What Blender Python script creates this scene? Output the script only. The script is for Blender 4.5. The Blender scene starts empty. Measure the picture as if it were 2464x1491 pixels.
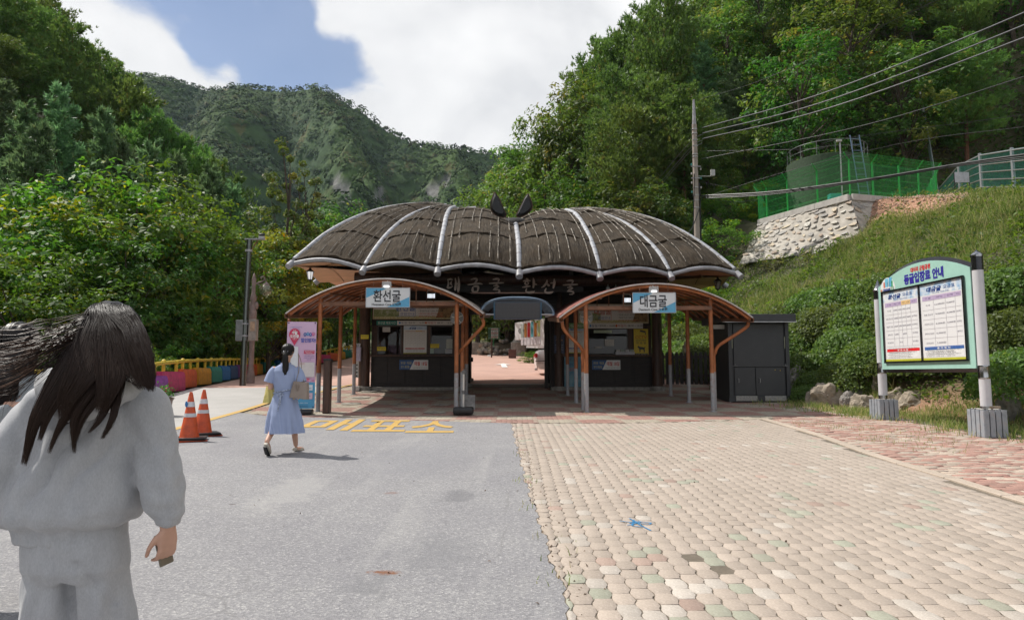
import bpy, bmesh, math, random
import numpy as np
from mathutils import Vector, Matrix, Quaternion, noise as mnoise
SC = bpy.context.scene
COL = SC.collection
R = math.radians
rng = np.random.default_rng(7)
random.seed(7)
# ------------------------------------------------------------------ camera
CAMZ = 1.45
FV = 1642.7                      # focal length in pixels of a 2464 px wide frame
PITCH = R(5.35)
cam_d = bpy.data.cameras.new('camera'); cam = bpy.data.objects.new('camera', cam_d); COL.objects.link(cam)
cam_d.sensor_width = 36; cam_d.lens = 24; cam_d.clip_start = 0.05; cam_d.clip_end = 6000
cam.location = (0, 0, CAMZ); cam.rotation_euler = (R(90) + PITCH, 0, 0)
cam_d.dof.use_dof = False
SC.camera = cam
# ------------------------------------------------------------------ sky and sun
SUN_DIR = Vector((-0.60, 0.27, 0.86)).normalized()      # towards the sun: behind the gate, from the left
SUN_EL = math.asin(SUN_DIR.z); SUN_AZ = math.atan2(SUN_DIR.x, SUN_DIR.y)
world = bpy.data.worlds.new('World'); SC.world = world; world.use_nodes = True
wn = world.node_tree; wn.nodes.clear()
def N(nt, t, **kw):
 n = nt.nodes.new(t)
 for k, v in kw.items(): setattr(n, k, v)
 return n
def setin(n, **kw):
 for k, v in kw.items():
  n.inputs[k.replace('_', ' ')].default_value = v
def math_n(nt, op, a, b=None, c=None, clamp=False):
 n = N(nt, 'ShaderNodeMath', operation=op, use_clamp=clamp)
 for i, v in enumerate((a, b, c)):
  if v is None: continue
  if isinstance(v, (int, float)): n.inputs[i].default_value = v
  else: nt.links.new(v, n.inputs[i])
 return n.outputs[0]
def ramp(nt, fac, stops, interp='LINEAR'):
 n = N(nt, 'ShaderNodeValToRGB'); cr = n.color_ramp; cr.interpolation = interp
 while len(cr.elements) < len(stops): cr.elements.new(0.5)
 for e, (p, c) in zip(cr.elements, stops):
  e.position = p; e.color = (*c, 1) if len(c) == 3 else c
 nt.links.new(fac, n.inputs[0]); return n.outputs[0]
def mixc(nt, fac, a, b, mode='MIX'):
 n = N(nt, 'ShaderNodeMix', data_type='RGBA', blend_type=mode)
 for s, v in ((0, fac), (6, a), (7, b)):
  if isinstance(v, (int, float)): n.inputs[s].default_value = v
  elif isinstance(v, (tuple, list)): n.inputs[s].default_value = (*v, 1) if len(v) == 3 else v
  else: nt.links.new(v, n.inputs[s])
 return n.outputs[2]
sky = N(wn, 'ShaderNodeTexSky', sky_type='NISHITA', sun_disc=False)
sky.sun_elevation = SUN_EL; sky.sun_rotation = SUN_AZ % (2 * math.pi)
sky.altitude = 300; sky.air_density = 1.0; sky.dust_density = 0.6; sky.ozone_density = 1.2
tc = N(wn, 'ShaderNodeTexCoord')
mp = N(wn, 'ShaderNodeMapping'); mp.inputs['Scale'].default_value = (1, 1, 1.5); mp.inputs['Location'].default_value = (0.35, 0.1, 0.62)
wn.links.new(tc.outputs['Generated'], mp.inputs['Vector'])
n1 = N(wn, 'ShaderNodeTexNoise'); setin(n1, Scale=4.6, Detail=10.0, Roughness=0.60, Distortion=0.25)
n2 = N(wn, 'ShaderNodeTexNoise'); setin(n2, Scale=2.4, Detail=7.0, Roughness=0.5, Distortion=0.3)
wn.links.new(mp.outputs[0], n1.inputs['Vector']); wn.links.new(mp.outputs[0], n2.inputs['Vector'])
def px_dir(vx, vy):
 u = (vx - 1232) / FV; v = (745.5 - vy) / FV
 return Vector((u, math.cos(PITCH) - v * math.sin(PITCH), math.sin(PITCH) + v * math.cos(PITCH))).normalized()
def gap(vx, vy, rad):             # an opening in the cloud deck in a given direction
 d = px_dir(vx, vy)
 vm = N(wn, 'ShaderNodeVectorMath', operation='DISTANCE'); vm.inputs[1].default_value = d
 wn.links.new(tc.outputs['Generated'], vm.inputs[0])
 mr = N(wn, 'ShaderNodeMapRange', interpolation_type='SMOOTHSTEP')
 wn.links.new(vm.outputs['Value'], mr.inputs[0])
 mr.inputs[1].default_value = 0; mr.inputs[2].default_value = rad; mr.inputs[3].default_value = 1; mr.inputs[4].default_value = 0
 return mr.outputs[0]
cl = math_n(wn, 'MULTIPLY_ADD', n1.outputs[0], 1.7, -.33)
for vx, vy, rad, amt in ((340, 0, .085, -.42), (500, 5, .085, -.42), (470, 110, .06, -.4), (560, 95, .07, -.35), (660, 110, .09, -.45), (760, 105, .09, -.4), (850, 165, .07, -.4), (640, 175, .05, -.3), (930, 205, .045, -.3), (700, 40, .06, -.3),
                         (355, 95, .06, .55), (420, 150, .045, .35), (520, 55, .045, .4), (555, 150, .03, .3), (640, 70, .035, .3), (700, 135, .035, .3), (770, 70, .03, .28), (600, 15, .04, .2), (450, 45, .03, .25), (1000, 40, .20, .25), (1040, 200, .12, .3), (1150, 240, .25, .35), (1400, 100, .40, .3), (150, 20, .10, .3), (800, 20, .05, .2)):
 cl = math_n(wn, 'ADD', cl, math_n(wn, 'MULTIPLY', gap(vx, vy, rad), amt))
mask = N(wn, 'ShaderNodeMapRange', interpolation_type='SMOOTHSTEP'); wn.links.new(cl, mask.inputs[0])
mask.inputs[1].default_value = 0.27; mask.inputs[2].default_value = 0.64
gn = math_n(wn, 'ADD', n2.outputs[0], math_n(wn, 'MULTIPLY', gap(1290, 150, .26), -.14))
ccol = ramp(wn, gn, [(0.36, (6.2, 6.35, 6.7)), (0.48, (8.5, 8.55, 8.7)), (0.58, (9.8, 9.8, 9.85))])
skyc = mixc(wn, 1.0, sky.outputs[0], (0.98, 1.02, 1.10), 'MULTIPLY')
thin = math_n(wn, 'ADD', math_n(wn, 'MULTIPLY', mask.outputs[0], 0.84), 0.16)
wc = mixc(wn, thin, skyc, ccol)
bg = N(wn, 'ShaderNodeBackground'); bg.inputs[1].default_value = 0.10
wn.links.new(wc, bg.inputs[0])
wo = N(wn, 'ShaderNodeOutputWorld'); wn.links.new(bg.outputs[0], wo.inputs[0])
sun_d = bpy.data.lights.new('sun', 'SUN'); sun = bpy.data.objects.new('sun', sun_d); COL.objects.link(sun)
sun_d.energy = 4.6; sun_d.angle = R(0.53); sun_d.color = (1.0, 0.955, 0.88)
sun.rotation_euler = (-SUN_DIR).to_track_quat('-Z', 'Y').to_euler(); sun.location = (-30, 13, 60)
SC.view_settings.view_transform = 'Standard'; SC.view_settings.look = 'None'
SC.view_settings.exposure = 0.08; SC.view_settings.gamma = 1.0; SC.view_settings.use_curve_mapping = False
SC.render.engine = 'CYCLES'
SC.cycles.max_bounces = 6; SC.cycles.diffuse_bounces = 3; SC.cycles.glossy_bounces = 2
SC.cycles.transmission_bounces = 4; SC.cycles.transparent_max_bounces = 8; SC.cycles.volume_bounces = 1
SC.cycles.use_denoising = True
SC.cycles.sample_clamp_indirect = 4.0
# ------------------------------------------------------------------ placing helpers
def W(vx, vy, D):
 """the point that lies D metres ahead in the direction of picture point (vx, vy)"""
 u = (vx - 1232) / FV; v = (745.5 - vy) / FV
 Y = math.cos(PITCH) - v * math.sin(PITCH); Z = math.sin(PITCH) + v * math.cos(PITCH)
 return Vector((u * D / Y, D, CAMZ + Z * D / Y))
def smooth_table(pts, lo=-20, hi=130, w=1.6):
 ys = np.linspace(lo, hi, 1501); zs = np.interp(ys, [p[0] for p in pts], [p[1] for p in pts])
 k = np.exp(-np.linspace(-3, 3, int(6 * w / (ys[1] - ys[0])))**2 / 2); k /= k.sum(); pad = len(k)
 z2 = np.convolve(np.pad(zs, pad, mode='edge'), k, mode='same')[pad:-pad]
 return lambda y: np.interp(y, ys, z2)
zr = smooth_table([(-20, -.5), (0, 0), (5, .16), (10, .32), (17, .53), (21, .80), (24, 1.09), (30, 1.47), (40, 2.08), (55, 3.05), (70, 4.0), (130, 8)])
zl = smooth_table([(-20, -.5), (0, 0), (5, .16), (10, .32), (17, .60), (22, .92), (31, 1.18), (43, 1.45), (51, 2.1), (60, 2.9), (80, 4.2), (130, 8)])
xfoot = smooth_table([(-20, 16), (0, 13.0), (6, 11.2), (10, 10.2), (14, 9.4), (16, 8.9), (18, 8.4), (22, 8.4), (26, 8.0), (40, 5.5), (50, 2.5), (58, -3), (70, -9), (130, -20)], w=1.2)
xbar = smooth_table([(-20, -17), (0, -14.0), (10, -12.4), (13, -11.7), (16, -11.0), (19.5, -10.5), (22, -10.9), (24.7, -11.6), (27.2, -12.1), (31.3, -13.1), (37, -14.5), (43, -15.8), (48, -15.5), (53, -14.7), (60, -14.5), (75, -17), (130, -30)], w=.8)
def sstep(a, b, x):
 t = np.clip((x - a) / (b - a), 0, 1); return t * t * (3 - 2 * t)
def g(x, y):
 t = sstep(-10, -4.5, x); return zl(y) * (1 - t) + zr(y) * t
PAD_A = (15.1, 41.0); PAD_B = (17.7, 35.0); PAD_C = (24.4, 38.4); PADZ = 10.65
def pad_w(x, y):
 def side(p, q):
  ex, ey = q[0] - p[0], q[1] - p[1]; L = math.hypot(ex, ey)
  return ((x - p[0]) * (-ey) + (y - p[1]) * ex) / L
 return np.minimum(side(PAD_B, PAD_A) * -1, side(PAD_B, PAD_C))
def lump(x, y, s, seed=0.0):
 return (np.sin(x * s * 1.3 + seed) * np.cos(y * s + seed * 2) + .5 * np.sin(x * s * 2.9 + y * s * 1.7 + seed) + .3 * np.sin(y * s * 4.3 - x * s * 3.1 + seed * 3)) / 1.8
def T(x, y):
 x = np.asarray(x, float); y = np.asarray(y, float)
 base = g(x, y)
 d = (x - xfoot(y)) * 0.92
 s1 = .67 + .37 * sstep(33, 46, y)
 up = np.where(d > 0, s1 * np.maximum(d, 0) + .0 * d, 0) * sstep(0, 2.0, d + .8)
 up = up + np.where(d > 0, 1, 0) * lump(x, y, .55) * .35 * sstep(0, 3, d)
 lvl = PADZ - .25 * np.maximum(0, 36 - y) + .07 * np.clip(x - 17.7, 0, 9)
 rt = base + up
 shelf = np.minimum(rt, lvl + np.maximum(0, (y - 45.5) * .95) + np.maximum(0, (x - 36) * .5))
 inpad = sstep(14, 16, x) * sstep(58, 45.5, y)
 rt = np.where(d > 0, rt * (1 - inpad) + shelf * inpad, rt)
 e = (xbar(y) - .5) - x
 down = np.where(e > 0, -4.2 * sstep(0, 7, e) + 1.22 * np.maximum(e - 9, 0) + lump(x, y, .4, 2) * .4 * sstep(0, 3, e), 0)
 return rt + down
def ghit(vx, vy, fn=g, lo=2.0, hi=90):
 """where the sight line through (vx, vy) meets the ground"""
 ds = np.linspace(lo, hi, 3000); p = None
 for D in ds:
  q = W(vx, vy, D)
  if q.z <= float(fn(q.x, q.y)): return Vector((q.x, q.y, float(fn(q.x, q.y))))
  p = q
 return p
def proj(x, y, z):
 c, s = math.cos(PITCH), math.sin(PITCH); dz = z - CAMZ
 depth = y * c + dz * s; upv = -y * s + dz * c
 return 1232 + FV * x / depth, 745.5 - FV * upv / depth
# ------------------------------------------------------------------ object helpers
def tag(o, label=None, cat=None, group=None, kind=None):
 if label: o['label'] = label
 if cat: o['category'] = cat
 if group: o['group'] = group
 if kind: o['kind'] = kind
 return o
def thing(name, label, cat, loc=(0, 0, 0), rz=0.0, group=None):
 o = bpy.data.objects.new(name, None); COL.objects.link(o); o.empty_display_size = .1
 o.location = loc; o.rotation_euler = (0, 0, rz); return tag(o, label, cat, group)
def link(name, me, parent=None, mats=None):
 o = bpy.data.objects.new(name, me); COL.objects.link(o)
 if mats is not None:
  for m in (mats if isinstance(mats, (list, tuple)) else [mats]): me.materials.append(m)
 if parent is not None: o.parent = parent
 return o
def copy_tree(o, parent=None):
 c = o.copy(); COL.objects.link(c); c.parent = parent
 for ch in list(o.children): copy_tree(ch, c)
 return c
def np_mesh(name, V, F, smooth=False):
 """V (n,3), F (m,k): a mesh of m faces with k corners each, quickly"""
 V = np.asarray(V, np.float32); F = np.asarray(F, np.int32); me = bpy.data.meshes.new(name)
 me.vertices.add(len(V)); me.vertices.foreach_set('co', V.ravel())
 k = F.shape[1]; me.loops.add(F.size); me.loops.foreach_set('vertex_index', F.ravel())
 me.polygons.add(len(F)); me.polygons.foreach_set('loop_start', np.arange(0, F.size, k, dtype=np.int32))
 if smooth: me.polygons.foreach_set('use_smooth', np.ones(len(F), bool))
 me.update(calc_edges=True); return me
def vcol(me, name, per_vert):
 a = me.color_attributes.new(name, 'FLOAT_COLOR', 'POINT')
 c = np.ones((len(me.vertices), 4), np.float32); c[:, :3] = per_vert; a.data.foreach_set('color', c.ravel())
class MB:
 def __init__(s): s.v = []; s.f = []; s.m = []; s.mi = 0
 def add(s, vs, fs, mi=None):
  b = len(s.v); s.v += [tuple(p) for p in vs]; s.f += [tuple(b + i for i in f) for f in fs]
  s.m += [s.mi if mi is None else mi] * len(fs); return s
 def box(s, c, size, rz=0.0, rx=0.0, ry=0.0, mi=None, taper=1.0):
  hx, hy, hz = size[0] / 2, size[1] / 2, size[2] / 2
  M = Matrix.Translation(c) @ Matrix.Rotation(rz, 4, 'Z') @ Matrix.Rotation(ry, 4, 'Y') @ Matrix.Rotation(rx, 4, 'X')
  vs = [M @ Vector((sx * hx * (taper if sz > 0 else 1), sy * hy * (taper if sz > 0 else 1), sz * hz)) for sz in (-1, 1) for sy in (-1, 1) for sx in (-1, 1)]
  return s.add(vs, [(0, 2, 3, 1), (4, 5, 7, 6), (0, 1, 5, 4), (2, 6, 7, 3), (0, 4, 6, 2), (1, 3, 7, 5)], mi)
 def bbox(s, c, size, bev=0.01, rz=0.0, mi=None):      # box with chamfered vertical and top edges
  bm = bmesh.new(); bmesh.ops.create_cube(bm, size=1)
  for v in bm.verts: v.co = Vector((v.co.x * size[0], v.co.y * size[1], v.co.z * size[2]))
  bmesh.ops.bevel(bm, geom=bm.edges[:], offset=bev, segments=2, affect='EDGES', profile=.5)
  M = Matrix.Translation(c) @ Matrix.Rotation(rz, 4, 'Z'); bm.verts.index_update()
  s.add([M @ v.co for v in bm.verts], [[v.index for v in f.verts] for f in bm.faces], mi); bm.free(); return s
 def quad(s, a, b, c, d, mi=None): return s.add([a, b, c, d], [(0, 1, 2, 3)], mi)
 def tube(s, pts, r, n=8, cap=True, mi=None, flat=1.0):
  pts = [Vector(p) for p in pts]; k = len(pts); rs = r if isinstance(r, (list, tuple)) else [r] * k
  vs = []; up = None
  for i, p in enumerate(pts):
   t = (pts[min(i + 1, k - 1)] - pts[max(i - 1, 0)])
   t = t.normalized() if t.length > 1e-9 else Vector((0, 0, 1))
   if up is None:
    up = Vector((0, 0, 1)) if abs(t.z) < .9 else Vector((1, 0, 0))
   a = t.cross(up)
   if a.length < 1e-6: a = t.orthogonal()
   a.normalize(); b = a.cross(t); up = b
   for j in range(n):
    an = 2 * math.pi * j / n; vs.append(p + a * math.cos(an) * rs[i] + b * math.sin(an) * rs[i] * flat)
  fs = [(i * n + j, i * n + (j + 1) % n, (i + 1) * n + (j + 1) % n, (i + 1) * n + j) for i in range(k - 1) for j in range(n)]
  if cap: fs += [tuple(range(n - 1, -1, -1)), tuple((k - 1) * n + j for j in range(n))]
  return s.add(vs, fs, mi)
 def cyl(s, p0, p1, r, r1=None, n=16, mi=None): return s.tube([p0, p1], [r, r if r1 is None else r1], n, True, mi)
 def lathe(s, prof, c=(0, 0, 0), n=24, mi=None):
  c = Vector(c); vs = [c + Vector((r * math.cos(2 * math.pi * j / n), r * math.sin(2 * math.pi * j / n), z)) for r, z in prof for j in range(n)]
  k = len(prof); fs = [(i * n + j, i * n + (j + 1) % n, (i + 1) * n + (j + 1) % n, (i + 1) * n + j) for i in range(k - 1) for j in range(n)]
  if prof[0][0] > 1e-6: fs.append(tuple(range(n - 1, -1, -1)))
  if prof[-1][0] > 1e-6: fs.append(tuple((k - 1) * n + j for j in range(n)))
  return s.add(vs, fs, mi)
 def prism(s, poly, to3, depth, mi=None):             # poly of 2-D points; to3(a, b, t) -> 3-D
  n = len(poly); vs = [to3(a, b, 0) for a, b in poly] + [to3(a, b, depth) for a, b in poly]
  return s.add(vs, [tuple(range(n)), tuple(range(2 * n - 1, n - 1, -1))] + [(i, i + n, (i + 1) % n + n, (i + 1) % n) for i in range(n)], mi)
 def grid(s, rows, mi=None):
  n = len(rows[0]); vs = [p for r in rows for p in r]
  return s.add(vs, [(i * n + j, i * n + j + 1, (i + 1) * n + j + 1, (i + 1) * n + j) for i in range(len(rows) - 1) for j in range(n - 1)], mi)
 def sphere(s, c, r, n=16, m=10, mi=None):
  r = (r, r, r) if isinstance(r, (int, float)) else r; c = Vector(c)
  rows = [[c + Vector((r[0] * math.sin(math.pi * i / m) * math.cos(2 * math.pi * j / n), r[1] * math.sin(math.pi * i / m) * math.sin(2 * math.pi * j / n), r[2] * math.cos(math.pi * i / m))) for j in range(n + 1)] for i in range(m + 1)]
  return s.grid(rows, mi)
 def build(s, name, mats, parent=None, smooth=None, fixn=True):
  me = bpy.data.meshes.new(name); me.from_pydata(s.v, [], s.f)
  mats = mats if isinstance(mats, (list, tuple)) else [mats]
  for m in mats: me.materials.append(m)
  if len(mats) > 1: me.polygons.foreach_set('material_index', s.m)
  if fixn:
   bm = bmesh.new(); bm.from_mesh(me); bmesh.ops.remove_doubles(bm, verts=bm.verts, dist=1e-5)
   bmesh.ops.recalc_face_normals(bm, faces=bm.faces); bm.to_mesh(me); bm.free()
  if smooth is not None:
   me.polygons.foreach_set('use_smooth', [True] * len(me.polygons))
   try: me.set_sharp_from_angle(angle=R(smooth))
   except Exception: pass
  me.update(); return link(name, me, parent)
# ------------------------------------------------------------------ materials
MATS = {}
def new_mat(name):
 m = bpy.data.materials.new(name); m.use_nodes = True; nt = m.node_tree; nt.nodes.clear()
 out = N(nt, 'ShaderNodeOutputMaterial'); return m, nt, out
def pm(name, col, rough=.6, var=.12, scale=6.0, bump=0.0, bscale=40.0, metal=0.0, col2=None, spec=.5, rand=0.0, detail=6, coat=0.0, stretch=None, emis=None, alpha=None, dirt=None):
 if name in MATS: return MATS[name]
 m, nt, out = new_mat(name); L = nt.links.new
 b = N(nt, 'ShaderNodeBsdfPrincipled'); L(b.outputs[0], out.inputs[0])
 tc = N(nt, 'ShaderNodeTexCoord'); vec = tc.outputs['Object']
 if stretch:
  mpn = N(nt, 'ShaderNodeMapping'); mpn.inputs['Scale'].default_value = stretch; L(vec, mpn.inputs[0]); vec = mpn.outputs[0]
 nz = N(nt, 'ShaderNodeTexNoise'); setin(nz, Scale=scale, Detail=float(detail), Roughness=.6); L(vec, nz.inputs['Vector'])
 c2 = col2 if col2 else tuple(max(0, c * (1 - var * 2.2)) for c in col)
 hi = col if col2 else tuple(min(1, c * (1 + var)) for c in col)
 cc = ramp(nt, nz.outputs[0], [(.32, c2), (.68, hi)])
 if rand:
  oi = N(nt, 'ShaderNodeObjectInfo')
  hs = N(nt, 'ShaderNodeHueSaturation'); L(cc, hs.inputs['Color'])
  L(math_n(nt, 'ADD', math_n(nt, 'MULTIPLY', oi.outputs['Random'], rand * 2), 1 - rand), hs.inputs['Value'])
  L(math_n(nt, 'ADD', math_n(nt, 'MULTIPLY', oi.outputs['Random'], rand * .12), .5 - rand * .06), hs.inputs['Hue'])
  cc = hs.outputs[0]
 if dirt:                                              # (colour, amount, scale): blotches of dirt
  dn = N(nt, 'ShaderNodeTexNoise'); setin(dn, Scale=dirt[2], Detail=8.0, Roughness=.7); L(tc.outputs['Object'], dn.inputs['Vector'])
  cc = mixc(nt, math_n(nt, 'MULTIPLY', ramp(nt, dn.outputs[0], [(.50, (0, 0, 0)), (.68, (1, 1, 1))]), dirt[1]), cc, dirt[0])
 L(cc, b.inputs['Base Color']); b.inputs['Roughness'].default_value = rough; b.inputs['Metallic'].default_value = metal
 b.inputs['Specular IOR Level'].default_value = spec; b.inputs['Coat Weight'].default_value = coat
 if alpha is not None: b.inputs['Alpha'].default_value = alpha
 if emis: b.inputs['Emission Color'].default_value = (*emis[0], 1); b.inputs['Emission Strength'].default_value = emis[1]
 if bump:
  bn = N(nt, 'ShaderNodeTexNoise'); setin(bn, Scale=bscale, Detail=5.0, Roughness=.65); L(vec, bn.inputs['Vector'])
  bp = N(nt, 'ShaderNodeBump'); bp.inputs['Strength'].default_value = bump; bp.inputs['Distance'].default_value = .02
  L(bn.outputs[0], bp.inputs['Height']); L(bp.outputs[0], b.inputs['Normal'])
 MATS[name] = m; return m
def leaf_mat(name, dark, light, trans=.4, rough=.45, tint=None, vscale=.35, spec=.4):
 """leaves: hue differs from leaf to leaf (attribute 'leaf') and from clump to clump; light passes through"""
 m, nt, out = new_mat(name); L = nt.links.new
 at = N(nt, 'ShaderNodeAttribute', attribute_name='leaf'); oi = N(nt, 'ShaderNodeObjectInfo')
 sep = N(nt, 'ShaderNodeSeparateColor'); L(at.outputs['Color'], sep.inputs[0])
 c = mixc(nt, sep.outputs[0], dark, light)
 if tint: c = mixc(nt, math_n(nt, 'MULTIPLY', sep.outputs[1], 1.0), c, tint)
 hs = N(nt, 'ShaderNodeHueSaturation'); L(c, hs.inputs['Color'])
 L(math_n(nt, 'ADD', math_n(nt, 'MULTIPLY', oi.outputs['Random'], .5), .75), hs.inputs['Value'])
 L(math_n(nt, 'ADD', math_n(nt, 'MULTIPLY', oi.outputs['Random'], .05), .475), hs.inputs['Hue'])
 b = N(nt, 'ShaderNodeBsdfPrincipled'); L(hs.outputs[0], b.inputs['Base Color']); b.inputs['Roughness'].default_value = rough
 b.inputs['Specular IOR Level'].default_value = spec
 t = N(nt, 'ShaderNodeBsdfTranslucent'); hs2 = N(nt, 'ShaderNodeHueSaturation'); L(hs.outputs[0], hs2.inputs['Color'])
 hs2.inputs['Hue'].default_value = .485; hs2.inputs['Value'].default_value = 1.7; hs2.inputs['Saturation'].default_value = 1.1
 L(hs2.outputs[0], t.inputs[0])
 mx = N(nt, 'ShaderNodeMixShader'); mx.inputs[0].default_value = trans; L(b.outputs[0], mx.inputs[1]); L(t.outputs[0], mx.inputs[2]); L(mx.outputs[0], out.inputs[0])
 return m
def text_mesh(body, size=1.0, width=None, extrude=0.0, offset=0.0, shear=0.0, align='CENTER', space=1.0, line=1.0):
 cu = bpy.data.curves.new('lettering', 'FONT'); cu.body = body; cu.size = size; cu.align_x = align; cu.align_y = 'CENTER'
 cu.extrude = extrude; cu.offset = offset; cu.shear = shear; cu.space_character = space; cu.space_line = line
 cu.resolution_u = 3
 o = bpy.data.objects.new('tmp_text', cu); me = bpy.data.meshes.new_from_object(o)
 bpy.data.objects.remove(o); bpy.data.curves.remove(cu); me.name = 'lettering'
 if len(me.vertices):
  co = np.empty(len(me.vertices) * 3, np.float32); me.vertices.foreach_get('co', co); co = co.reshape(-1, 3)
  w = co[:, 0].max() - co[:, 0].min()
  if width and w > 0:
   c = (co[:, 0].max() + co[:, 0].min()) / 2; co[:, 0] = (co[:, 0] - c) * width / w + (0 if align == 'CENTER' else width / 2)
  co[:, 1] -= (co[:, 1].max() + co[:, 1].min()) / 2
  me.vertices.foreach_set('co', co.ravel())
 return me
PM_TEXT = {}
def ink(col, rough=.5, emis=0):
 key = ('ink', col)
 if key not in PM_TEXT: PM_TEXT[key] = pm('print_%d' % len(PM_TEXT), col, rough, var=.04, scale=20)
 return PM_TEXT[key]
def put_text(parent, body, x, z, h, col, width=None, y=-.004, name='lettering', offset=0.0, shear=0.0, space=1.0, align='CENTER', line=1.0, rot=None):
 """upright lettering on a board whose local frame has x right, z up, -y towards the reader"""
 me = text_mesh(body, h * 1.25, width, 0, offset, shear, align, space, line)
 o = link(name, me, parent, ink(col)); o.location = (x, y, z); o.rotation_euler = (R(90), rot or 0, 0); return o
# ================================================================== THE GROUND
def ground_mat():
 m, nt, out = new_mat('hillside soil'); L = nt.links.new
 tc = N(nt, 'ShaderNodeTexCoord'); b = N(nt, 'ShaderNodeBsdfPrincipled'); L(b.outputs[0], out.inputs[0])
 n1 = N(nt, 'ShaderNodeTexNoise'); setin(n1, Scale=.5, Detail=8.0, Roughness=.65); L(tc.outputs['Object'], n1.inputs[0])
 n2 = N(nt, 'ShaderNodeTexNoise'); setin(n2, Scale=9.0, Detail=6.0, Roughness=.7); L(tc.outputs['Object'], n2.inputs[0])
 c = ramp(nt, n1.outputs[0], [(.3, (.045, .065, .020)), (.6, (.065, .075, .03))])
 c = mixc(nt, n2.outputs[0], c, (.10, .085, .05))
 at = N(nt, 'ShaderNodeAttribute', attribute_name='dirt'); sp = N(nt, 'ShaderNodeSeparateColor'); L(at.outputs['Color'], sp.inputs[0])
 dn = ramp(nt, n2.outputs[0], [(.3, (.30, .14, .085)), (.5, (.42, .23, .15)), (.72, (.55, .36, .26))])
 c = mixc(nt, sp.outputs[0], c, dn); L(c, b.inputs['Base Color']); b.inputs['Roughness'].default_value = .95
 bp = N(nt, 'ShaderNodeBump'); bp.inputs['Strength'].default_value = .7; bp.inputs['Distance'].default_value = .08
 L(n2.outputs[0], bp.inputs['Height']); L(bp.outputs[0], b.inputs['Normal']); return m
def axis(segs):
 out = []
 for a, b, st in segs: out += list(np.arange(a, b, st))
 return np.array(out + [segs[-1][1]])
gx = axis([(-150, -60, 6), (-60, -20, 2), (-20, 30, .5), (30, 60, 2), (60, 130, 6)]); gy = axis([(-30, 0, 3), (0, 50, .5), (50, 80, 1.5), (80, 150, 5)])
X, Y = np.meshgrid(gx, gy); Z = T(X, Y)
cor = sstep(.9, .2, np.maximum(xbar(Y) + .3 - X, X - xfoot(Y)))      # corridor of roads: the soil lies under them
Z = Z - .06 * cor + mnoise.noise(Vector((0, 0, 0))) * 0
nx = len(gx); idx = np.arange(len(gy) - 1)[:, None] * nx + np.arange(nx - 1)[None, :]
F = np.stack([idx, idx + 1, idx + nx + 1, idx + nx], -1).reshape(-1, 4)
me = np_mesh('ground', np.stack([X, Y, Z], -1).reshape(-1, 3), F, True)
dirtw = sstep(6.2, 3.0, np.abs((Y - 33.5) + .22 * (X - 24) + 1.2 * lump(X, Y, .5, 4))) * sstep(16.5, 19.5, X) + .8 * sstep(-.5, .2, X - xfoot(Y)) * sstep(1.6, .4, X - xfoot(Y)) * sstep(26, 18, Y)
dirtw = np.clip(dirtw + sstep(17, 18, X) * sstep(34, 36, Y) * sstep(43, 41, Y), 0, 1)
vcol(me, 'dirt', np.repeat(dirtw.reshape(-1, 1), 3, 1))
tag(link('ground', me, None, ground_mat()), kind='structure')
def far_plain():
 m = MB(); m.quad((-4000, -900, -14), (4000, -900, -14), (4000, 6000, -14), (-4000, 6000, -14))
 tag(m.build('terrain', pm('far soil', (.05, .07, .03), .95, scale=.01)), kind='structure')
far_plain()
def sheet(name, fn, ns, nt_, dz, mat, parent=None, z=g):
 """fn(s, t) -> x, y for s, t in 0..1; a sheet dz above the road surface"""
 S, TT = np.meshgrid(np.linspace(0, 1, ns), np.linspace(0, 1, nt_)); x, y = fn(S, TT); zz = z(x, y) + dz
 i = np.arange(nt_ - 1)[:, None] * ns + np.arange(ns - 1)[None, :]
 return link(name, np_mesh(name, np.stack([x, y, zz], -1).reshape(-1, 3), np.stack([i, i + 1, i + ns + 1, i + ns], -1).reshape(-1, 4), True), parent, mat)
curve = lambda pts: (lambda v: np.interp(v, [p[0] for p in pts], [p[1] for p in pts]))
x_edge = curve([(-4, .75), (2, .38), (3.85, .32), (4.46, .30), (5, .27), (5.9, .24), (6.6, .20), (7.8, .15), (9, .12), (11.4, .05), (14.2, -.02)])
x_yel = curve([(-4, -6.1), (8, -6.2), (12.8, -6.33), (15.6, -6.5), (19.1, -6.66), (20.9, -6.25), (22.8, -5.9), (24.5, -5.6)])
y_front = curve([(-6.7, 16.6), (-5.5, 15.7), (-3, 15.0), (0, 14.15), (2.3, 14.2), (4.1, 14.6), (5.4, 15.0), (6.9, 15.76), (9, 16.4)])
x_curb = curve([(-3, 4.75), (6.6, 4.87), (7.9, 4.95), (9.6, 4.98), (12.2, 5.3), (15, 5.4)])
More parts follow.
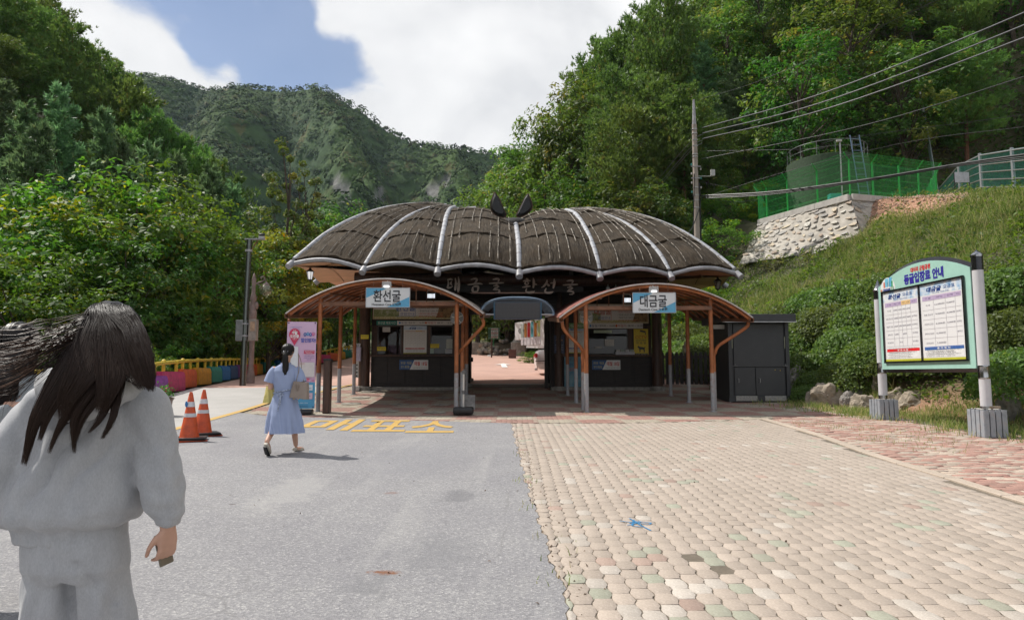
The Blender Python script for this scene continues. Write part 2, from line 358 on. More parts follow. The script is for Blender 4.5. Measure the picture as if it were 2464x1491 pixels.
def asphalt_mat():
 m, nt, out = new_mat('worn asphalt'); L = nt.links.new
 tc = N(nt, 'ShaderNodeTexCoord'); o = tc.outputs['Object']; b = N(nt, 'ShaderNodeBsdfPrincipled'); L(b.outputs[0], out.inputs[0])
 v = N(nt, 'ShaderNodeTexVoronoi', feature='F1'); setin(v, Scale=85.0); L(o, v.inputs['Vector'])
 sp = N(nt, 'ShaderNodeSeparateColor'); L(v.outputs['Color'], sp.inputs[0])
 grain = ramp(nt, sp.outputs[0], [(0, (.21, .208, .215)), (.35, (.25, .247, .253)), (.8, (.30, .296, .298)), (.95, (.37, .365, .357)), (1, (.46, .45, .44))])
 n1 = N(nt, 'ShaderNodeTexNoise'); setin(n1, Scale=.9, Detail=7.0, Roughness=.6); L(o, n1.inputs[0])
 c = mixc(nt, 1.0, grain, ramp(nt, n1.outputs[0], [(.3, (.86, .85, .88)), (.7, (1.06, 1.05, 1.05))]), 'MULTIPLY')
 n2 = N(nt, 'ShaderNodeTexNoise'); setin(n2, Scale=30.0, Detail=6.0, Roughness=.75); L(o, n2.inputs[0])
 c = mixc(nt, 1.0, c, ramp(nt, n2.outputs[0], [(.3, (.80, .80, .80)), (.7, (1.12, 1.12, 1.12))]), 'MULTIPLY')
 mpn = N(nt, 'ShaderNodeMapping'); mpn.inputs['Scale'].default_value = (2.2, .25, 1); L(o, mpn.inputs[0])
 n3 = N(nt, 'ShaderNodeTexNoise'); setin(n3, Scale=1.2, Detail=5.0, Roughness=.6); L(mpn.outputs[0], n3.inputs[0])
 c = mixc(nt, ramp(nt, n3.outputs[0], [(.55, (0, 0, 0)), (.75, (.28, .28, .28))]), c, (.43, .42, .40))
 vc = N(nt, 'ShaderNodeTexVoronoi', feature='DISTANCE_TO_EDGE'); setin(vc, Scale=.42, Randomness=1.0); wn_ = N(nt, 'ShaderNodeTexNoise'); setin(wn_, Scale=2.5, Detail=6.0); L(o, wn_.inputs[0]); L(mixc(nt, .12, o, wn_.outputs['Color']), vc.inputs['Vector'])
 c = mixc(nt, math_n(nt, 'MULTIPLY', ramp(nt, vc.outputs['Distance'], [(0, (1, 1, 1)), (.006, (0, 0, 0))]), ramp(nt, n1.outputs[0], [(.45, (0, 0, 0)), (.6, (.3, .3, .3))])), c, (.12, .115, .11))
 def blot(cx, cy, r, col, amt, sc, str_=(1, 1)):
  mm = N(nt, 'ShaderNodeMapping'); mm.inputs['Location'].default_value = (-cx * str_[0], -cy * str_[1], 0); mm.inputs['Scale'].default_value = (str_[0], str_[1], 0); L(o, mm.inputs[0])
  ln = N(nt, 'ShaderNodeVectorMath', operation='LENGTH'); L(mm.outputs[0], ln.inputs[0])
  nn = N(nt, 'ShaderNodeTexNoise'); setin(nn, Scale=sc, Detail=6.0, Roughness=.75); L(o, nn.inputs[0])
  f = math_n(nt, 'SUBTRACT', nn.outputs[0], math_n(nt, 'MULTIPLY', ln.outputs['Value'], .55 / r))
  return mixc(nt, math_n(nt, 'MULTIPLY', ramp(nt, f, [(.15, (0, 0, 0)), (.35, (1, 1, 1))]), amt), c, col)
 for (vx, vy, r, col, amt, sc, st) in ((925, 1378, .16, (.20, .08, .035), .95, 14, (1, 1.6)), (1100, 1195, .35, (.12, .12, .13), .5, 6, (1, .6)), (1060, 1330, .5, (.17, .17, .18), .45, 5, (1, .5)),
                                      (942, 1185, .12, (.2, .1, .08), .5, 14, (1, 1)), (560, 1213, .08, (.08, .06, .06), .8, 20, (1, 2)), (890, 1408, .3, (.16, .16, .17), .5, 6, (1, .8)), (700, 1180, .6, (.36, .35, .34), .5, 4, (1, .3)), (1000, 1100, 1.2, (.20, .20, .22), .35, 3, (1, .4))):
  p = ghit(vx, vy); c = blot(p.x, p.y, r, col, amt, sc, st)
 L(c, b.inputs['Base Color']); b.inputs['Roughness'].default_value = .85
 bp = N(nt, 'ShaderNodeBump'); bp.inputs['Strength'].default_value = .6; bp.inputs['Distance'].default_value = .006
 L(math_n(nt, 'ADD', v.outputs['Distance'], n2.outputs[0]), bp.inputs['Height']); L(bp.outputs[0], b.inputs['Normal']); return m
def concrete_mat(name, c1, c2, grain=60, seams=None):
 m, nt, out = new_mat(name); L = nt.links.new
 tc = N(nt, 'ShaderNodeTexCoord'); o = tc.outputs['Object']; b = N(nt, 'ShaderNodeBsdfPrincipled'); L(b.outputs[0], out.inputs[0])
 n1 = N(nt, 'ShaderNodeTexNoise'); setin(n1, Scale=.8, Detail=8.0, Roughness=.65); L(o, n1.inputs[0])
 n2 = N(nt, 'ShaderNodeTexNoise'); setin(n2, Scale=float(grain), Detail=4.0, Roughness=.7); L(o, n2.inputs[0])
 c = ramp(nt, n1.outputs[0], [(.3, c2), (.65, c1)])
 c = mixc(nt, 1.0, c, ramp(nt, n2.outputs[0], [(.3, (.8, .8, .8)), (.7, (1.12, 1.12, 1.12))]), 'MULTIPLY')
 L(c, b.inputs['Base Color']); b.inputs['Roughness'].default_value = .85
 bp = N(nt, 'ShaderNodeBump'); bp.inputs['Strength'].default_value = .4; bp.inputs['Distance'].default_value = .01
 L(n2.outputs[0], bp.inputs['Height']); L(bp.outputs[0], b.inputs['Normal']); return m
M_conc = concrete_mat('pale concrete', (.46, .44, .42), (.37, .36, .34)); M_salmon = concrete_mat('salmon road paint', (.55, .34, .27), (.44, .27, .22), 25)
def ed(y): return x_edge(y) + .016 * np.sin(y * 6.1) + .012 * np.sin(y * 17.3 + 1) + .008 * np.sin(y * 41)
asph = sheet('road', lambda s, t: ((lambda y: ((x_yel(y) - .02) * (1 - s) + ed(y) * s, y))(-4 + t * (y_front(-6.4 + s * 6.4) + 4.03))), 40, 420, .0, asphalt_mat()); tag(asph, kind='structure')
tag(sheet('concrete_lane', lambda s, t: (lambda y: ((xbar(y) + .35) * (1 - s) + (x_yel(y) + .05) * s, y))(-4 + t * 28.2), 24, 80, -.004, M_conc), kind='structure')
tag(sheet('salmon_road', lambda s, t: (lambda y: ((xbar(y) + .5) * (1 - s) + (np.minimum(xfoot(y), 9.0) - .1) * s, y))(24.0 + t * 42), 60, 90, -.003, M_salmon), kind='structure')
M_yel = pm('yellow road paint', (.64, .40, .09), .6, var=.08, scale=14, col2=(.52, .33, .09), dirt=((.35, .3, .22), .6, 18), bump=.2)
tag(sheet('yellow_line', lambda s, t: (lambda y: (x_yel(y) + (s - .5) * .17 + .006 * np.sin(y * 23), y))(11.0 + t * 13.5), 3, 120, .007, M_yel), kind='structure')
tag(sheet('gate_threshold', lambda s, t: (-1.62 + 2.75 * s, 23.0 + 1.1 * t), 8, 6, .012, pm('threshold slab', (.16, .11, .09), .8, var=.2, scale=5)), kind='structure')
tag(sheet('drain_grating', lambda s, t: (-1.62 + 2.75 * s, 24.12 + .22 * t), 8, 3, .014, pm('worn grating', (.35, .36, .33), .6, var=.6, scale=30)), kind='structure')
def road_text():
 A = ghit(740, 1037); B = ghit(1062, 1044)
 for i, (ch, cx, w) in enumerate((('매', -3.62, 1.05), ('표', -2.52, .98), ('소', -1.56, .88))):
  me = text_mesh(ch, 1.0, w, 0, .015); co = np.array([v.co for v in me.vertices]); h = co[:, 1].max() - co[:, 1].min()
  co[:, 1] = co[:, 1] * (2.1 / h) + 13.85 - i * .17; co[:, 0] += cx
  co[:, 0] += (co[:, 1] - 13.7) * -.05
  co[:, 2] = g(co[:, 0], co[:, 1]) + .008; me.vertices.foreach_set('co', co.astype(np.float32).ravel()); me.update()
  tag(link('road_marking', me, None, M_yel), {'매': 'yellow painted first syllable of the ticket office marking on the asphalt, nearest the walking woman', '표': 'yellow painted middle syllable of the ticket office marking on the asphalt', '소': 'yellow painted last syllable of the ticket office marking, beside the paver edge'}[ch], 'road marking', 'yellow painted syllables on the asphalt')
road_text()
M_white_paint = pm('white road paint', (.78, .76, .72), .6, var=.06, scale=12)
def arrow(vx, vy, w, l, lab):
 p = ghit(vx, vy); m = MB()
 pts = [(-.5, .1), (0, .5), (.5, .1), (.16, .16), (.3, -.5), (-.02, -.5), (-.14, .16)]
 f = [(p.x + a * w, p.y + b * l) for a, b in pts]; vs = [(x, y, float(g(x, y)) + .02) for x, y in f]
 m.add(vs, [(0, 1, 6), (1, 2, 3), (1, 3, 6), (6, 3, 4, 5)])
 tag(m.build('road_arrow', M_white_paint, fixn=False), lab, 'road arrow', 'white arrows painted on the salmon road')
arrow(1210, 879, .95, 4.4, 'white arrow painted on the salmon road straight behind the gate opening, the nearer one')
arrow(1176, 854, .8, 4.4, 'small far white arrow painted on the salmon road near the far bend')
# ------------------------------------------------------------------ laid paving
def tint_mat(name, bump=.35):
 m, nt, out = new_mat(name); L = nt.links.new
 tc = N(nt, 'ShaderNodeTexCoord'); o = tc.outputs['Object']; b = N(nt, 'ShaderNodeBsdfPrincipled'); L(b.outputs[0], out.inputs[0])
 at = N(nt, 'ShaderNodeAttribute', attribute_name='tint'); oi = N(nt, 'ShaderNodeObjectInfo')
 n1 = N(nt, 'ShaderNodeTexNoise'); setin(n1, Scale=38.0, Detail=6.0, Roughness=.75); L(o, n1.inputs[0])
 n2 = N(nt, 'ShaderNodeTexNoise'); setin(n2, Scale=1.1, Detail=9.0, Roughness=.72); ge = N(nt, 'ShaderNodeNewGeometry'); L(ge.outputs['Position'], n2.inputs[0])
 v = N(nt, 'ShaderNodeTexVoronoi'); setin(v, Scale=170.0); L(o, v.inputs['Vector']); sp = N(nt, 'ShaderNodeSeparateColor'); L(v.outputs['Color'], sp.inputs[0])
 c = mixc(nt, 1.0, at.outputs['Color'], ramp(nt, n1.outputs[0], [(.3, (.80, .79, .78)), (.7, (1.10, 1.10, 1.10))]), 'MULTIPLY')
 c = mixc(nt, 1.0, c, ramp(nt, sp.outputs[0], [(0, (.86, .84, .82)), (.5, (1, 1, 1)), (.97, (1.02, 1.02, 1.02)), (1, (1.3, 1.3, 1.3))]), 'MULTIPLY')
 c = mixc(nt, ramp(nt, n2.outputs[0], [(.45, (0, 0, 0)), (.75, (.45, .45, .45))]), c, (.31, .26, .21))
 hs = N(nt, 'ShaderNodeHueSaturation'); L(c, hs.inputs['Color']); L(math_n(nt, 'ADD', math_n(nt, 'MULTIPLY', oi.outputs['Random'], .14), .93), hs.inputs['Value'])
 L(hs.outputs[0], b.inputs['Base Color']); b.inputs['Roughness'].default_value = .88
 bp = N(nt, 'ShaderNodeBump'); bp.inputs['Strength'].default_value = bump; bp.inputs['Distance'].default_value = .006
 L(n1.outputs[0], bp.inputs['Height']); L(bp.outputs[0], b.inputs['Normal']); return m
M_tile = tint_mat('paving stone')
M_joint = concrete_mat('joint sand', (.20, .165, .125), (.12, .10, .075), 30)
def outline_rect(w, l): return [(-w / 2, -l / 2), (w / 2, -l / 2), (w / 2, l / 2), (-w / 2, l / 2)]
def outline_bone(w, l):          # the interlocking block of the plaza: bulged in the middle, clipped corners
 h, k = l / 2, w / 2
 a = .011; e = [(k + a * math.cos(2 * math.pi * y / l), y) for y in (-h, -h * .62, -h * .3, h * .3, h * .62, h)]
 return e + [(-x, y) for x, y in reversed(e)]
def tile_template(outl, bev=.0022, h=.05):
 o = np.array(outl); n = len(o); c = o.mean(0); inn = c + (o - c) * (1 - bev / (np.abs(o - c).max(0))) 
 V = np.concatenate([np.c_[inn, np.full(n, 0.0)], np.c_[o, np.full(n, -bev * .7)], np.c_[o, np.full(n, -h)]])
 tris = [(0, i, i + 1) for i in range(1, n - 1)]
 for r in (0, 1):
  for i in range(n):
   a, b_, c_, d = r * n + i, r * n + (i + 1) % n, (r + 1) * n + (i + 1) % n, (r + 1) * n + i
   tris += [(a, d, c_), (a, c_, b_)]
 return V, np.array(tris)
def lay(name, parent, tmpl, cx, cy, ang, dz, tilt, cols, zf=g, clip=None):
 V, Tm = tmpl; n = len(cx); ca, sa = np.cos(ang)[:, None], np.sin(ang)[:, None]; k = len(V) // 3; jx, jy = (np.tile(rng.normal(0, .0022, (n, k)), (1, 3)) for _ in (0, 1)); vx_, vy_ = V[None, :, 0] + jx, V[None, :, 1] + jy
 x = cx[:, None] + vx_ * ca - vy_ * sa; y = cy[:, None] + vx_ * sa + vy_ * ca
 if clip is not None: x = np.maximum(x, clip(y))
 z = zf(x, y) + V[None, :, 2] + dz[:, None] + tilt[:, :1] * V[None, :, 0] + tilt[:, 1:] * V[None, :, 1]
 F = (np.arange(n)[:, None, None] * len(V) + Tm[None]).reshape(-1, 3)
 me = np_mesh(name, np.stack([x, y, z], -1).reshape(-1, 3), F); vcol(me, 'tint', np.repeat(cols, len(V), 0))
 return tag(link(name, me, parent, M_tile), kind='stuff')
BEIGE, WHITE, GREEN, RED = (.455, .385, .325), (.52, .47, .415), (.385, .39, .31), (.41, .30, .25)
plaza = tag(sheet('paved_plaza', lambda s, t: (lambda y: (ed(y) - .25 + s * (x_curb(y) + .27 - ed(y)), y))(1.5 + t * (y_front(s * 5.3) - 1.5 + .02)), 60, 120, -.0032, M_joint), kind='structure')
def pave_plaza():
 w, l = .121, .176; cx, cy = [], []
 for i in range(-2, 46):
  for j in range(0, 78):
   x = -.09 + i * (w + .004); y = 2.0 + (j + .5 * (i % 2)) * (l + .004)
   x += .010 * math.sin(y * .8) ; cx.append(x); cy.append(y)
 cx, cy = np.array(cx), np.array(cy); ok = (cx > ed(cy) - .045) & (cx < x_curb(cy) - .04) & (cy < y_front(cx) - .05)
 cx, cy = cx[ok], cy[ok]; n = len(cx)
 edge = np.exp(-(cx - ed(cy)) / .5); hole = rng.random(n) < (.001 + .03 * edge * (cy < 6) + .004 * (np.abs(cx - 1.5) < 1) * (cy < 6)); cx, cy, edge = cx[~hole], cy[~hole], edge[~hole]; n = len(cx)
 dz = rng.normal(0, .0008, n) + np.abs(rng.normal(0, .002, n)) * edge; tilt = rng.normal(0, .005, (n, 2)) * (1 + 1.5 * edge[:, None])
 r = rng.random(n); pat = np.clip(.5 + .9 * lump(cx, cy, 1.1, 3) * lump(cx, cy, .6, 1), 0, 1)
 cols = np.tile(np.array(BEIGE), (n, 1)) * rng.normal(1, .035, (n, 1))
 near = sstep(6.2, 4.5, cy) * sstep(2.6, 1.2, cx)
 wsel = r < .02 + .06 * pat * (cy < 9) + .30 * near * pat; gsel = (r > .978 - .03 * pat); rsel = (r > .955 - .02 * pat) & ~gsel & (r < .965)
 cols[wsel] = np.array(WHITE) * rng.normal(1, .05, (wsel.sum(), 1)); cols[gsel] = np.array(GREEN) * rng.normal(1, .07, (gsel.sum(), 1)); cols[rsel] = np.array(RED) * rng.normal(1, .07, (rsel.sum(), 1))
 kind = np.zeros(n, int); kind[wsel] = 1; kind[gsel] = 2; kind[rsel] = 3
 ang = rng.normal(0, .02, n) + rng.normal(0, .06, n) * edge
 P = np.array([proj(a, b, float(g(a, b))) for a, b in zip(cx, cy)]); vis = (cx > ed(cy) + .085) & (P[:, 0] > -20) & (P[:, 0] < 2484) & (P[:, 1] < 1505)
 order = np.argsort(np.where(vis, cy, 99))[:300]; V, Tm = tile_template(outline_bone(w, l)); shared = {}
 for k in order:
  key = (int(kind[k]), int(rng.integers(6)))
  if key not in shared:
   jj = np.tile(rng.normal(0, .0022, (len(V) // 3, 3)) * (1, 1, 0), (3, 1)); me = np_mesh('paver', V + jj, Tm); base = (BEIGE, WHITE, GREEN, RED)[key[0]]; vcol(me, 'tint', np.array([base]) * (1 + .03 * (key[1] - 2.5)) * np.ones((len(V), 1))); me.materials.append(M_tile); shared[key] = me
  o = link('paver', shared[key], plaza); s = float(g(cx[k], cy[k] + .05) - g(cx[k], cy[k] - .05)) / .1
  o.location = (cx[k], cy[k], float(g(cx[k], cy[k])) + dz[k]); o.rotation_euler = (math.atan(s + tilt[k, 1]), -tilt[k, 0], ang[k])
 rest = np.ones(n, bool); rest[order] = False
 lay('paver_field', plaza, (V, Tm), cx[rest], cy[rest], ang[rest], dz[rest], tilt[rest], cols[rest], clip=lambda y: ed(y) + .008)
pave_plaza()
apron = tag(sheet('gate_apron', lambda s, t: (lambda x: (x, y_front(x) + t * (24.3 - y_front(x))))(-6.75 + s * 15.4), 60, 30, -.016, M_joint), kind='structure')
def pave_apron():
 w, l = .215, .108; xs = np.arange(-6.35, 8.6, w + .008); ys = np.arange(14.2, 24.1, l + .007); A, B = np.meshgrid(xs, ys)
 A = A + ((np.arange(len(ys)) % 2)[:, None]) * (w / 2); ok = (B > y_front(A) + .06) & (A > x_yel(B) + .22) & (A < xfoot(B) + .1); cx, cy = A[ok], B[ok]; n = len(cx)
 chk = (np.floor((cx + 20) / .89) + np.floor((cy + 20) / .92)) % 2; near = cy < y_front(cx) + .5
 cols = np.where((chk > 0)[:, None], np.array((.36, .205, .17)), np.array((.41, .36, .285))) * rng.normal(1, .07, (n, 1)); swap = rng.random(n) < .02; cols[swap] = (.33, .30, .26)
 lay('brick_field', apron, tile_template(outline_rect(w, l), .005), cx, cy, rng.normal(0, .006, n), rng.normal(0, .0015, n), rng.normal(0, .006, (n, 2)), cols)
pave_apron()
walk = tag(sheet('brick_walk', lambda s, t: (lambda y: (x_curb(y) + .16 + s * (xfoot(y) + .1 - x_curb(y)), y))(2.0 + t * (13.2)), 16, 60, -.014, M_joint), kind='structure')
def pave_walk():
 w, l = .205, .098; cx, cy = [], []
 for i in range(0, 30):
  for j in range(0, 132): cx.append(5.0 + i * (w + .008) + (j % 2) * w / 2); cy.append(2.0 + j * (l + .007))
 cx, cy = np.array(cx), np.array(cy); ok = (cx > x_curb(cy) + .24) & (cx < np.minimum(xfoot(cy) - .6 + .5 * np.sin(cy * 1.7), 8.6 + .3 * np.sin(cy * 2.3))) & (cy < y_front(cx) - .05); cx, cy = cx[ok], cy[ok]; n = len(cx)
 cols = np.where((rng.random(n) < .60)[:, None], np.array((.43, .25, .205)), np.array((.50, .41, .335))) * rng.normal(1, .09, (n, 1))
 wh = (cx + (cy - 8.2) * -.7 > 6.3) & (cy < 8.6); cols[wh] = np.array((.60, .59, .57)) * rng.normal(1, .06, (wh.sum(), 1))
 lay('brick_field', walk, tile_template(outline_rect(w, l), .006), cx, cy, rng.normal(0, .012, n), rng.normal(0, .003, n), rng.normal(0, .02, (n, 2)), cols)
pave_walk()
kerb = tag(thing('kerb', None, None), kind='structure')
Mk = concrete_mat('kerb concrete', (.52, .43, .35), (.42, .35, .28), 50)
for i in range(13):
 y0 = 2.0 + i * 1.0; y1 = y0 + .985; m = MB()
 def kc(y, s, z): x = float(x_curb(y)) + .085 + s * .075; return (x, y, float(g(x, y)) + z)
 top = [kc(y0, -1, .012), kc(y0, 1, .012), kc(y1, 1, .012), kc(y1, -1, .012)]; bot = [(p[0], p[1], p[2] - .14) for p in top]
 ins = [kc(y0 + .01, -.85, .018), kc(y0 + .01, .85, .018), kc(y1 - .01, .85, .018), kc(y1 - .01, -.85, .018)]
 m.add(ins + top + bot, [(0, 1, 2, 3)] + [(4 + i_, 4 + (i_ + 1) % 4, (i_ + 1) % 4, i_) for i_ in range(4)] + [(8 + i_, 8 + (i_ + 1) % 4, 4 + (i_ + 1) % 4, 4 + i_) for i_ in range(4)])
 m.build('kerb_stone', Mk, kerb)
def chalk():
 Mc = pm('blue chalk', (.03, .25, .52), .8, var=.3, scale=60, alpha=.8); m = MB()
 c = ghit(1532, 1262)
 for st in ([(-.13, .07), (-.02, .03), (.10, -.02), (.13, .02), (.02, .06), (-.06, .02)], [(-.03, .14), (.0, .05), (.03, -.06), (.075, -.17)], [(-.09, -.04), (-.02, .0), (.05, .05)], [(.0, .1), (-.05, -.05), (.02, -.09)]):
  pts = []
  for a, b in st: x, y = c.x + a, c.y + b * 1.3; pts.append(Vector((x, y, float(g(x, y)) + .007)))
  for p, q in zip(pts[:-1], pts[1:]):
   n = (q - p).cross(Vector((0, 0, 1))).normalized() * .009; m.quad(p - n, q - n, q + n, p + n)
 tag(m.build('chalk_mark', Mc), 'blue chalk scribble on the beige pavers', 'chalk mark')
chalk()
# ================================================================== THE BAT-WING GATE
M_tube = pm('grey tarpaulin wrapped pipe', (.42, .43, .46), .55, var=.10, scale=3, bump=.5, bscale=9, dirt=((.22, .20, .19), .5, 4))
M_pipe = pm('grey painted pipe', (.36, .36, .38), .5, var=.12, scale=5, dirt=((.2, .17, .16), .5, 3))
M_log = pm('dark varnished log', (.075, .034, .020), .5, var=.3, scale=3, bump=.3, bscale=14, stretch=(6, 6, .6))
M_wood = pm('black brown boards', (.020, .012, .009), .55, var=.35, scale=4, bump=.3, bscale=20, stretch=(1, 1, 8))
M_soffit = pm('orange cedar soffit', (.62, .35, .18), .55, var=.12, scale=4, stretch=(.6, 6, 1))
M_black = pm('black paint', (.012, .012, .013), .5, var=.2, bump=.15)
M_stone = pm('pale base stone', (.30, .28, .25), .85, var=.2, scale=8, bump=.4)
def catmull(pts, n=24):
 P = [Vector(p) for p in pts]; P = [P[0] * 2 - P[1]] + P + [P[-1] * 2 - P[-2]]
 L = [0]
 for i in range(1, len(P) - 2): L.append(L[-1] + (P[i + 1] - P[i]).length)
 out = []
 for k in range(n):
  d = L[-1] * k / (n - 1); i = 0
  while i < len(L) - 2 and d > L[i + 1]: i += 1
  t = (d - L[i]) / max(1e-9, L[i + 1] - L[i]); a, b, c, e = P[i], P[i + 1], P[i + 2], P[i + 3]
  out.append(.5 * ((2 * b) + (c - a) * t + (2 * a - 5 * b + 4 * c - e) * t * t + (3 * b - a - 3 * c + e) * t ** 3))
 return out
YC = 23.0
ribs_px = [
 [(698, 637, 19.6), (732.6, 608.5, 20.1), (783.7, 567, 20.8), (849.6, 530.5, 21.5), (917.9, 507.4, 22.1), (979, 497.6, 22.5), (1027.8, 495.2, 22.8), (1074.2, 498.7, 23)],
 [(874, 651, 19.0), (903.4, 603.8, 19.6), (937.6, 562.2, 20.4), (979, 528, 21.3), (1023, 508.5, 22.1), (1064.6, 501.2, 22.7), (1085, 501.5, 23)],
 [(1053, 654, 18.6), (1062, 589, 19.3), (1068, 555, 20.1), (1074, 526, 21.0), (1082, 508, 22.1), (1094, 502, 23)],
 [(1249.5, 660, 18.4), (1247.7, 594, 19.15), (1243, 555, 20.3), (1240.5, 541, 21.2), (1239, 536, 22.0), (1238, 536, 23)],
 [(1443, 665, 18.6), (1432.6, 613.6, 19.1), (1413, 562.3, 20.2), (1388.6, 523.2, 21.4), (1372, 512, 22.4), (1362, 510, 23)],
 [(1614, 665, 19.0), (1581.5, 608.7, 19.7), (1520.5, 552.5, 20.8), (1459.6, 523.2, 21.8), (1403.5, 511, 22.7), (1376, 508.6, 23)],
 [(1778, 662, 19.6), (1703.7, 601.4, 20.5), (1630.5, 556.2, 21.3), (1557.2, 528, 21.9), (1491.3, 513.5, 22.4), (1422.8, 507.3, 22.8), (1386, 508.5, 23)]]
NR = 30
front = [catmull([W(*p) for p in r], NR) for r in ribs_px]
def mirror(r): return [Vector((p.x, 2 * YC - p.y, p.z)) for p in r]
tipL, tipR = Vector((-6.62, YC, 4.58)), Vector((6.62 + .6, YC, 4.45))
sideL = catmull([tipL, (-6.0, YC, 5.05), (-5.1, YC, 5.75), (-4.0, YC, 6.4), (-3.0, YC, 6.85), (-2.15, YC, 7.04)], NR)
sideR = catmull([tipR, (6.3, YC, 5.1), (5.3, YC, 5.75), (4.2, YC, 6.35), (3.1, YC, 6.75), (2.0, YC, 6.93)], NR)
ring = front + [sideR] + [mirror(r) for r in reversed(front)] + [sideL]          # closed, anticlockwise from the front left
CEN = Vector((0, YC, 3.0))
def gore(i, u, t):
 """a point of the thatch between rib i and rib i+1 (u across, t from eave to hub)"""
 A, B = ring[i], ring[(i + 1) % len(ring)]; f = min(max(t, 0), 1) * (NR - 1); k = min(int(f), NR - 2); f -= k
 a = A[k].lerp(A[k + 1], f); b = B[k].lerp(B[k + 1], f); p = a.lerp(b, u)
 A2 = A[min(k + 1, NR - 1)] - A[k]; B2 = B[min(k + 1, NR - 1)] - B[k]; w = b - a; L = w.length
 n = w.cross(A2.lerp(B2, u)); 
 n = n.normalized() if n.length > 1e-6 else Vector((0, 0, 1))
 if n.z < -.2 or n.dot(p - CEN) < 0: n = -n
 amp = min(.20, .105 * L + .02); s = math.sin(math.pi * u)
 bul = amp * s * (1 if t > .12 else .5 + t / .24)
 q = p + n * bul
 if t < .3: q.z += .10 * s * (1 - t / .3)
 return q, n
def thatch_mat():
 m, nt, out = new_mat('weathered bark thatch'); L = nt.links.new
 at = N(nt, 'ShaderNodeAttribute', attribute_name='fib'); b = N(nt, 'ShaderNodeBsdfPrincipled'); L(b.outputs[0], out.inputs[0])
 mp = N(nt, 'ShaderNodeMapping'); mp.inputs['Scale'].default_value = (26, 4.5, 1); L(at.outputs['Vector'], mp.inputs[0])
 n1 = N(nt, 'ShaderNodeTexNoise'); setin(n1, Scale=1.0, Detail=8.0, Roughness=.72, Distortion=.4); L(mp.outputs[0], n1.inputs[0])
 n2 = N(nt, 'ShaderNodeTexNoise'); setin(n2, Scale=2.2, Detail=7.0, Roughness=.65); L(at.outputs['Vector'], n2.inputs[0])
 c = ramp(nt, n1.outputs[0], [(.28, (.016, .013, .011)), (.48, (.060, .047, .034)), (.62, (.11, .089, .066)), (.8, (.18, .165, .14))])
 c = mixc(nt, ramp(nt, n2.outputs[0], [(.42, (0, 0, 0)), (.7, (.75, .75, .75))]), c, (.088, .062, .038))
 L(c, b.inputs['Base Color']); b.inputs['Roughness'].default_value = .92; b.inputs['Specular IOR Level'].default_value = .25
 bp = N(nt, 'ShaderNodeBump'); bp.inputs['Strength'].default_value = 1.0; bp.inputs['Distance'].default_value = .05
 L(n1.outputs[0], bp.inputs['Height']); L(bp.outputs[0], b.inputs['Normal']); return m
M_thatch = thatch_mat()
M_cord = pm('pale split cord', (.34, .30, .25), .8, var=.5, scale=8)
gate = thing('gatehouse', 'dark log gatehouse with bat wing thatched roof spanning the road', 'gatehouse', (0, YC, 1.0))
def under_gate(o): o.parent = gate; o.matrix_parent_inverse = Matrix.Translation((0, -YC, -1.0)); return o
NG = len(ring)
roof = None
def panel(i, t0, t1, nu, nt_, seed):
 rows = []; fib = []
 for b in range(nt_ + 1):
  t = t0 + (t1 - t0) * b / nt_; row = []
  for a in range(nu + 1):
   u = .015 + .97 * a / nu
   tt = t + (.012 * mnoise.noise(Vector((u * 9, seed, 1))) + .006 * mnoise.noise(Vector((u * 31, seed, 3))) if b in (0, nt_) else 0)
   p, n = gore(i, u, tt); lift = .035 + .03 * (1 - b / nt_)
   w = mnoise.noise(p * 3.1 + Vector((seed, 0, 0))) * .035 + mnoise.noise(Vector((u * 40, t * 9, seed))) * .018
   row.append((p + n * (lift + w), n)); fib.append((i * 3.7 + u * 2.1, seed * .37 + t * 5.2, .3 * i))
  rows.append(row)
 m = MB(); V = [[p for p, n in r] for r in rows]; m.grid(V)
 k = len(V[0]); rim = []
 def skirt(line, fb):
  base = len(m.v); vs = [p for p, n in line] + [p - n * .10 for p, n in line]; nn = len(line)
  m.add(vs, [(j, j + 1, nn + j + 1, nn + j) for j in range(nn - 1)]); fib.extend(fb + fb)
 fr = lambda b: [fib[b * k + a] for a in range(k)]
 skirt(rows[0], fr(0)); skirt(rows[-1], fr(nt_)); skirt([r[0] for r in rows], [fib[b * k] for b in range(nt_ + 1)]); skirt([r[-1] for r in rows], [fib[b * k + k - 1] for b in range(nt_ + 1)])
 me = bpy.data.meshes.new('thatch_panel'); me.from_pydata([tuple(v) for v in m.v], [], m.f); vcol(me, 'fib', np.array(fib)); me.materials.append(M_thatch)
 me.polygons.foreach_set('use_smooth', [True] * len(me.polygons)); me.update(); return me
for i in range(NG):
 rows = [(.035, .26), (.265, .49), (.495, .72), (.725, .985)]
 if i in (2, 3): rows = [(.035, .28), (.285, .52), (.525, .74), (.745, .985)]
 for k, (a, b) in enumerate(rows):
  j = .015 * math.sin(i * 2.3 + k)
  lo = 6 <= i <= 14; o = link('thatch_panel', panel(i, a + (j if k else 0), b + (.015 * math.sin(i * 2.3 + k + 1) if k < 3 else 0), 10 if lo else 22, 4 if lo else 9, i * 7.1 + k * 1.3), None)
  if roof is None:
   roof = thing('roof', None, None, (0, YC, 4.5)); under_gate(roof); bpy.context.view_layer.update()
  o.parent = roof; o.matrix_parent_inverse = roof_inv if 'roof_inv' in globals() else Matrix.Translation((0, -YC, -4.5))
def under_roof(o): o.parent = roof; o.matrix_parent_inverse = Matrix.Translation((0, -YC, -4.5)); return o
